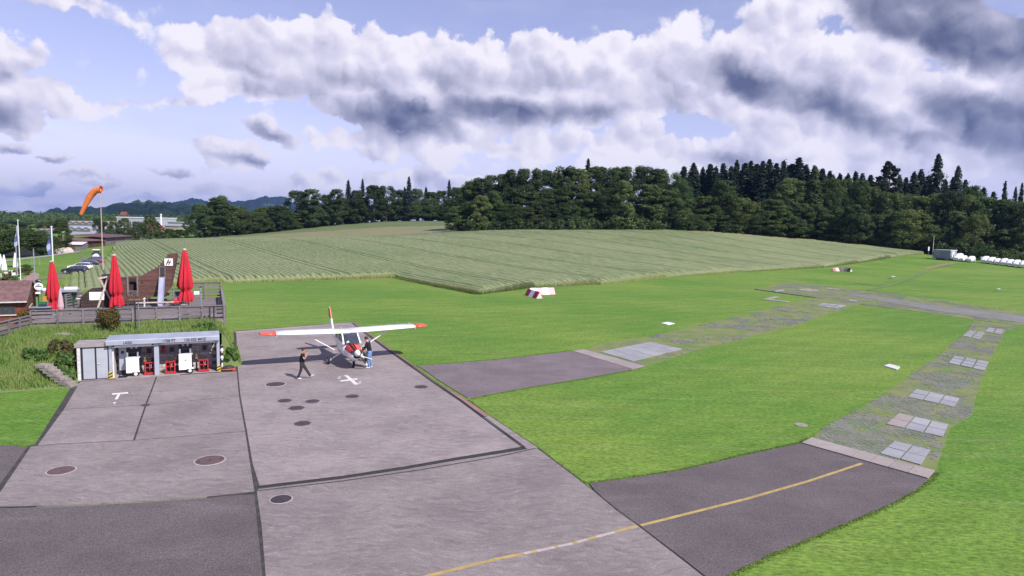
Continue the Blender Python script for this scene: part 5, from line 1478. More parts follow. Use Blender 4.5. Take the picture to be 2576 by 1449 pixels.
# wing: airfoil ribs swept along x
def rib(x, le, ch, z, th, n=10):
    up, lo_ = [], []
    for k in range(n + 1):
        t = (1 - math.cos(PI * k / n)) / 2
        y = 5 * th * (0.2969 * math.sqrt(t) - 0.1260 * t - 0.3516 * t * t + 0.2843 * t ** 3 - 0.1036 * t ** 4)
        up.append((x, le + t * ch, z + y * ch * 1.25)); lo_.append((x, le + t * ch, z - y * ch * 0.55))
    return up + lo_[::-1][1:-1]
zw = lambda x: 1.83 + abs(x) * 0.022
LEY = -0.60
def wing_part(xs_, name, m, tipcurve=False):
    R_ = []
    for x in xs_:
        ax = abs(x)
        ch = 1.74 if ax < 2.5 else 1.74 - (ax - 2.5) / 2.6 * 0.46
        le = LEY + (0 if ax < 2.5 else (ax - 2.5) / 2.6 * 0.16)
        th = 0.15
        if ax > 4.85:
            q = (ax - 4.85) / 0.25; ch *= 1 - 0.30 * q; le += 0.16 * q; th *= 1 - 0.45 * q
        R_.append(rib(x, le, ch, zw(x), th))
    return MB().loft(R_).build(name, m, plane, smooth=True)
for s in (-1, 1):
    w_ = wing_part([s * q for q in (0.0, 1.2, 2.5, 3.4, 4.22)], 'wing', WH)
    tp = wing_part([s * q for q in (4.225, 4.6, 4.85, 5.0, 5.1)], 'wing_tip', M['orange_red'])
    MB().beam((s * 4.23, LEY + 0.12, zw(4.2) - 0.01), (s * 4.23, LEY + 1.50, zw(4.2) - 0.01), 0.012, 0.23).build('tip_seam', M['white'], tp)
    # control surface gaps
    MB().beam((s * 0.62, LEY + 1.16, zw(0.6) + 0.125), (s * 2.4, LEY + 1.16, zw(2.4) + 0.125), 0.015, 0.008).build('flap_gap', M['grey_metal'], w_)
    MB().beam((s * 2.5, LEY + 1.16, zw(2.5) + 0.125), (s * 4.2, LEY + 1.10, zw(4.2) + 0.11), 0.015, 0.008).build('aileron_gap', M['grey_metal'], w_)
    MB().beam((s * 0.50, -0.10, 0.66), (s * 2.55, -0.18, 1.83), 0.11, 0.045).build('wing_strut', WH, plane)
    # main gear
    MB().tube([(s * 0.42, 0.02, 0.60), (s * 0.80, 0.04, 0.40), (s * 1.06, 0.05, 0.21)], [0.05, 0.042, 0.035], 8).build('gear_leg', WH, plane)
    wh = MB().loft([[(s * (1.15 + dx), 0.05 + r_ * math.cos(a), 0.225 + r_ * math.sin(a)) for a in [2 * PI * k / 20 for k in range(20)]] for dx, r_ in ((-0.075, 0.15), (-0.07, 0.20), (-0.03, 0.225), (0.03, 0.225), (0.07, 0.20), (0.075, 0.15))]).build('main_wheel', M['rubber'], plane, smooth=False)
    MB().tube([(s * 1.07, 0.05, 0.225), (s * 1.235, 0.05, 0.225)], 0.10, 12).build('hub', M['white'], wh)
    MB().box(s * 1.03, 0.10, 0.28, 0.05, 0.14, 0.12).build('brake', M['grey_metal'], wh)
    # tailplane
    ht = MB().loft([rib(s * 0.05, 3.95, 0.95, 1.20, 0.09, 6), rib(s * 1.15, 4.10, 0.72, 1.20, 0.09, 6)]).build('tailplane', WH, plane, smooth=True)
    MB().loft([rib(s * 1.155, 4.10, 0.72, 1.20, 0.09, 6), rib(s * 1.42, 4.16, 0.60, 1.20, 0.07, 6), rib(s * 1.53, 4.28, 0.40, 1.20, 0.05, 6)]).build('tailplane_tip', M['red'], plane, smooth=True)
# nose gear
MB().tube([(0, -1.62, 0.62), (0, -1.50, 0.42), (0, -1.47, 0.36)], 0.042, 8).build('nose_leg', M['white'], plane)
nw = MB().loft([[(dx, -1.45 + r_ * math.cos(a), 0.20 + r_ * math.sin(a)) for a in [2 * PI * k / 20 for k in range(20)]] for dx, r_ in ((-0.06, 0.13), (-0.05, 0.18), (-0.02, 0.20), (0.02, 0.20), (0.05, 0.18), (0.06, 0.13))]).build('nose_wheel', M['rubber'], plane)
for s in (-1, 1):
    MB().beam((s * 0.085, -1.46, 0.42), (s * 0.085, -1.45, 0.18), 0.03, 0.07).build('fork', M['white'], nw)
MB().box(0, -1.46, 0.43, 0.20, 0.10, 0.05).build('fork_crown', M['white'], nw)
# fin: swept, white root with orange rudder top
def fin_slab(poly, th, name, m, par):
    mb = MB(); n = len(poly)
    P = [(-th / 2, y, z) for y, z in poly] + [(th / 2, y, z) for y, z in poly]
    mb.add(P, [tuple(range(n)), tuple(range(n, 2 * n))[::-1]] + [((k + 1) % n, k, k + n, (k + 1) % n + n) for k in range(n)])
    return mb.build(name, m, par, bevel=0.02)
fin_slab([(3.05, 1.30), (3.9, 1.48), (4.32, 2.02), (4.92, 2.02), (4.62, 1.12), (4.1, 1.20)], 0.10, 'fin', WH, plane)
fin_slab([(4.325, 2.025), (4.72, 2.58), (4.80, 2.62), (5.12, 2.62), (4.925, 2.025)], 0.105, 'fin_top', M['fin_orange'], plane)
MB().lathe([(0.04, 2.60), (0.05, 2.64), (0.01, 2.70)], 0, 4.95, 8).build('beacon', M['wood_pale'], plane)
# antenna rods behind the cabin
MB().tube([(0.15, 2.2, 1.35), (0.15, 2.3, 1.75)], 0.012, 6).build('antenna', M['white'], plane)
# spinner and propeller
MB().loft([[(r_ * math.cos(a), y, 0.96 + r_ * math.sin(a)) for a in [2 * PI * k / 16 for k in range(16)]] for y, r_ in ((-2.25, 0.19), (-2.34, 0.18), (-2.46, 0.14), (-2.55, 0.07), (-2.58, 0.01))]).build('spinner', M['white'], plane, smooth=True)
pa = R(-50)
for k, sgn in enumerate((1, -1)):
    secs = []
    for q, (r_, ch, tw) in enumerate(((0.10, 0.09, 0.9), (0.25, 0.13, 0.8), (0.5, 0.14, 0.55), (0.75, 0.12, 0.4), (0.80, 0.11, 0.38))):
        cx, cz = math.cos(pa) * r_ * sgn, 0.96 + math.sin(pa) * r_ * sgn
        tx, tz = -math.sin(pa), math.cos(pa)
        secs.append([(cx + tx * ch / 2 * a * math.cos(tw) * sgn, -2.31 + b * 0.018 + ch / 2 * a * math.sin(tw), cz + tz * ch / 2 * a * math.cos(tw) * sgn) for a, b in ((-1, 0), (0, 1), (1, 0), (0, -1))])
    bl = MB().loft(secs).build('propeller_blade', M['dark'], plane)
    secs2 = []
    for r_, ch, tw in ((0.801, 0.11, 0.38), (0.90, 0.085, 0.33), (0.92, 0.05, 0.32)):
        cx, cz = math.cos(pa) * r_ * sgn, 0.96 + math.sin(pa) * r_ * sgn
        tx, tz = -math.sin(pa), math.cos(pa)
        secs2.append([(cx + tx * ch / 2 * a * math.cos(tw) * sgn, -2.31 + b * 0.018 + ch / 2 * a * math.sin(tw), cz + tz * ch / 2 * a * math.cos(tw) * sgn) for a, b in ((-1, 0), (0, 1), (1, 0), (0, -1))])
    MB().loft(secs2).build('blade_tip', M['white'], bl)

# ------------------------------------------------------------------ people
def skin_mesh(name, verts, edges, radii, root, m, parent, sub=2):
    me = bpy.data.meshes.new(name); me.from_pydata(verts, edges, [])
    o = bpy.data.objects.new('skin_source', me); COL.objects.link(o)
    md = o.modifiers.new('skin', 'SKIN'); md.use_smooth_shade = True
    for i, d in enumerate(me.skin_vertices[0].data):
        r_ = radii[i]; d.radius = r_ if isinstance(r_, tuple) else (r_, r_); d.use_root = (i == root)
    sb = o.modifiers.new('sub', 'SUBSURF'); sb.levels = sub; sb.render_levels = sub
    dg = bpy.context.evaluated_depsgraph_get()
    nm = bpy.data.meshes.new_from_object(o.evaluated_get(dg))
    bpy.data.objects.remove(o); bpy.data.meshes.remove(me)
    nm.name = name; nm.materials.clear(); nm.materials.append(m)
    nm.polygons.foreach_set('use_smooth', [True] * len(nm.polygons))
    p = bpy.data.objects.new(name, nm); COL.objects.link(p); p.parent = parent
    return p

def hand_chain(V, E, RR, wrist, palm, fdir, side, up, curl=0.35):
    """five fingers rooted in the palm"""
    f = Vector(fdir).normalized(); s = Vector(side).normalized(); u = Vector(up).normalized(); P = Vector(palm)
    pi_ = len(V); V.append(tuple(P)); E.append((wrist, pi_)); RR.append((0.036, 0.022))
    for k, ln in enumerate((0.062, 0.072, 0.068, 0.054)):
        b = P + f * 0.035 + s * (0.030 - 0.020 * k)
        a = b + f * ln * 0.55 - u * curl * 0.02; c = a + f * ln * 0.45 - u * curl * 0.05
        i = len(V); V += [tuple(b), tuple(a), tuple(c)]; E += [(pi_, i), (i, i + 1), (i + 1, i + 2)]; RR += [0.0095, 0.0085, 0.007]
    b = P + s * 0.040 - f * 0.005; a = b + s * 0.02 + f * 0.03; c = a + f * 0.028
    i = len(V); V += [tuple(b), tuple(a), tuple(c)]; E += [(pi_, i), (i, i + 1), (i + 1, i + 2)]; RR += [0.013, 0.010, 0.008]

def person(label, loc, rz, J, top_m, leg_m, shoe_m, sleeves, hair_m, scale=1.0):
    """J: joints in metres, facing +x, y to the left. sleeves: 'short' or 'long'"""
    t = thing('person', label, 'person', loc, rz); t.scale = (scale,) * 3
    V, E, RR = [], [], []
    def add(p, r_, prev=None):
        V.append(tuple(p)); RR.append(r_); i = len(V) - 1
        if prev is not None:
            E.append((prev, i))
        return i
    pv = add(J['pelvis'], (0.10, 0.08))
    wa = add(J['waist'], (0.085, 0.065), pv); ch = add(J['chest'], (0.11, 0.075), wa); nk = add(J['neck'], (0.055, 0.055), ch)
    hd = Vector(J['head']); fc = Vector(J['face']).normalized()
    jaw = add(hd - Vector((0, 0, 0.06)) + fc * 0.015, (0.065, 0.07), nk); mid = add(hd + Vector((0, 0, 0.02)), (0.075, 0.09), jaw); topv = add(hd + Vector((0, 0, 0.10)), (0.055, 0.065), mid)
    for s in ('l', 'r'):
        hp = add(J['hip_' + s], 0.075, pv); kn = add(J['knee_' + s], 0.062, hp); an = add(J['ankle_' + s], 0.042, kn); add(J['toe_' + s], (0.038, 0.03), an)
        sh = add(J['shoulder_' + s], 0.046, ch); elb = add(J['elbow_' + s], 0.037, sh); wr = add(J['wrist_' + s], 0.028, elb)
        w0, e0 = Vector(J['wrist_' + s]), Vector(J['elbow_' + s]); f = (w0 - e0).normalized()
        sd = Vector((0, 1, 0)) if abs(f.y) < 0.8 else Vector((1, 0, 0))
        hand_chain(V, E, RR, wr, w0 + f * 0.06, f, sd, f.cross(sd), J.get('curl', 0.5))
    body = skin_mesh('body', V, E, RR, 0, M['skin'], t, 2)
    # head details
    sd = Vector((-fc.y, fc.x, 0))
    nose = MB().lathe([(0.016, -0.02), (0.014, 0.0), (0.004, 0.025)], n=8); 
    o = nose.build('nose', M['skin'], t, tuple(hd + fc * 0.088 + Vector((0, 0, 0.0)))); 
    for s in (-1, 1):
        MB().lathe([(0.002, -0.008), (0.010, 0.0), (0.002, 0.008)], n=8).build('eye', M['dark'], t, tuple(hd + fc * 0.076 + sd * s * 0.032 + Vector((0, 0, 0.028))))
        MB().loft([[(0.012 * math.cos(a), 0.006 * q, 0.028 * math.sin(a)) for a in [2 * PI * k / 8 for k in range(8)]] for q in (-1, 1)]).build('ear', M['skin'], t, tuple(hd + sd * s * 0.080 + Vector((0, 0, 0.012))))
    MB().box(0, 0, 0, 0.012, 0.045, 0.010).build('mouth', plain('lips', 150, 80, 75), t, tuple(hd + fc * 0.080 + Vector((0, 0, -0.052))), math.atan2(fc.y, fc.x))
    hv = Vector((0, 0, 1))
    prof = []
    for q, (rr, zz_) in enumerate(((0.093, 0.0), (0.098, 0.045), (0.092, 0.09), (0.066, 0.128), (0.02, 0.142))):
        prof.append([(hd - fc * (0.018 - 0.006 * q) + Vector((rr * math.cos(a) * 1.08 * fc.x - rr * math.sin(a) * fc.y, rr * math.cos(a) * 1.08 * fc.y + rr * math.sin(a) * fc.x, zz_ + (0.03 * max(0, math.cos(a)) if q == 0 else 0)))) for a in [2 * PI * k / 16 for k in range(16)]])
    MB().loft(prof).build('hair', hair_m, t, smooth=True)
    # shirt
    V, E, RR = [], [], []
    wv = Vector(J['waist']); pvv = Vector(J['pelvis'])
    hem = add(pvv - Vector((0, 0, 0.13)), (0.160, 0.14)); a = add(wv, (0.158, 0.125), hem); b = add(J['chest'], (0.178, 0.132), a); c = add(Vector(J['neck']) - Vector((0, 0, 0.045)), 0.070, b)
    for s in ('l', 'r'):
        s0, e0, w0 = (Vector(J[k + s]) for k in ('shoulder_', 'elbow_', 'wrist_'))
        q = add(s0, 0.088, b)
        if sleeves == 'short':
            add(s0 + (e0 - s0) * 0.55, 0.070, add(s0 + (e0 - s0) * 0.25, 0.072, q))
        else:
            e1 = add(e0, 0.058, q); add(e0 + (w0 - e0) * 0.95, 0.040, e1)
    skin_mesh('shirt', V, E, RR, 0, top_m, t, 2)
    # trousers
    V, E, RR = [], [], []
    p0 = add(pvv + Vector((0, 0, 0.15)), (0.140, 0.118))
    for s in ('l', 'r'):
        h0, k0, a0 = (Vector(J[k + s]) for k in ('hip_', 'knee_', 'ankle_'))
        h = add(h0 - Vector((0, 0, 0.03)), 0.110, p0); m_ = add((h0 + k0) / 2, 0.094, h); k = add(k0, 0.080, m_); m2 = add((k0 + a0) / 2, 0.072, k); add(a0 - (k0 - a0).normalized() * 0.035, 0.064, m2)
    skin_mesh('trousers', V, E, RR, 0, leg_m, t, 2)
    for s in ('l', 'r'):
        a0, t0 = Vector(J['ankle_' + s]), Vector(J['toe_' + s]); d = (t0 - a0); d.normalize()
        up = Vector((0, 0, 1)); hl = a0 - Vector((0, 0, 0.045)) - Vector((d.x, d.y, 0)).normalized() * 0.045
        V, E, RR = [], [], []
        q = add(hl + Vector((0, 0, 0.01)), (0.052, 0.062)); q2 = add(a0 * 0.45 + t0 * 0.55 + Vector((0, 0, 0.0)), (0.054, 0.050), q); add(t0 + d * 0.05, (0.044, 0.030), q2)
        skin_mesh('shoe', V, E, RR, 0, shoe_m, t, 1)
    return t
J1 = dict(pelvis=(0.0, 0, 0.93), waist=(0.0, 0, 1.08), chest=(-0.01, 0, 1.31), neck=(0.03, 0, 1.49), head=(0.09, 0, 1.63), face=(1, 0, 0),
          hip_l=(0.0, 0.09, 0.87), knee_l=(0.22, 0.09, 0.50), ankle_l=(0.44, 0.09, 0.14), toe_l=(0.60, 0.09, 0.20),
          hip_r=(0.0, -0.09, 0.87), knee_r=(-0.06, -0.09, 0.49), ankle_r=(-0.22, -0.09, 0.085), toe_r=(-0.06, -0.09, 0.035),
          shoulder_l=(0.0, 0.18, 1.40), elbow_l=(0.20, 0.20, 1.17), wrist_l=(0.28, 0.08, 1.40),
          shoulder_r=(0.0, -0.18, 1.40), elbow_r=(0.16, -0.20, 1.15), wrist_r=(0.27, -0.07, 1.42), curl=0.9)
_p1 = gp(749, 956.5)
person('person in black t-shirt and dark trousers walking with hands raised to the face', (_p1[0] + 0.22, _p1[1] + 0.1, 0.05), R(8), J1, M['black_cloth'], M['dark_trousers'], M['offwhite'], 'short', plain('hair_grey', 75, 55, 55), 1.01)
J2 = dict(pelvis=(-0.06, 0, 0.94), waist=(-0.02, 0, 1.09), chest=(0.05, 0, 1.32), neck=(0.10, 0, 1.50), head=(0.17, 0, 1.63), face=(1, 0.1, -0.25),
          hip_l=(-0.05, 0.09, 0.88), knee_l=(0.02, 0.10, 0.48), ankle_l=(-0.06, 0.11, 0.085), toe_l=(0.10, 0.13, 0.035),
          hip_r=(-0.05, -0.09, 0.88), knee_r=(-0.02, -0.10, 0.48), ankle_r=(-0.12, -0.12, 0.085), toe_r=(0.05, -0.13, 0.035),
          shoulder_l=(0.06, 0.19, 1.41), elbow_l=(0.16, 0.22, 1.13), wrist_l=(0.36, 0.14, 1.00),
          shoulder_r=(0.06, -0.19, 1.41), elbow_r=(0.18, -0.20, 1.15), wrist_r=(0.42, -0.14, 1.12), curl=0.6)
_p2 = gp(927, 928)
person('person in black long sleeves and blue jeans reaching into the open aircraft cowling', (_p2[0] + 0.02, _p2[1] + 0.05, 0.05), R(172), J2, M['black_cloth'], M['jeans'], M['white'], 'long', M['hair'], 1.10)
_b = yp(912, 888, _p2[1] + 0.0)
t = thing('oil_bottle', 'pale yellow oil bottle held low beside the open cowling', 'bottle', (_b[0], _b[1], _b[2] - 0.05), R(20))
MB().loft([[(x * s, y * s, z) for x, y in ((-0.07, -0.05), (0.07, -0.05), (0.07, 0.05), (-0.07, 0.05))] for s, z in ((0.8, 0.0), (1, 0.04), (1, 0.26), (0.35, 0.33))]).build('body', plain('oil_yellow', 225, 205, 95), t)
MB().lathe([(0.03, 0.33), (0.03, 0.38)], n=8).build('cap', M['dark'], t)

# ------------------------------------------------------------------ crop field: sown rows standing on the slope
CROP = [tuple(p[:2]) for p in FRONT3] + [tuple(p[:2]) for p in BACK3] + [tuple(gp(284, 638)[:2]), tuple(gp(262, 664)[:2]), tuple(gp(200, 684)[:2]), tuple(gp(165, 700)[:2])]
RA = R(33.5)                                  # the rows run away to the left
RD = np.array([-math.sin(RA), math.cos(RA)]); RN = np.array([math.cos(RA), math.sin(RA)])
def clip_line(poly, nrm, dirv, s):
    hits = []
    for i in range(len(poly)):
        a, b = np.array(poly[i]), np.array(poly[(i + 1) % len(poly)])
        da, db = a @ nrm - s, b @ nrm - s
        if (da > 0) != (db > 0):
            p = a + (b - a) * da / (da - db); hits.append(float(p @ dirv))
    hits.sort()
    return [(hits[k], hits[k + 1]) for k in range(0, len(hits) - 1, 2)]
rs = np.random.RandomState(77)
ps = np.array([np.array(p) @ RN for p in CROP])
VV_, FF_ = [], []; base = 0
ROWP = 0.80
s = ps.min() + 0.3; row = 0
CROP_H = 0.86
def edge_dist(xy):
    d = np.full(len(xy), 1e9)
    for a_, b_ in zip(FRONT3[:-1], FRONT3[1:]):
        A_, B_ = np.array(a_[:2]), np.array(b_[:2]); e_ = B_ - A_; q_ = np.clip(((xy - A_) @ e_) / (e_ @ e_), 0, 1)
        d = np.minimum(d, np.linalg.norm(xy - A_ - q_[:, None] * e_, axis=1))
    dl = np.full(len(xy), 1e9)
    LL = [FRONT3[0], gp(165, 700), gp(200, 684), gp(262, 664), gp(284, 638)]
    for a_, b_ in zip(LL[:-1], LL[1:]):
        A_, B_ = np.array(a_[:2]), np.array(b_[:2]); e_ = B_ - A_; q_ = np.clip(((xy - A_) @ e_) / (e_ @ e_), 0, 1)
        dl = np.minimum(dl, np.linalg.norm(xy - A_ - q_[:, None] * e_, axis=1))
    return np.minimum(d, dl * 0.3)
while s < ps.max():
    tram = (row % 22) in (0, 2)
    for a, b in clip_line(CROP, RN, RD, s):
        if b - a < 2.0:
            continue
        near = (RN * s + RD * a)[1] < 135
        n = max(6, int((b - a) / (1.6 if near else 2.4)))
        t = np.linspace(a, b, n + 1); t = np.concatenate([t[:1], t[0] + np.array([0.5, 1.0]), t[1:-1], t[-1] - np.array([1.0, 0.5]), t[-1:]]); t = np.sort(t); n = len(t) - 1
        t[3:-3] += rs.uniform(-0.25, 0.25, n - 5)
        xy = RN[None] * s + RD[None] * t[:, None]
        z = TT(xy[:, 0], xy[:, 1])
        h_edge = np.clip(0.40 + edge_dist(xy) / rs.uniform(2.2, 4.0), 0, 1)
        w_ = ROWP * (0.5 if not tram else 0.36)
        off = rs.normal(0, 0.012, n + 1); h = CROP_H + rs.normal(0, 0.018, n + 1) - (0.14 if tram else 0)
        h = h * h_edge
        prof = [(-w_, -0.1, 0), (-w_ * 0.99, 0.70, 1), (-w_ * 0.5, 0.97, 1), (w_ * 0.5, 1.0, 1), (w_ * 0.99, 0.72, 1), (w_, -0.1, 0)]
        V = np.zeros((n + 1, 6, 3))
        for k, (o_, hz, f) in enumerate(prof):
            jx = off + rs.normal(0, 0.015, n + 1)
            V[:, k, 0] = xy[:, 0] + RN[0] * (o_ + jx); V[:, k, 1] = xy[:, 1] + RN[1] * (o_ + jx)
            V[:, k, 2] = z + h * hz + (rs.normal(0, 0.01, n + 1) if f else 0)
        idq = base + np.arange((n + 1) * 6).reshape(n + 1, 6)
        F = np.stack([idq[:-1, :-1], idq[:-1, 1:], idq[1:, 1:], idq[1:, :-1]], -1).reshape(-1, 4)
        VV_.append(V.reshape(-1, 3)); FF_.append(F); FF_.append(np.array([idq[0, [0, 1, 2, 3]], idq[0, [0, 3, 4, 5]], idq[-1, [3, 2, 1, 0]], idq[-1, [5, 4, 3, 0]]]))
        base += (n + 1) * 6
    s += ROWP; row += 1
def crop_material():
    m = bpy.data.materials.new('wheat'); m.use_nodes = True
    t = NT(m.node_tree); b = m.node_tree.nodes['Principled BSDF']
    b.inputs['Roughness'].default_value = 0.85; b.inputs['Specular IOR Level'].default_value = 0.2
    pos = t.n('ShaderNodeNewGeometry').outputs['Position']
    c = t.mix(t.mapr(t.noise(pos, 0.03, 4.0, 0.5), 0.35, 0.65), (0.172, 0.215, 0.098), (0.216, 0.246, 0.125))
    c = t.mix(t.mapr(t.noise(t.mapping(pos, rot=(0, 0, -RA), scale=(0.5, 0.06, 1)), 1.0, 5.0, 0.6), 0.45, 0.7, 0, 0.40), c, (0.262, 0.258, 0.150))
    c = t.mix(t.mapr(t.noise(pos, 0.25, 4.0, 0.6), 0.5, 0.75, 0, 0.5), c, (0.135, 0.185, 0.080))
    g = t.noise(t.mapping(pos, scale=(1, 1, 0.25)), 5.0, 4.0, 0.75)
    c = t.vmath('SCALE', c, scale=t.mapr(g, 0.3, 0.7, 0.74, 1.24, smooth=False))
    m.node_tree.links.new(c, b.inputs['Base Color'])
    bn = t.n('ShaderNodeBump'); bn.inputs['Strength'].default_value = 0.4; bn.inputs['Distance'].default_value = 0.04
    m.node_tree.links.new(g, bn.inputs['Height']); m.node_tree.links.new(bn.outputs[0], b.inputs['Normal'])
    return m
M['wheat'] = crop_material()
V = np.concatenate(VV_); F = np.concatenate(FF_)
me = bpy.data.meshes.new('wheat_crop'); me.from_pydata(V.tolist(), [], F.tolist()); me.materials.append(M['wheat'])
o = stuff(bpy.data.objects.new('wheat_crop', me)); COL.objects.link(o)
# stalks along the mown edge
def edge_points(P3, n, wdt, seed, inward):
    P = [np.array(p[:2]) for p in P3]
    L = [np.linalg.norm(P[i + 1] - P[i]) for i in range(len(P) - 1)]; cum = np.concatenate([[0], np.cumsum(L)])
    rs = np.random.RandomState(seed)
    wgt = np.array([L[i] / (0.5 * (P[i] + P[i + 1])[1]) for i in range(len(L))]); wgt /= wgt.sum()
    i = rs.choice(len(L), n, p=wgt); q = rs.rand(n)
    A = np.array(P)[i]; B = np.array(P)[i + 1]; d = (B - A) / np.linalg.norm(B - A, axis=1)[:, None]
    nr = np.stack([-d[:, 1], d[:, 0]], 1) * inward
    b = A + (B - A) * q[:, None] + nr * (np.abs(rs.normal(0, wdt, n)) - 0.35)[:, None]
    return np.stack([b[:, 0], b[:, 1], TT(b[:, 0], b[:, 1])], 1)
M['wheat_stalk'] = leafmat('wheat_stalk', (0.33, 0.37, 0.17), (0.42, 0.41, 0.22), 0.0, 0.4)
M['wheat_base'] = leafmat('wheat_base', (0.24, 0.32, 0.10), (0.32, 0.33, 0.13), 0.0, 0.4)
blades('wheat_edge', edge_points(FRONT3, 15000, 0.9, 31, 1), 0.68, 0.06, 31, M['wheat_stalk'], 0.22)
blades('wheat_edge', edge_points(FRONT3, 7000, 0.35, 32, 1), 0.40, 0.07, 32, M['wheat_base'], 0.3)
LEFT3 = [FRONT3[0], gp(165, 700), gp(200, 684), gp(262, 664), gp(284, 638)]
blades('wheat_edge', edge_points(LEFT3, 3000, 1.2, 33, -1), 0.5, 0.07, 33, M['meadow'], 0.4)
# stubble and young crop strips behind the field: low standing growth
def strip_crop(name, px_near, px_far, h, m, seed, rows=16, cols=60):
    A = [yp(*q) for q in px_near]; B = [yp(*q) for q in px_far]
    ta = np.linspace(0, 1, cols)
    def samp(P):
        P = np.array(P)[:, :2]; q = np.linspace(0, 1, len(P))
        return np.stack([np.interp(ta, q, P[:, 0]), np.interp(ta, q, P[:, 1])], 1)
    A, B = samp(A), samp(B); rs = np.random.RandomState(seed); V = []
    for i in range(rows):
        p = A + (B - A) * i / (rows - 1); z = TT(p[:, 0], p[:, 1]) + h + rs.normal(0, h * 0.10, cols)
        if i in (0, rows - 1):
            z = TT(p[:, 0], p[:, 1]) - 0.05
            if i == 0:
                pass
        V.append(np.stack([p[:, 0], p[:, 1], z], 1))
    V = np.concatenate(V); k = np.arange(rows * cols).reshape(rows, cols)
    F = np.stack([k[:-1, :-1], k[:-1, 1:], k[1:, 1:], k[1:, :-1]], -1).reshape(-1, 4)
    me = bpy.data.meshes.new(name); me.from_pydata(V.tolist(), [], F.tolist()); me.materials.append(m)
    o = stuff(bpy.data.objects.new(name, me)); COL.objects.link(o)
M['stubble'] = mat('stubble', (0.190, 0.168, 0.088), (0.150, 0.165, 0.068), 0.08, 0.9, world=True, bump=0.6, bscale=3.0)
M['young_crop'] = mat('young_crop', (0.085, 0.120, 0.040), (0.105, 0.135, 0.050), 0.06, 0.9, world=True, bump=0.6, bscale=3.0)
M['dry_grass'] = mat('dry_grass', (0.235, 0.175, 0.090), (0.150, 0.140, 0.055), 0.3, 0.9, world=True, bump=0.6, bscale=3.0)
strip_crop('stubble', [(290, 633, 213), (400, 613, 264), (671, 602.5, 274), (983, 590, 270), (1171, 580, 264)], [(330, 619, 208.5), (400, 607, 300), (671, 591, 330), (983, 571, 345), (1168, 567.5, 318)], 0.35, M['stubble'], 41)
strip_crop('young_crop', [(400, 607, 302), (671, 591, 332), (983, 571, 347), (1172, 567, 322)], [(400, 602, 330), (671, 576, 380), (983, 558, 402), (1172, 560, 392)], 0.45, M['young_crop'], 42)
strip_crop('dry_grass', [(1650, 578.5, 255.5), (1800, 584, 254.5), (1878, 591, 252.5), (2017, 601, 252.5), (2156, 612, 252.5), (2322, 629, 250.5)], [(1650, 577.5, 259), (1800, 581, 260), (1878, 586.5, 259), (2017, 597, 259), (2156, 608, 259), (2322, 626, 256)], 0.75, M['dry_grass'], 43, rows=6, cols=90)

# ------------------------------------------------------------------ trees
LEAF = {}
LEAF['dark'] = leafmat('leaf_dark', (0.042, 0.074, 0.026), (0.080, 0.118, 0.040), 0.28, 0.25)
LEAF['mid'] = leafmat('leaf_mid', (0.068, 0.110, 0.034), (0.120, 0.160, 0.054), 0.25, 0.25)
LEAF['light'] = leafmat('leaf_light', (0.105, 0.145, 0.042), (0.165, 0.200, 0.070), 0.20, 0.25)
LEAF['spruce'] = leafmat('needle_dark', (0.020, 0.036, 0.024), (0.040, 0.060, 0.034), 0.25, 0.3)
LEAF['blue'] = leafmat('needle_blue', (0.035, 0.055, 0.045), (0.060, 0.080, 0.062), 0.15, 0.3)
M['bark'] = mat('bark', (0.060, 0.045, 0.034), (0.035, 0.027, 0.022), 3.0, 0.9, rnd=0.3)
M['pine_bark'] = mat('pine_bark', (0.20, 0.095, 0.050), (0.13, 0.065, 0.04), 3.0, 0.9)

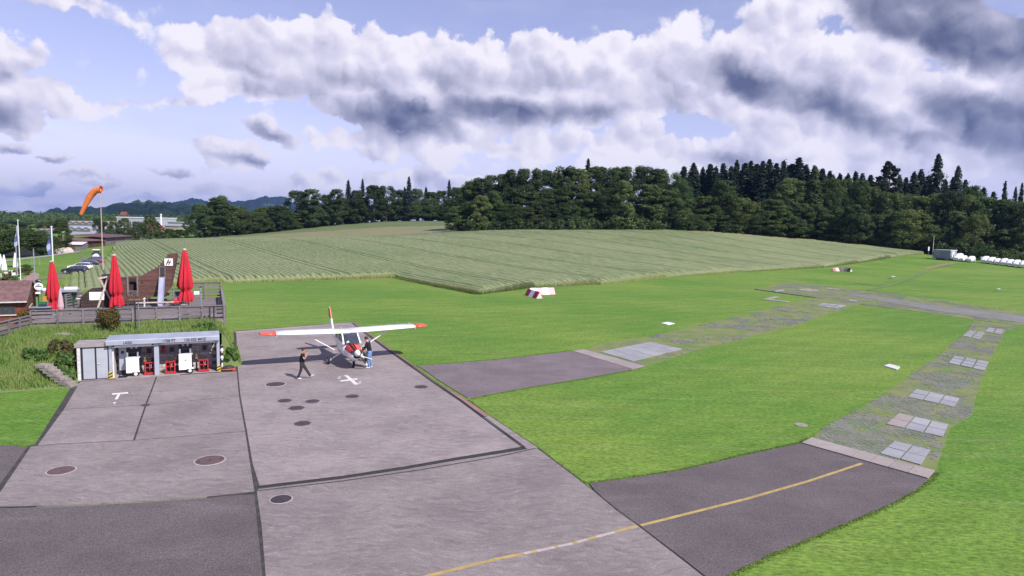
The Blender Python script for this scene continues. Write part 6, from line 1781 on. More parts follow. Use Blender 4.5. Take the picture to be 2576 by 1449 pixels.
def crown_broad(seed, wr, nl=64, per=170, low=0.10, round_=0.5, size=0.0135):
    """unit height crown; wr: half width"""
    rs = np.random.RandomState(seed); L = []
    for k in range(nl):
        z = low + (1 - low) * rs.rand() ** 0.85
        q = (z - low) / (1 - low)
        prof = (min(1, q / 0.30) ** 0.55) * (max(0.0, 1 - max(0, q - 0.35) / 0.70) ** round_)
        a = rs.rand() * 2 * PI; f = prof * wr * (0.55 + 0.45 * math.sqrt(rs.rand())) * rs.uniform(0.78, 1.06)
        r_ = wr * rs.uniform(0.17, 0.32) * (0.75 + 0.4 * prof)
        L.append((f * math.cos(a), f * math.sin(a), min(z, 1.0 - r_ * 0.8), r_))
    V, F = leaf_cloud(L, per, size, seed + 3, 0.85)
    V[:, 2] = np.clip(V[:, 2], 0.02, 1.03)
    return V, F
def crown_spruce(seed, wr, low=0.06, levels=34, size=0.020, ragged=0.25):
    rs = np.random.RandomState(seed); C, NRM, S = [], [], []
    for i in range(levels):
        q = i / (levels - 1); z = low + (0.985 - low) * q
        Rr = wr * ((1 - q) ** 0.55 * 0.97 + 0.02)
        nb = max(4, int(11 * (1 - q) + 4))
        for b in range(nb):
            a = rs.rand() * 2 * PI; zb = z + rs.uniform(-0.6, 0.6) / levels; ln = Rr * rs.uniform(1 - ragged * 1.6, 1 + ragged)
            m_ = max(2, int(ln / size * 1.1))
            for k in range(m_):
                t = (k + rs.rand()) / m_
                rr = ln * t
                zz_ = zb + 0.10 * rr - 0.42 * rr * t + rs.normal(0, 0.005)
                for rep in range(2):
                    C.append((rr * math.cos(a) + rs.normal(0, size * 0.35), rr * math.sin(a) + rs.normal(0, size * 0.35), zz_ - rep * size * 0.3))
                    S.append(size * rs.uniform(0.5, 1.0) * (1.1 - 0.5 * t))
    for k in range(int(len(C) * 0.45)):
        q = rs.rand() ** 1.15; Rr = wr * ((1 - q) ** 0.55) * 0.72 * math.sqrt(rs.rand()); a = rs.rand() * 2 * PI
        C.append((Rr * math.cos(a), Rr * math.sin(a), low + (0.99 - low) * q)); S.append(size * rs.uniform(0.6, 1.1))
    C = np.array(C); S = np.array(S)[:, None]
    nrm = np.stack([C[:, 0], C[:, 1], np.full(len(C), 0.0)], 1); nrm /= np.maximum(np.linalg.norm(nrm, axis=1), 1e-6)[:, None]
    nrm = nrm * 0.7 + np.array([0, 0, 0.8]) + rs.normal(0, 0.45, C.shape); nrm /= np.linalg.norm(nrm, axis=1)[:, None]
    t = np.cross(nrm, rs.normal(0, 1, C.shape)); t /= np.linalg.norm(t, axis=1)[:, None]; b = np.cross(nrm, t)
    V = np.stack([C - t * S, C + b * S * 0.6, C + t * S, C - b * S * 0.6], 1).reshape(-1, 3)
    return V, (np.arange(4)[None] + 4 * np.arange(len(C))[:, None])
def crown_pine(seed, wr):
    rs = np.random.RandomState(seed); L = []
    for k in range(26):
        z = rs.uniform(0.58, 0.98); a = rs.rand() * 2 * PI
        f = wr * rs.uniform(0.1, 1.0) * (1.0 if z < 0.85 else 0.6)
        L.append((f * math.cos(a), f * math.sin(a), z, wr * rs.uniform(0.16, 0.30)))
    L += [(wr * 0.95, 0.0, 0.70, wr * 0.22), (-wr * 0.8, 0.1 * wr, 0.60, wr * 0.2), (wr * 0.5, -wr * 0.3, 0.5, wr * 0.14)]
    return leaf_cloud(L, 95, 0.020, seed + 5, 0.5)
def trunk_mesh(name, r0, top, m, limbs=5, seed=0, wr=0.2, zl=(0.25, 0.8)):
    rs = random.Random(seed); mb = MB()
    mb.tube([(0, 0, -0.03), (0, 0, 0.02), (0.004, 0, top * 0.5), (0, 0.003, top)], [r0 * 1.3, r0, r0 * 0.7, r0 * 0.15], 7)
    for k in range(limbs):
        z = rs.uniform(*zl) * top; a = rs.uniform(0, 2 * PI); ln = wr * rs.uniform(0.5, 0.9)
        mb.tube([(0, 0, z), (ln * 0.5 * math.cos(a), ln * 0.5 * math.sin(a), z + ln * 0.25), (ln * math.cos(a), ln * math.sin(a), z + ln * 0.4)], [r0 * 0.45, r0 * 0.3, r0 * 0.1], 5)
    me = bpy.data.meshes.new(name); me.from_pydata(mb.v, [], mb.f); me.materials.append(m)
    return me
CR = {}
def reg(kind, leaf, V, F, tm):
    CR[(kind, leaf)] = (mesh_np('crown', V, F, LEAF[leaf]), tm)
tmB = trunk_mesh('trunk', 0.018, 0.80, M['bark'], 6, 1, 0.2)
tmS = trunk_mesh('trunk', 0.013, 0.97, M['bark'], 0, 2)
tmP = trunk_mesh('trunk', 0.013, 0.95, M['pine_bark'], 7, 3, 0.16, (0.5, 0.95))
tmH = trunk_mesh('trunk', 0.014, 0.97, M['bark'], 8, 4, 0.05, (0.1, 0.5))
BR = [crown_broad(101, 0.30), crown_broad(102, 0.26, 74, 170, 0.06, 0.45), crown_broad(103, 0.36, 84, 170, 0.08, 0.55), crown_broad(104, 0.22, 62, 170, 0.05, 0.5), crown_broad(105, 0.30, 50, 180, 0.16, 0.4)]
for i, (V, F) in enumerate(BR):
    for lf in ('dark', 'mid', 'light'):
        reg('broad%d' % i, lf, V, F, tmB)
SPV = [crown_spruce(201, 0.135), crown_spruce(202, 0.155, 0.10, 32, 0.021, 0.35), crown_spruce(203, 0.125, 0.30, 28, 0.020, 0.3), crown_spruce(204, 0.19, 0.06, 32, 0.020, 0.35)]
for i, (V, F) in enumerate(SPV):
    for lf in ('spruce', 'blue', 'mid', 'dark'):
        reg('spruce%d' % i, lf, V, F, tmH if i == 2 else tmS)
V, F = crown_pine(301, 0.15); reg('pine0', 'spruce', V, F, tmP)
V, F = crown_broad(106, 0.16, 44, 160, 0.10, 0.35); reg('broad5', 'light', V, F, tmB); reg('broad5', 'dark', V, F, tmB)

rt = random.Random(9)
def tree(kind, leaf, x, y, z, h, wscale=1.0, label='', name='tree', cat='tree', group=None, rz=None):
    o = thing(name, label, cat, (x, y, z - 0.15), rt.uniform(0, 6.28) if rz is None else rz, group)
    o.scale = (h * wscale, h * wscale, h)
    cm, tm = CR[(kind, leaf)]
    c = bpy.data.objects.new('crown', cm); COL.objects.link(c); c.parent = o
    t_ = bpy.data.objects.new('trunk', tm); COL.objects.link(t_); t_.parent = o
    return o
def tree_px(kind, leaf, px, top, Y, w_px=None, **kw):
    """tree standing at picture column px on the plane y = Y with its tip at the given height"""
    tip = yp(px, top, Y); z = T(tip[0], Y); h = max(3.0, tip[2] - z)
    base_w = {'broad0': .30, 'broad1': .26, 'broad2': .36, 'broad3': .22, 'broad4': .30, 'broad5': .16, 'spruce0': .135, 'spruce1': .155, 'spruce2': .115, 'spruce3': .19, 'pine0': .15}[kind]
    ws = 1.0
    if w_px:
        ws = (w_px / FPX * Y * 0.5) / (base_w * h) * 0.95
    return tree(kind, leaf, tip[0], Y, z, h, ws, **kw)
GW = {'b': ('broad tree in the dark wood behind the crop field', 'trees of the wood', 'broadleaf_tree'),
      's': ('dark spruce on the skyline of the wood', 'spruces of the wood', 'spruce_tree'),
      'r': ('leafy tree along the front edge of the right wood', 'trees along the right wood edge', 'broadleaf_tree'),
      'f': ('tree of the far wood edge left of the field', 'trees of the far wood', 'broadleaf_tree'),
      't': ('dark tree between the houses of the valley', 'valley trees', 'broadleaf_tree')}
def zone(o, px, kind):
    Z = {'s': [(1600, 'dark spruce among the broad trees of the middle wood'), (1870, 'dark spruce on the skyline right of the middle wood'), (2060, 'dark spruce on the highest part of the right skyline'), (2240, 'dark spruce on the falling skyline left of the tall pine'), (2360, 'dark spruce between the tall pine and the tallest spruce'), (9999, 'dark spruce right of the tallest spruce above the right wood')],
         'b': [(1330, 'dark broad tree behind the pale rounded tree at the field corner'), (1560, 'dark broad tree left of the tall yellowish tree in the middle wood'), (9999, 'dark broad tree right of the tall yellowish tree in the middle wood')],
         'r': [(1930, 'leafy tree at the left part of the right wood edge below the spruces'), (2150, 'leafy tree beside the large ragged spruce in the right wood edge'), (2330, 'leafy tree below the tall pine in the right wood edge'), (9999, 'leafy tree behind the container and trailers at the right wood edge')],
         'f': [(740, 'tree in the low group left of the large dark clump'), (800, 'large dark tree of the clump at the left end of the far wood'), (9999, 'tree of the far wood edge between the dark clump and field corner')]}[kind]
    for lim, lab in Z:
        if px < lim:
            o['label'] = lab; o['group'] = lab
            return o
def grp(g):
    l, gr, nm = GW[g]
    return dict(label=l, group=gr, name=nm)
B = lambda: 'broad%d' % rt.randint(0, 4)
# far wood, left half
FAR = [(545, 496, 330, 62, 'dark'), (612, 528, 335, 40, 'mid'), (655, 532, 340, 40, 'mid'), (690, 518, 345, 42, 'dark'), (722, 528, 350, 36, 'dark'), (745, 478, 360, 50, 'dark'), (782, 474, 362, 52, 'dark'),
       (820, 488, 370, 40, 'dark'), (846, 474, 372, 40, 'dark'), (896, 478, 380, 40, 'dark'), (940, 465, 385, 46, 'dark'), (972, 466, 390, 44, 'dark'), (1000, 476, 395, 40, 'dark'), (1048, 474, 398, 44, 'dark'), (1085, 482, 400, 40, 'dark'), (1110, 478, 402, 40, 'dark'), (1150, 470, 395, 44, 'dark'), (1190, 462, 380, 50, 'dark')]
for px, top, Y, w_, lf in FAR:
    zone(tree_px(B(), lf, px, top, Y, w_ * 1.4, **grp('f')), px, 'f')
for px, top, Y, w_ in [(876, 452, 388, 40), (912, 450, 392, 36), (1130, 452, 405, 34), (960, 470, 398, 36), (1072, 470, 405, 34), (1018, 470, 405, 36)]:
    tree_px('spruce%d' % rt.choice([0, 1]), 'spruce', px, top, Y, w_, label='dark spruce rising above the far wood edge left of the field', group='spruces of the far wood', name='spruce_tree')
tree_px('spruce1', 'blue', 1029, 444, 392, 40, label='pale thin topped spruce above the far wood in front of white cloud', name='spruce_tree')
tree_px('broad4', 'light', 556, 490, 334, 44, label='thin pale crowned tree topping the dark clump left of the wood', name='broadleaf_tree')
for k in range(46):                                  # lower storey in front of the far wood
    px = 505 + k * 14.6 + rt.uniform(-6, 6); Y = 402 if px > 960 else 330 + (px - 500) * 0.155
    tree_px(B(), rt.choice(['mid', 'dark', 'mid']), px, rt.uniform(512, 540) - (px > 800) * 16, Y - 6 + rt.uniform(-4, 4), rt.uniform(50, 72), label='low leafy tree in the hedge %s the green strip' % ('at the left end of' if px < 730 else 'in the middle of' if px < 950 else 'at the right end of'), group='hedge trees of the far wood', name='hedge_tree')
# middle wood
MID = [(1160, 470, 285, 50), (1188, 452, 284, 56), (1215, 446, 282, 60), (1245, 438, 290, 56), (1275, 436, 288, 60), (1300, 424, 286, 62), (1332, 422, 284, 66), (1362, 426, 286, 60), (1392, 428, 284, 62), (1425, 417, 282, 66), (1455, 424, 284, 60), (1500, 418, 286, 64), (1530, 420, 282, 60), (1560, 418, 286, 62), (1590, 416, 284, 66), (1622, 418, 282, 66), (1655, 424, 282, 62), (1685, 432, 280, 58), (1712, 448, 278, 56)]
for px, top, Y, w_ in MID:
    zone(tree_px(B(), rt.choice(['dark', 'dark', 'mid']), px, top, Y, w_ * 1.5, **grp('b')), px, 'b')
for px, top, w_, lf in [(1205, 500, 60, 'dark'), (1290, 470, 70, 'dark'), (1340, 480, 80, 'mid'), (1385, 474, 80, 'dark'), (1440, 465, 86, 'mid'), (1490, 480, 80, 'dark'), (1530, 472, 74, 'dark'), (1635, 462, 86, 'mid'), (1680, 476, 76, 'mid'), (1720, 500, 60, 'mid'), (1310, 520, 60, 'dark'), (1265, 500, 50, 'dark')]:
    zone(tree_px(B(), lf, px, top, 272 + rt.uniform(-4, 4), w_ * 1.25, **grp('b')), px, 'b')
tree_px('broad1', 'light', 1212, 490, 264, 62, label='pale rounded tree standing in front of the dark wood at the field corner', name='broadleaf_tree')
tree_px('broad1', 'mid', 1246, 480, 268, 52, label='mid green tree just behind the pale rounded tree at the field corner', name='broadleaf_tree')
tree_px('broad3', 'light', 1572, 452, 263, 62, label='tall yellowish tree at the front of the middle wood', name='broadleaf_tree')
tree_px('spruce1', 'spruce', 1480, 399, 290, 54, label='spruce with dark rounded tip above the middle wood', name='spruce_tree')
for px, top, Y, w_ in [(1405, 428, 292, 44), (1515, 426, 294, 46), (1548, 430, 294, 44), (1345, 430, 294, 42)]:
    zone(tree_px('spruce0', 'spruce', px, top, Y, w_, **grp('s')), px, 's')
# spruce wall behind the right half
SPR = [(1722, 418), (1746, 409), (1770, 420), (1786, 412), (1803, 418), (1820, 411), (1838, 418), (1856, 403), (1874, 410), (1888, 404), (1905, 412), (1922, 405), (1938, 400), (1955, 410), (1972, 402), (1992, 412), (2012, 396), (2030, 414), (2048, 416), (2068, 424), (2090, 430), (2112, 436), (2134, 436), (2152, 430), (2172, 436), (2192, 440), (2212, 446), (2226, 430), (2262, 440), (2280, 446), (2300, 432), (2320, 426), (2338, 440), (2380, 450), (2398, 446), (2430, 452), (2455, 466), (2476, 470), (2500, 482)]
for k, (px, top) in enumerate(SPR):
    zone(tree_px('spruce%d' % rt.choice([0, 1, 2, 2] if px < 2030 else [0, 1]), 'spruce', px + rt.uniform(-2, 2), top, 292 + rt.uniform(-8, 8) if px < 2100 else 275 + rt.uniform(-6, 6), rt.uniform(66, 96), **grp('s')), px, 's')
for k in range(34):
    px = 1715 + k * 22 + rt.uniform(-6, 6)
    zone(tree_px('spruce%d' % rt.choice([0, 1]), 'spruce', px, np.interp(px, [1700, 1800, 2010, 2150, 2250, 2450, 2580], [425, 418, 412, 440, 452, 466, 500]) + rt.uniform(2, 18), 306 + rt.uniform(-6, 6), rt.uniform(70, 100), **grp('s')), px, 's')
tree_px('pine0', 'spruce', 2243, 397, 262, 62, label='tall pine with bare reddish trunk and flat tufts above the right wood', name='pine_tree')
tree_px('spruce3', 'spruce', 2362, 387, 258, 96, label='tallest spruce with wide tiered branches above the right wood', name='spruce_tree')
tree_px('spruce3', 'blue', 2412, 417, 262, 84, label='pale grey green spruce right of the tallest spruce', name='spruce_tree')
for px, top in [(2530, 455), (2556, 470), (2572, 460)]:
    tree_px('spruce1', 'spruce', px, top, 240, 40, label='dark spruce at the far right end of the wood', group='spruces at the right end', name='spruce_tree')
tree_px('broad0', 'dark', 2448, 466, 250, 84, label='dark domed tree between the grey spruce and the right end', name='broadleaf_tree')
# leafy front edge on the right
RIGHT = [(1740, 500, 268, 60, 'mid'), (1775, 492, 266, 70, 'mid'), (1822, 452, 266, 74, 'mid'), (1868, 496, 264, 74, 'light'), (1900, 506, 263, 80, 'light'), (1945, 500, 262, 80, 'mid'), (1985, 446, 268, 96, 'mid'), (2030, 452, 268, 80, 'mid'),
         (2092, 446, 266, 70, 'mid'), (2130, 448, 266, 72, 'mid'), (2165, 452, 264, 72, 'mid'), (2200, 468, 262, 76, 'mid'), (2238, 482, 258, 80, 'mid'), (2278, 486, 256, 80, 'light'), (2318, 492, 252, 84, 'mid'), (2358, 486, 250, 84, 'mid'), (2400, 478, 246, 86, 'dark'), (2440, 488, 242, 86, 'mid'), (2482, 494, 238, 88, 'mid'), (2524, 500, 234, 90, 'mid'), (2566, 506, 230, 90, 'dark'), (2600, 510, 226, 90, 'mid')]
for px, top, Y, w_, lf in RIGHT:
    zone(tree_px(B(), 'light' if rt.random() < 0.4 else lf, px, top, Y, w_ * rt.uniform(0.9, 1.3), **grp('r')), px, 'r')
for k in range(30):
    px = 1730 + k * 29.5 + rt.uniform(-8, 8)
    Y = np.interp(px, [1730, 2000, 2300, 2576], [262, 260, 246, 222]) + rt.uniform(-3, 3)
    zone(tree_px(B(), rt.choice(['mid', 'dark', 'mid', 'light']), px, np.interp(px, [1730, 2000, 2300, 2576], [536, 530, 540, 556]) + rt.uniform(-22, 22), Y, rt.uniform(60, 84), **grp('r')), px, 'r')
tree_px('spruce3', 'dark', 2052, 418, 264, 92, label='large ragged spruce with brownish trunk in the right wood edge', name='spruce_tree')
for k in range(26):
    px = 1160 + k * 22 + rt.uniform(-8, 8)
    tree_px(B(), rt.choice(['mid', 'dark', 'dark']), px, rt.uniform(505, 535), 269 + rt.uniform(-2, 2), rt.uniform(58, 84), label='lower leafy tree filling the front of the middle wood', group='lower trees of the middle wood', name='broadleaf_tree')
# low shrubs at the feet of the woods
SH = [bpy.data.meshes.new('x')]
shm = {lf: [mesh_np('shrub', *leaf_cloud([(rs_.uniform(-.75, .75), rs_.uniform(-.5, .5), rs_.uniform(.1, .8), rs_.uniform(.22, .36)) for _ in range(16)], 60, 0.085, q), LEAF[lf]) for q, rs_ in ((51, np.random.RandomState(61)), (52, np.random.RandomState(62)))] for lf in ('dark', 'mid')}
for k in range(64):
    px = 1175 + k * 22.4 + rt.uniform(-8, 8)
    Y = np.interp(px, [1175, 1700, 2000, 2330, 2430, 2576], [264, 260.5, 260.5, 246, 224, 212]) + rt.uniform(-1.5, 1.5)
    p = yp(px, 560, Y); o = bpy.data.objects.new('shrub', rt.choice(shm['dark' if rt.random() < 0.6 else 'mid'])); COL.objects.link(o)
    h = rt.uniform(3.0, 6.0); o.location = (p[0], Y, T(p[0], Y) - 0.3); o.scale = (h * rt.uniform(0.8, 1.3), h, h * rt.uniform(0.8, 1.1)); o.rotation_euler = (0, 0, rt.uniform(0, 6))
    lab = 'dark shrub at the foot of the %s' % ('middle wood behind the crop' if px < 1720 else 'right wood above the dry strip' if px < 2320 else 'right wood behind the trailers')
    tag(o, lab, 'shrub', lab)
# valley trees on the left
for px, top, Y, w_, lf, lab in [(75, 584, 158, 110, 'dark', 'dark leafy tree just left of the second flag pole'), (128, 596, 172, 60, 'mid', 'small round tree right of the second flag pole'), (8, 580, 158, 120, 'dark', 'dark broad tree cut by the left picture edge'), (50, 572, 150, 160, 'dark', 'broad dark tree clump behind the left flag pole'), (98, 578, 156, 66, 'mid', 'green tree between the two flag poles'), (18, 588, 150, 80, 'mid', 'leafy tree at the left picture edge'), (153, 548, 165, 52, 'dark', 'tall dark columnar tree left of the saw tooth factory')]:
    tree_px('broad1' if w_ < 60 else 'broad2', lf, px, top, Y, w_, label=lab, name='broadleaf_tree')
for px, top, Y, w_ in [(246, 548, 300, 34), (262, 556, 300, 36), (285, 556, 330, 36), (312, 548, 330, 40), (345, 556, 320, 40), (376, 540, 330, 36), (358, 560, 300, 34), (395, 556, 320, 22), (472, 540, 360, 24), (500, 556, 340, 40), (522, 530, 330, 44), (300, 572, 280, 40), (330, 576, 280, 36), (425, 574, 300, 44), (450, 576, 300, 44), (480, 572, 300, 40), (400, 580, 290, 40), (0, 560, 300, 60), (30, 556, 420, 70), (75, 558, 430, 70), (118, 556, 430, 60), (150, 560, 440, 60), (240, 560, 460, 50), (270, 552, 470, 50)]:
    tree_px(B(), rt.choice(['dark', 'mid']), px, top, Y, w_, **grp('t'))
tree_px('broad5', 'light', 376, 541, 312, 34, label='pale yellowish tree in front of the long white building', name='broadleaf_tree')

rv = np.random.RandomState(15); Lv = []
for k in range(900):
    px = rv.uniform(-60, 640); Y = 640 * (2000 / 640) ** rv.rand()
    p = yp(px, 560, Y); r_ = rv.uniform(3.5, 8.0) * (1 + Y / 2500)
    Lv.append((p[0], Y, r_ * 0.55 + (T(p[0], Y) if Y < 700 else 0), r_))
Vv, Fv = leaf_cloud(Lv, 60, 1.5, 17, 0.8)
o = stuff(bpy.data.objects.new('woodland', mesh_np('woodland', Vv, Fv, LEAF['dark']))); COL.objects.link(o)

# ------------------------------------------------------------------ hills
def hill_material(name, c1, c2, c3):
    m = bpy.data.materials.new(name); m.use_nodes = True
    t = NT(m.node_tree); b = m.node_tree.nodes['Principled BSDF']
    b.inputs['Roughness'].default_value = 1.0; b.inputs['Specular IOR Level'].default_value = 0.0
    pos = t.n('ShaderNodeNewGeometry').outputs['Position']
    c = t.mix(t.mapr(t.noise(pos, 0.012, 5.0, 0.65), 0.35, 0.65), c1, c2)
    c = t.mix(t.mapr(t.noise(t.mapping(pos, scale=(0.0022, 0.004, 0.012)), 1.0, 3.0, 0.5), 0.63, 0.66), c, c3)
    m.node_tree.links.new(c, b.inputs['Base Color'])
    return m
M['hill'] = hill_material('hill_forest', (0.012, 0.022, 0.016), (0.022, 0.036, 0.022), (0.05, 0.075, 0.04))
M['hill_far'] = hill_material('hill_far', (0.012, 0.022, 0.016), (0.020, 0.032, 0.020), (0.06, 0.08, 0.05))
def hill(name, contour, Y, depth, zb, m, seed, rough):
    xs_ = np.linspace(contour[0][0], contour[-1][0], 150); cy = np.interp(xs_, [c[0] for c in contour], [c[1] for c in contour])
    rs = np.random.RandomState(seed); V = []; ny = 26
    for j in range(ny):
        q = j / (ny - 1)
        for px, py in zip(xs_, cy):
            tip = yp(px, py, Y); zt = tip[2]
            f = math.sin(q * PI) ** 0.75
            y = Y - depth + 2 * depth * q
            nse = (vnoise(np.array([px * 3.0]), np.array([y * 0.02]), seed, 40.0)[0] - 0.5) * rough * 2 + rs.normal(0, rough * 0.16)
            V.append((tip[0] * y / Y, y, zb + (zt - zb) * f + nse * (0.25 + 0.5 * f)))
    k = np.arange(ny * 150).reshape(ny, 150)
    F = np.stack([k[:-1, :-1], k[:-1, 1:], k[1:, 1:], k[1:, :-1]], -1).reshape(-1, 4)
    me = bpy.data.meshes.new(name); me.from_pydata(V, [], F.tolist()); me.materials.append(m)
    o = setting(bpy.data.objects.new(name, me)); COL.objects.link(o)
hill('hills', [(-420, 548), (-200, 545), (0, 537), (60, 536), (110, 534), (150, 528), (175, 522), (200, 522), (230, 521), (262, 518), (300, 512), (330, 508), (352, 506), (390, 504), (410, 507), (440, 513), (480, 521), (520, 528), (560, 538), (640, 552), (760, 570)], 2600, 700, -10, M['hill'], 5, 14)
hill('hills', [(200, 560), (262, 536), (300, 527), (345, 521), (390, 519), (430, 521), (470, 527), (510, 536), (560, 550), (620, 562)], 1900, 380, -10, M['hill'], 6, 10)
hill('hills', [(300, 540), (400, 512), (440, 508), (470, 502), (492, 499), (510, 502), (535, 508), (560, 505), (580, 505), (600, 503), (612, 504), (625, 505), (640, 501), (652, 500), (670, 504), (690, 508)], 5200, 1100, -20, M['hill_far'], 7, 20)
hill('hills', [(560, 530), (600, 515), (640, 505), (655, 500), (672, 496), (690, 494.5), (708, 496), (722, 501), (745, 510), (800, 520), (900, 530)], 5900, 900, -20, M['hill_far'], 8, 20)

# ------------------------------------------------------------------ country road, meadow details on the left
def drape(name, pxs, z, m):
    mb = MB(); P = []
    for q in pxs:
        p = gp(*q) if len(q) == 2 else yp(*q)
        P.append((p[0], p[1], T(p[0], p[1]) + z))
    mb.add(P, [tuple(range(len(P)))])
    return mb.build(name, m)
setting(drape('road', [(100, 705), (150, 690), (190, 671), (206, 655), (205, 645), (190, 636), (176, 633), (200, 630.5), (222, 632), (240, 642), (244, 655), (232, 667), (205, 682), (165, 700)], 0.03, M['asphalt_pale']))
setting(drape('road', [(0, 650), (60, 645), (125, 639), (180, 634.5), (200, 633), (200, 635.5), (125, 643), (60, 649), (0, 655)], 0.05, M['plate']))

# ------------------------------------------------------------------ parked cars and tractor
def car(label, px, py, rz, m, est=True, sc=1.0):
    p = gp(px, py); t = thing('parked_car', label, 'car', (p[0], p[1], T(p[0], p[1]) + 0.04), rz, 'cars parked along the field road'); t.scale = (sc,) * 3
    low = [(-2.15, 0.42), (-2.20, 0.72), (-2.05, 0.93), (-1.2, 0.98), (0.9, 0.96), (1.9, 0.84), (2.18, 0.66), (2.20, 0.40), (1.9, 0.26), (-1.9, 0.26)]
    def body_ring(y, ins):
        return [(x * (1 - ins * 0.03), y, 0.6 + (z - 0.6) * (1 - ins * 0.12)) for x, z in low]
    MB().loft([body_ring(-0.86, 1), body_ring(-0.80, 0), body_ring(0.80, 0), body_ring(0.86, 1)]).build('body', m, t)
    top = [(-2.0, 0.95), (-1.75 if est else -1.3, 1.40), (-0.5, 1.47), (0.25, 1.42), (1.05, 0.95)]
    cab = [[(x, y * 0.78, z) if z > 1 else (x, y * 0.83, z) for x, z in top] for y in (-1, 1)]
    MB().loft(cab).build('cabin', M['dark_glass'], t)
    rf_ = [(-1.72 if est else -1.27, 1.415), (-0.5, 1.485), (0.27, 1.435), (0.27, 1.40), (-0.5, 1.45), (-1.72 if est else -1.27, 1.38)]
    MB().loft([[(x, y * 0.79, z) for x, z in rf_] for y in (-1, 1)]).build('roof', m, t)
    for s in (-1, 1):
        MB().beam((1.05, s * 0.83, 0.96), (0.25, s * 0.79, 1.43), 0.06, 0.05).build('pillar', m, t)
        MB().beam((-0.45, s * 0.825, 0.96), (-0.5, s * 0.79, 1.46), 0.03, 0.07).build('pillar', m, t)
        MB().beam((-1.98, s * 0.82, 0.95), (-1.72 if est else -1.27, s * 0.79, 1.40), 0.06, 0.06).build('pillar', m, t)
        MB().box(2.14, s * 0.62, 0.66, 0.08, 0.34, 0.13).build('headlight', M['white'], t)
        MB().box(-2.16, s * 0.68, 0.78, 0.08, 0.24, 0.16).build('tail_light', M['red'], t)
        MB().box(0.75, s * 0.93, 1.0, 0.14, 0.14, 0.10).build('mirror', m, t)
        for x in (-1.32, 1.34):
            w = MB().loft([[(x + r_ * math.cos(a), s * yy, 0.32 + r_ * math.sin(a)) for a in [2 * PI * k / 16 for k in range(16)]] for yy, r_ in ((0.70, 0.31), (0.88, 0.32), (0.885, 0.27))]).build('wheel', M['rubber'], t)
            MB().loft([[(x + r_ * math.cos(a), s * yy, 0.32 + r_ * math.sin(a)) for a in [2 * PI * k / 12 for k in range(12)]] for yy, r_ in ((0.886, 0.21), (0.895, 0.19))]).build('rim', M['pale_metal'], w)
    MB().box(-2.2, 0, 0.55, 0.03, 0.5, 0.11).build('number_plate', M['white'], t)
    return t
car('dark navy estate car parked nearest the terrace', 189, 689, R(188), M['navy'], True, 0.80)
car('white car parked behind the dark navy estate', 203, 680, R(200), M['white_gloss'], True, 0.80)
car('dark brown car parked behind the white car', 221, 674, R(205), plain('car_brown', 75, 55, 70, rough=0.25), False, 0.80)
car('red car parked behind the dark brown car', 236, 670, R(205), plain('car_red', 175, 40, 60, rough=0.25), False, 0.78)
car('blue grey car parked beside the red car below the tractor', 234, 664, R(205), plain('car_blue', 110, 120, 165, rough=0.25), True, 0.80)
p = gp(243, 655)
t = thing('tractor', 'tractor with white cab roof at the end of the row of cars', 'tractor', (p[0], p[1], T(p[0], p[1])), R(-60))
t.scale = (0.78,) * 3
MB().box(-0.2, 0, 1.75, 1.5, 1.4, 1.3).build('cab', M['dark_glass'], t)
MB().box(-0.2, 0, 2.48, 1.7, 1.6, 0.18).build('cab_roof', M['white'], t)
for sx in (-0.93, 0.53):
    for sy in (-0.68, 0.68):
        MB().box(sx, sy, 1.75, 0.09, 0.09, 1.32).build('cab_post', M['green_box'], t)
MB().box(1.35, 0, 1.15, 1.7, 0.75, 0.65).build('bonnet', M['white'], t, bevel=0.08)
MB().box(0.3, 0, 0.75, 2.6, 0.6, 0.5).build('chassis', M['dark'], t)
for x, r_, wd in ((-0.75, 0.82, 0.45), (1.65, 0.55, 0.35)):
    for s in (-1, 1):
        w = MB().loft([[(x + q * math.cos(a), s * y, r_ + q * math.sin(a)) for a in [2 * PI * k / 18 for k in range(18)]] for y, q in ((0.6, r_ * 0.92), (0.66, r_), (0.60 + wd - 0.06, r_), (0.60 + wd, r_ * 0.92))]).build('wheel', M['rubber'], t)
        MB().loft([[(x + q * math.cos(a), s * y, r_ + q * math.sin(a)) for a in [2 * PI * k / 12 for k in range(12)]] for y, q in ((0.60 + wd, r_ * 0.5), (0.62 + wd, r_ * 0.45))]).build('rim', M['offwhite'], w)
MB().box(2.6, 0, 0.9, 0.7, 1.5, 0.8).build('front_loader', M['offwhite'], t, bevel=0.05)
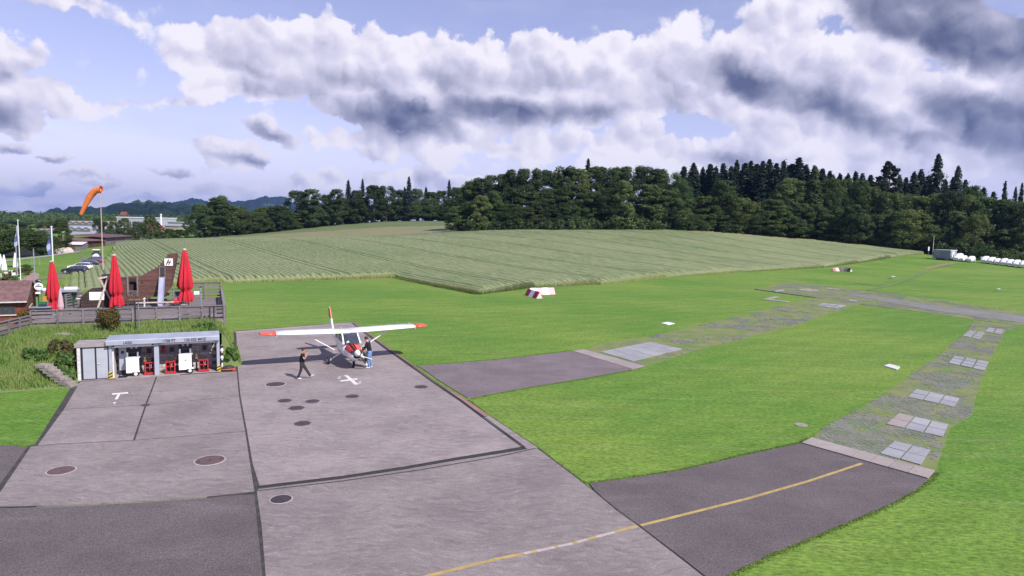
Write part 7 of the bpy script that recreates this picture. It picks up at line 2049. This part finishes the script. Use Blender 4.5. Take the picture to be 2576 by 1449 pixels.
# gazebo tent, hedge, white parasols and beer garden clutter
p = gp(57, 670)
t = thing('gazebo_tent', 'black gazebo tent on the lawn at the far left', 'tent', (p[0], p[1], 0), R(20)); t.scale = (1.0,) * 3
MB().add([(-2, -2, 2.1), (2, -2, 2.1), (2, 2, 2.1), (-2, 2, 2.1), (0, 0, 3.2), (-2, -2, 1.85), (2, -2, 1.85), (2, 2, 1.85), (-2, 2, 1.85)], [(0, 1, 4), (1, 2, 4), (2, 3, 4), (3, 0, 4), (0, 5, 6, 1), (1, 6, 7, 2), (2, 7, 8, 3), (3, 8, 5, 0)]).build('canopy', M['black_cloth'], t)
for sx in (-1, 1):
    for sy in (-1, 1):
        MB().box(sx * 1.95, sy * 1.95, 1.0, 0.06, 0.06, 2.0).build('leg', M['grey_metal'], t)
for k, (px, py) in enumerate(((3, 690), (12, 692), (40, 684))):
    p = gp(px, py, 0.3)
    t = thing('closed_parasol', ['closed white parasol at the very left picture edge', 'closed white parasol second from the left picture edge', 'closed white parasol beside the black gazebo tent'][k], 'parasol', (p[0], p[1], 0.0), 0, 'closed white parasols in the garden')
    MB().loft([[(r_ * (1 + 0.2 * math.cos(6 * a)) * math.cos(a), r_ * (1 + 0.2 * math.cos(6 * a)) * math.sin(a), z) for a in [2 * PI * q / 24 for q in range(24)]] for z, r_ in ((1.0, 0.28), (1.2, 0.30), (2.2, 0.2), (3.2, 0.06))]).build('canopy', M['white'], t)
    MB().tube([(0, 0, 0), (0, 0, 3.3)], 0.03, 6).build('pole', M['grey_metal'], t)
p = gp(62, 690, 0.2)
for k, (px, py, w_, h_, m_, lab) in enumerate(((60, 690, 2.2, 1.1, 'bush_olive', 'trimmed low hedge beside the gazebo tent'), (67, 684, 1.8, 1.2, 'bush_green', 'small green hedge block behind the trimmed low hedge'), (8, 712, 3.0, 1.0, 'bush_olive', 'dark planting in the beer garden at the left edge'), (30, 708, 3.0, 1.0, 'bush_green', 'leafy planting in the beer garden left of the hut roof'), (22, 700, 3.0, 1.1, 'bush_bronze', 'bronze planting in the beer garden behind the hut'))):
    p = gp(px, py, 0.1)
    o = bpy.data.objects.new('hedge', shrub_mesh('hedge', w_, h_, 80 + k, M[m_], 20, 60, 0.10)); COL.objects.link(o); o.location = (p[0], p[1], 0)
    tag(o, lab, 'hedge')
pv_ = setting(drape('path', [(40, 715), (62, 700), (85, 685), (100, 690), (95, 706), (70, 722)], 0.04, plain('paving_red', 190, 150, 145, world=True)))
rq = random.Random(12)
for k, (px, py) in enumerate(((6, 703), (15, 699), (27, 694), (36, 701), (44, 706), (50, 698))):
    p = gp(px, py, 0.1)
    t = thing('garden_chair', 'small garden chair among the planting of the beer garden', 'chair', (p[0], p[1], 0), rq.uniform(0, 6), 'chairs of the beer garden')
    MB().box(0, 0, 0.45, 0.45, 0.45, 0.04).build('seat', M['offwhite'], t)
    MB().box(0, 0.21, 0.70, 0.45, 0.04, 0.5).build('backrest', M['offwhite'], t)
    for sx in (-1, 1):
        for sy in (-1, 1):
            MB().box(sx * 0.19, sy * 0.19, 0.22, 0.04, 0.04, 0.44).build('leg', M['dark'], t)
p = gp(46, 722, 0.2)
for px, lab in ((44, 'thin grey lamp post between the hut and the first flag pole'), (88, 'tall grey lamp post standing behind the second flag pole')):
    p = gp(px, 700 if px < 60 else 712)
    t = thing('street_lamp', lab, 'lamp post', (p[0], p[1], 0), 0, 'grey lamp posts in the garden')
    MB().tube([(0, 0, 0), (0, 0, 4.6)], [0.08, 0.06], 8).build('pole', M['grey_metal'], t)
    MB().box(0, 0, 4.65, 0.18, 0.5, 0.12).build('lamp_head', M['dark'], t)

# ------------------------------------------------------------------ barn, sheds and town buildings
def frame_between(a, b):
    d = np.array(b[:2]) - np.array(a[:2]); L = float(np.linalg.norm(d)); return L, math.atan2(d[1], d[0])
a, b = gp(266, 622.5), gp(331, 616)
L, ang = frame_between(a, b)
t = thing('barn', 'long grey brown barn with vertical boards behind the crop field', 'barn', (a[0], a[1], T(a[0], a[1])), ang)
nb = 26
for k in range(nb):
    MB().box((k + 0.5) * L / nb, 0, 1.15, L / nb - 0.06, 0.08 + 0.02 * (k % 2), 2.3).build('board', M['wood_grey'], t)
MB().box(L / 2, 4.1, 1.1, L, 8.0, 2.2).build('core', M['wood_dark'], t)
MB().loft([[(x, y, z) for y, z in ((-0.7, 2.32), (8.8, 2.9), (8.8, 3.05), (-0.7, 2.47))] for x in (-0.6, L + 0.6)]).build('roof', plain('barn_roof', 120, 85, 88), t)
a, b = gp(205, 626), gp(262, 623)
L, ang = frame_between(a, b)
t = thing('farm_shed', 'dark brown farm shed joined to the left of the barn', 'shed', (a[0], a[1], T(a[0], a[1])), ang)
MB().box(L / 2, 4, 1.0, L, 8, 2.0).build('wall', M['wood_dark'], t)
MB().loft([[(x, y, z) for y, z in ((-0.6, 2.05), (8.6, 2.7), (8.6, 2.85), (-0.6, 2.2))] for x in (-0.5, L + 0.2)]).build('roof', M['roof_brown'], t)
MB().box(L * 0.2, -0.05, 0.85, 1.4, 0.1, 1.7).build('door', M['wood_grey'], t)
MB().box(L * 0.42, -0.06, 1.3, 1.2, 0.12, 0.6).build('window', M['dark'], t)
p = gp(190, 629)
t = thing('lean_to', 'small lean-to with pale roof left of the brown farm shed', 'shed', (p[0], p[1], T(p[0], p[1])), R(10)); t.scale = (0.62,) * 3
MB().box(0, 2, 1.2, 5, 4, 2.4).build('wall', M['wood_grey'], t)
MB().loft([[(x, y, z) for y, z in ((-0.6, 2.4), (4.4, 3.4), (4.4, 3.55), (-0.6, 2.55))] for x in (-2.9, 2.9)]).build('roof', M['offwhite'], t)
MB().box(-0.8, -0.04, 1.0, 1.2, 0.1, 2.0).build('door', M['wood_dark'], t)
for k, (px, py) in enumerate(((150, 636), (160, 635), (172, 635))):
    p = gp(px, py)
    t = tag(MB().loft([[(1.3 * math.cos(q) * s, 0.9 * math.sin(q) * s, z) for q in [2 * PI * i / 10 for i in range(10)]] for s, z in ((1, 0), (0.95, 0.6), (0.6, 1.1), (0.2, 1.35))]).build('log_pile', M['wood_pale'], None, (p[0], p[1], T(p[0], p[1]) - 0.05)), ['small brown heap below the dark columnar tree', 'middle brown heap by the bend of the road', 'right brown heap beside the lean-to'][k], 'heap', 'brown heaps by the road bend')
# silage bales
p0 = yp(365, 610, 236)
for k, (dx, dz) in enumerate([(-3.2, 0), (-2.0, 0), (-0.8, 0), (0.4, 0), (1.6, 0), (2.8, 0), (-2.2, 1.15), (-1.0, 1.15), (0.2, 1.15), (1.4, 1.15)]):
    x = p0[0] + dx * 1.05; z = T(x, 236) + dz
    t = thing('silage_bale', 'white wrapped bale of the %s layer of the stack by the barn' % ('lower' if dz == 0 else 'upper'), 'bale', (x, 236 + (0.3 if dz else 0), z), 0, 'white wrapped bales in %s layer' % ('lower' if dz == 0 else 'upper'))
    MB().loft([[(r_ * math.cos(a), y, 0.62 + r_ * math.sin(a)) for a in [2 * PI * q / 14 for q in range(14)]] for y, r_ in ((-0.6, 0.5), (-0.5, 0.61), (0.5, 0.61), (0.6, 0.5))]).build('wrap', M['white'], t)
    MB().loft([[(r_ * math.cos(a), y, 0.62 + r_ * math.sin(a)) for a in [2 * PI * q / 14 for q in range(14)]] for y, r_ in ((-0.63, 0.2), (-0.60, 0.35))]).build('end_fold', M['offwhite'], t)

def building(label, cat, px0, px1, ptop, pbot, Y, depth, wallm, roofm, nwin=0, rows=1, flat_=True, name='building', teeth=0, group=None):
    a = yp(px0, ptop, Y); b = yp(px1, ptop, Y); lo = yp((px0 + px1) / 2, pbot, Y)
    z0 = min(T(a[0], Y), lo[2]) - 0.5; L = b[0] - a[0]; Hh = (a[2] + b[2]) / 2 - z0
    t = thing(name, label, cat, (a[0], Y, z0), 0, group)
    MB().box(L / 2, depth / 2, Hh / 2, L, depth, Hh).build('wall', wallm, t)
    if teeth:
        w = L / teeth
        for k in range(teeth):
            MB().loft([[(k * w + x, y, Hh + z) for x, z in ((0.05, 0), (w - 0.05, 0), (w - 0.05, 0.3), (w / 2, w * 0.34), (0.05, 0.3))] for y in (-0.4, depth)]).build('gable', wallm, t)
            for sg, x0, x1 in ((1, 0, w / 2), (-1, w, w / 2)):
                MB().loft([[(k * w + x, y, Hh + z) for x, z in ((x0, 0.30), (x1, w * 0.345), (x1, w * 0.345 + 0.4), (x0, 0.7))] for y in (-0.8, depth)]).build('roof', roofm, t)
        MB().box(L / 2, -0.2, Hh * 0.55, L, 0.4, 0.5).build('wall_band', M['grey_metal'], t)
        MB().box(L / 2, -0.2, Hh * 0.98, L, 0.4, 0.4).build('wall_band', M['grey_metal'], t)
    elif flat_:
        MB().box(L / 2, depth / 2, Hh + 0.3, L + 1.0, depth + 1, 0.6).build('roof', roofm, t)
    else:
        MB().loft([[(x, y, Hh + z) for y, z in ((-0.6, 0), (depth / 2, Hh * 0.6), (depth + 0.6, 0))] for x in (-0.5, L + 0.5)]).build('roof', roofm, t)
    for r_ in range(rows if nwin else 0):
        for k in range(nwin):
            wn = MB().box((k + 0.5) * L / nwin, -0.05, Hh * (0.32 + 0.42 * r_ / max(1, rows - 0.5)), L / nwin * 0.55, 0.12, Hh * 0.16).build('window', M['dark_glass'], t)
            MB().box((k + 0.5) * L / nwin, -0.12, Hh * (0.32 + 0.42 * r_ / max(1, rows - 0.5)) - Hh * 0.095, L / nwin * 0.6, 0.1, 0.15).build('sill', M['offwhite'], wn)
    return t
WB = plain('white_wall', 215, 215, 240, k=0.55, rough=0.8); RB = plain('pale_roof', 190, 185, 200, rough=0.8); BB = plain('beige_wall', 190, 180, 165, rough=0.8); RR = plain('red_roof', 150, 85, 80, rough=0.8)
building('white factory hall with a saw tooth roof behind the farm shed', 'factory', 174, 228, 578, 612, 330, 30, WB, RB, 7, 1, name='factory', teeth=3)
building('pale factory wing with sloping roofs left of the columnar tree', 'factory', 94, 135, 582, 612, 340, 30, RB, plain('wing_roof', 165, 150, 160), 4, 1, name='factory', teeth=3)
building('grey roofed halls rising behind the saw tooth factory', 'factory', 170, 236, 563, 590, 420, 40, RB, plain('hall_roof', 175, 160, 165), 6, 1, name='factory', teeth=4)
building('long white flat roofed building above the valley trees', 'building', 294, 398, 548, 572, 560, 30, WB, M['white'], 14, 2)
building('low grey industrial building right of the chimney', 'building', 422, 470, 560, 580, 430, 30, WB, RB, 7, 1)
building('beige hall with pale roof below the dark hillside', 'building', 414, 448, 569, 584, 405, 12, BB, RB, 5, 1)
building('small grey hall right of the low industrial building', 'building', 482, 506, 560, 578, 430, 25, BB, RB, 4, 1)
building('low house with dark flat roof in front of the white building', 'house', 300, 362, 577, 590, 330, 15, BB, M['roof_brown'], 6, 1, name='house')
building('small house with red roof left of the chimney foot', 'house', 362, 382, 576, 588, 335, 12, BB, RR, 2, 1, False, name='house')
building('tiny white house between the trees left of the tall dark clump', 'house', 632, 652, 553, 562, 520, 12, WB, RB, 2, 1, name='house')
building('white house glimpsed right of the tall dark clump', 'house', 574, 596, 556, 566, 520, 12, WB, RB, 2, 1, name='house')
building('pale house on the lower hillside at the left', 'house', 300, 312, 544, 550, 900, 12, WB, RR, 2, 1, False, name='house')
p = yp(406, 585, 400)
t = thing('chimney', 'slender white chimney standing among the valley buildings', 'chimney', (p[0], 400, 0), 0)
top = yp(406, 538, 400)[2]
MB().tube([(0, 0, 0), (0, 0, top)], [0.55, 0.45], 12).build('shaft', M['white'], t)
MB().lathe([(0.6, top - 1.0), (0.6, top - 0.3), (0.4, top)], n=12).build('rim', M['offwhite'], t)

# ------------------------------------------------------------------ container, glider trailers, mast
a, b = gp(2347, 651.5, 0.9), gp(2391, 656.5, 0.9)
a = yp(2347, 652, 214); b = yp(2390, 656.5, 208)
L, ang = frame_between(a, b); za = T(a[0], a[1])
t = thing('site_container', 'grey office container with white window standing by the wood edge', 'container', (a[0], a[1], T(a[0], a[1]) - 0.1), ang)
MB().box(L / 2, 1.2, 1.75, L, 2.4, 2.7).build('body', plain('container_grey', 150, 155, 172, k=0.8, rough=0.5), t)
for k in range(12):
    MB().box((k + 0.5) * L / 12, -0.02, 1.75, L / 12 * 0.5, 0.05, 2.5).build('rib', plain('container_rib', 142, 147, 165, k=0.8) if k == 0 else bpy.data.materials['container_rib'], t)
MB().box(L / 2, 1.2, 3.16, L + 0.15, 2.6, 0.16).build('roof_edge', M['white'], t)
w = MB().box(1.25, -0.06, 2.15, 1.5, 0.08, 1.0).build('window', M['offwhite'], t)
for k in range(2):
    MB().box(0.95 + 0.6 * k, -0.11, 2.15, 0.45, 0.03, 0.7).build('pane', M['dark_glass'], w)
MB().box(L + 0.03, 1.0, 1.9, 0.08, 1.0, 1.9).build('door', M['offwhite'], t)
for k in range(3):
    MB().box(1 + k * (L - 2) / 2, 1.2, 0.25, 0.3, 2.0, 0.4).build('support', M['dark'], t)

def glider_trailer(px, py, Y, rz, label, hump, sc=1.0, fin=False, proto=[None]):
    p = yp(px, py, Y); z = T(p[0], Y)
    t = thing('glider_trailer', label, 'trailer', (p[0], Y, z), rz, 'white glider trailers by the wood edge'); t.scale = (sc * 1.12, sc * 0.62, sc * 1.0)
    # long box along +y away from the viewer; high front hump, low tail towards the viewer (-y)
    secs = []
    for y, hw, zt, zb in ((0.0, 0.62, 1.15, 0.42), (0.12, 0.68, 1.28, 0.40), (2.2, 0.78, 1.62, 0.38), (4.2, 0.86, 2.0 + hump, 0.36), (6.3, 0.88, 2.1 + hump, 0.36), (7.9, 0.80, 1.75 + hump * 0.7, 0.40), (8.6, 0.60, 1.25, 0.45)):
        secs.append([(hw * x, y, zb + (zt - zb) * q) for x, q in ((-0.94, 0), (-1.0, 0.15), (-1.0, 0.55), (-0.86, 0.86), (-0.5, 0.98), (0, 1.0), (0.5, 0.98), (0.86, 0.86), (1.0, 0.55), (1.0, 0.15), (0.94, 0))])
    MB().loft(secs).build('hull', M['white_gloss'], t, smooth=False)
    MB().box(0, -0.02, 0.70, 1.05, 0.03, 0.40).build('tail_panel', M['offwhite'], t)
    for s in (-1, 1):
        MB().beam((s * 0.75, 0.1, 0.62), (s * 0.93, 6.5, 0.78), 0.05, 0.06).build('skirt_line', M['grey_metal'], t)
        MB().box(s * 0.42, -0.05, 0.72, 0.16, 0.05, 0.12).build('tail_light', M['red'], t)
        w_ = MB().loft([[(s * x, 4.3 + r_ * math.cos(a), 0.32 + r_ * math.sin(a)) for a in [2 * PI * q / 14 for q in range(14)]] for x, r_ in ((0.72, 0.30), (0.92, 0.31), (0.93, 0.22))]).build('wheel', M['rubber'], t)
    MB().beam((0, 8.5, 0.5), (0, 10.0, 0.45), 0.1, 0.1).build('tow_bar', M['grey_metal'], t)
    MB().tube([(0, 9.7, 0), (0, 9.7, 0.6)], 0.05, 6).build('jockey_wheel', M['dark'], t)
    if fin:
        MB().box(-0.55, 0.15, 1.65, 0.35, 0.5, 1.0).build('fin_box', M['white'], t, bevel=0.05)
    return t
TR = [(2404, 657.5, 207, -50, 0.5, 1.0, True, 'tall white trailer directly beside the grey container'), (2417, 657.5, 206, -48, 0.15, 0.9, False, 'white trailer in the middle of the left group of three'), (2437, 660, 204, -48, 0.15, 0.9, False, 'white trailer at the right end of the left group of three'),
      (2473, 664, 202, -47, 0.3, 0.95, True, 'first white trailer of the right group with a raised tail box'), (2489, 666, 200, -47, 0.2, 0.95, False, 'second white trailer of the right group beside the raised tail box'), (2506, 668, 198, -42, 0.15, 0.9, False, 'third white trailer from the gap in the right group'), (2521, 669.5, 196, -46, 0.3, 0.95, False, 'fourth white trailer from the gap in the right group'), (2537, 671, 194, -45, 0.2, 0.95, False, 'fifth white trailer from the gap in the right group'), (2553, 673, 192, -46, 0.3, 0.95, False, 'sixth white trailer from the gap near the picture edge'), (2571, 675, 190, -46, 0.3, 0.95, False, 'white trailer cut by the right picture edge')]
for px, py, Y, rz, hp, sc, fin, lab in TR:
    glider_trailer(px, py, Y, R(rz), lab, hp, sc, fin)
p = yp(2346, 640, 215); 
t = thing('antenna_mast', 'thin white antenna mast beside the grey container', 'mast', (p[0], 215, T(p[0], 215)), 0)
MB().tube([(0, 0, 0), (0, 0, 7.4)], [0.09, 0.05], 6).build('pole', M['offwhite'], t)
MB().box(0, 0, 7.4, 0.9, 0.06, 0.06).build('cross_arm', M['grey_metal'], t)
p = yp(2335, 640, 222)
t = thing('sign_post', 'small white sign post left of the antenna mast', 'sign', (p[0], 222, T(p[0], 222)), 0)
MB().tube([(0, 0, 0), (0, 0, 3.4)], 0.06, 6).build('pole', M['grey_metal'], t)
MB().box(0, -0.08, 2.7, 0.5, 0.06, 1.3).build('panel', M['white'], t)
# worn track and long grass strip in the field
setting(drape('track', [(2318, 677, 178), (2336, 680, 176), (2408, 659, 199), (2396, 657.5, 202), (2360, 664, 193)], 0.05, M['dry_grass']))
M['rough_grass'] = mat('rough_grass', (0.075, 0.145, 0.030), (0.105, 0.165, 0.042), 0.8, 0.9, world=True)
setting(drape('grass_strip', [(2176, 726), (2235, 709.5), (2292, 690.5), (2318, 679), (2334, 681), (2300, 694), (2240, 714), (2190, 727.5)], 0.05, M['rough_grass']))
setting(drape('grass_strip', [(2117, 712.2), (2155, 706.4), (2228, 715.4), (2226, 717), (2156, 708.4), (2124, 713)], 0.04, M['rough_grass']))

# ------------------------------------------------------------------ runway corner markers: tent shaped boards
def tent_marker(label, a, b, cols, hgt=0.85, wid=1.0):
    P0, P1 = np.array(a[:2]), np.array(b[:2]); L = float(np.linalg.norm(P1 - P0)); ang = math.atan2(*(P1 - P0)[::-1])
    t = thing('runway_marker', label, 'marker', (P0[0], P0[1], T(P0[0], P0[1])), ang, 'tent shaped runway markers')
    n = len(cols)
    for k, c in enumerate(cols):
        x0, x1 = L * k / n + 0.01, L * (k + 1) / n - 0.01
        mb = MB(); mb.loft([[(x, y, z) for y, z in ((-wid / 2, 0.0), (0.0, hgt), (wid / 2, 0.0))] for x in (x0, x1)])
        mb.build('panel', M[c], t)
    MB().loft([[(x, y, z) for y, z in ((-wid / 2 + 0.06, 0.02), (0, hgt - 0.08), (wid / 2 - 0.06, 0.02))] for x in (-0.02, L + 0.02)]).build('end_board', M['offwhite'], t)
    return t
M['marker_pink'] = plain('marker_pink', 240, 190, 195, k=0.8)
M['marker_red'] = plain('marker_red', 200, 40, 65, k=0.8)
tent_marker('white and faded red tent marker lying along the crop corner', gp(1333, 741), gp(1393, 739.5), ['white', 'marker_pink', 'white', 'marker_pink'])
tent_marker('short red and white tent marker pointing towards the camera', gp(1328, 742.5), gp(1357, 751.5), ['marker_red', 'white', 'marker_red'], 0.85, 0.95)
M['faded_orange'] = plain('faded_orange', 205, 140, 115, k=0.7)
t = tent_marker('weathered orange and white angled marker far out near the crop', gp(2094, 680.5), gp(2115, 679.5), ['faded_orange', 'offwhite', 'wood_brown'], 0.8, 0.9)
t = tent_marker('weathered white marker joined to the orange angled marker', gp(2117, 679.5), gp(2141, 681.5), ['offwhite', 'concrete_wall', 'wood_brown'], 0.8, 0.9)

# ------------------------------------------------------------------ air: even haze box round the whole scene
HZ = 0.00006
hm = bpy.data.materials.new('haze'); hm.use_nodes = True
ht = hm.node_tree; ht.nodes.clear()
pv_n = ht.nodes.new('ShaderNodeVolumePrincipled'); ho = ht.nodes.new('ShaderNodeOutputMaterial')
pv_n.inputs['Color'].default_value = (0.26, 0.45, 1.0, 1); pv_n.inputs['Density'].default_value = HZ; pv_n.inputs['Anisotropy'].default_value = 0.2
ht.links.new(pv_n.outputs[0], ho.inputs['Volume'])
hz = MB().box(0, 6900, 210, 25000, 15000, 500).build('haze', hm)
hz['kind'] = 'stuff'
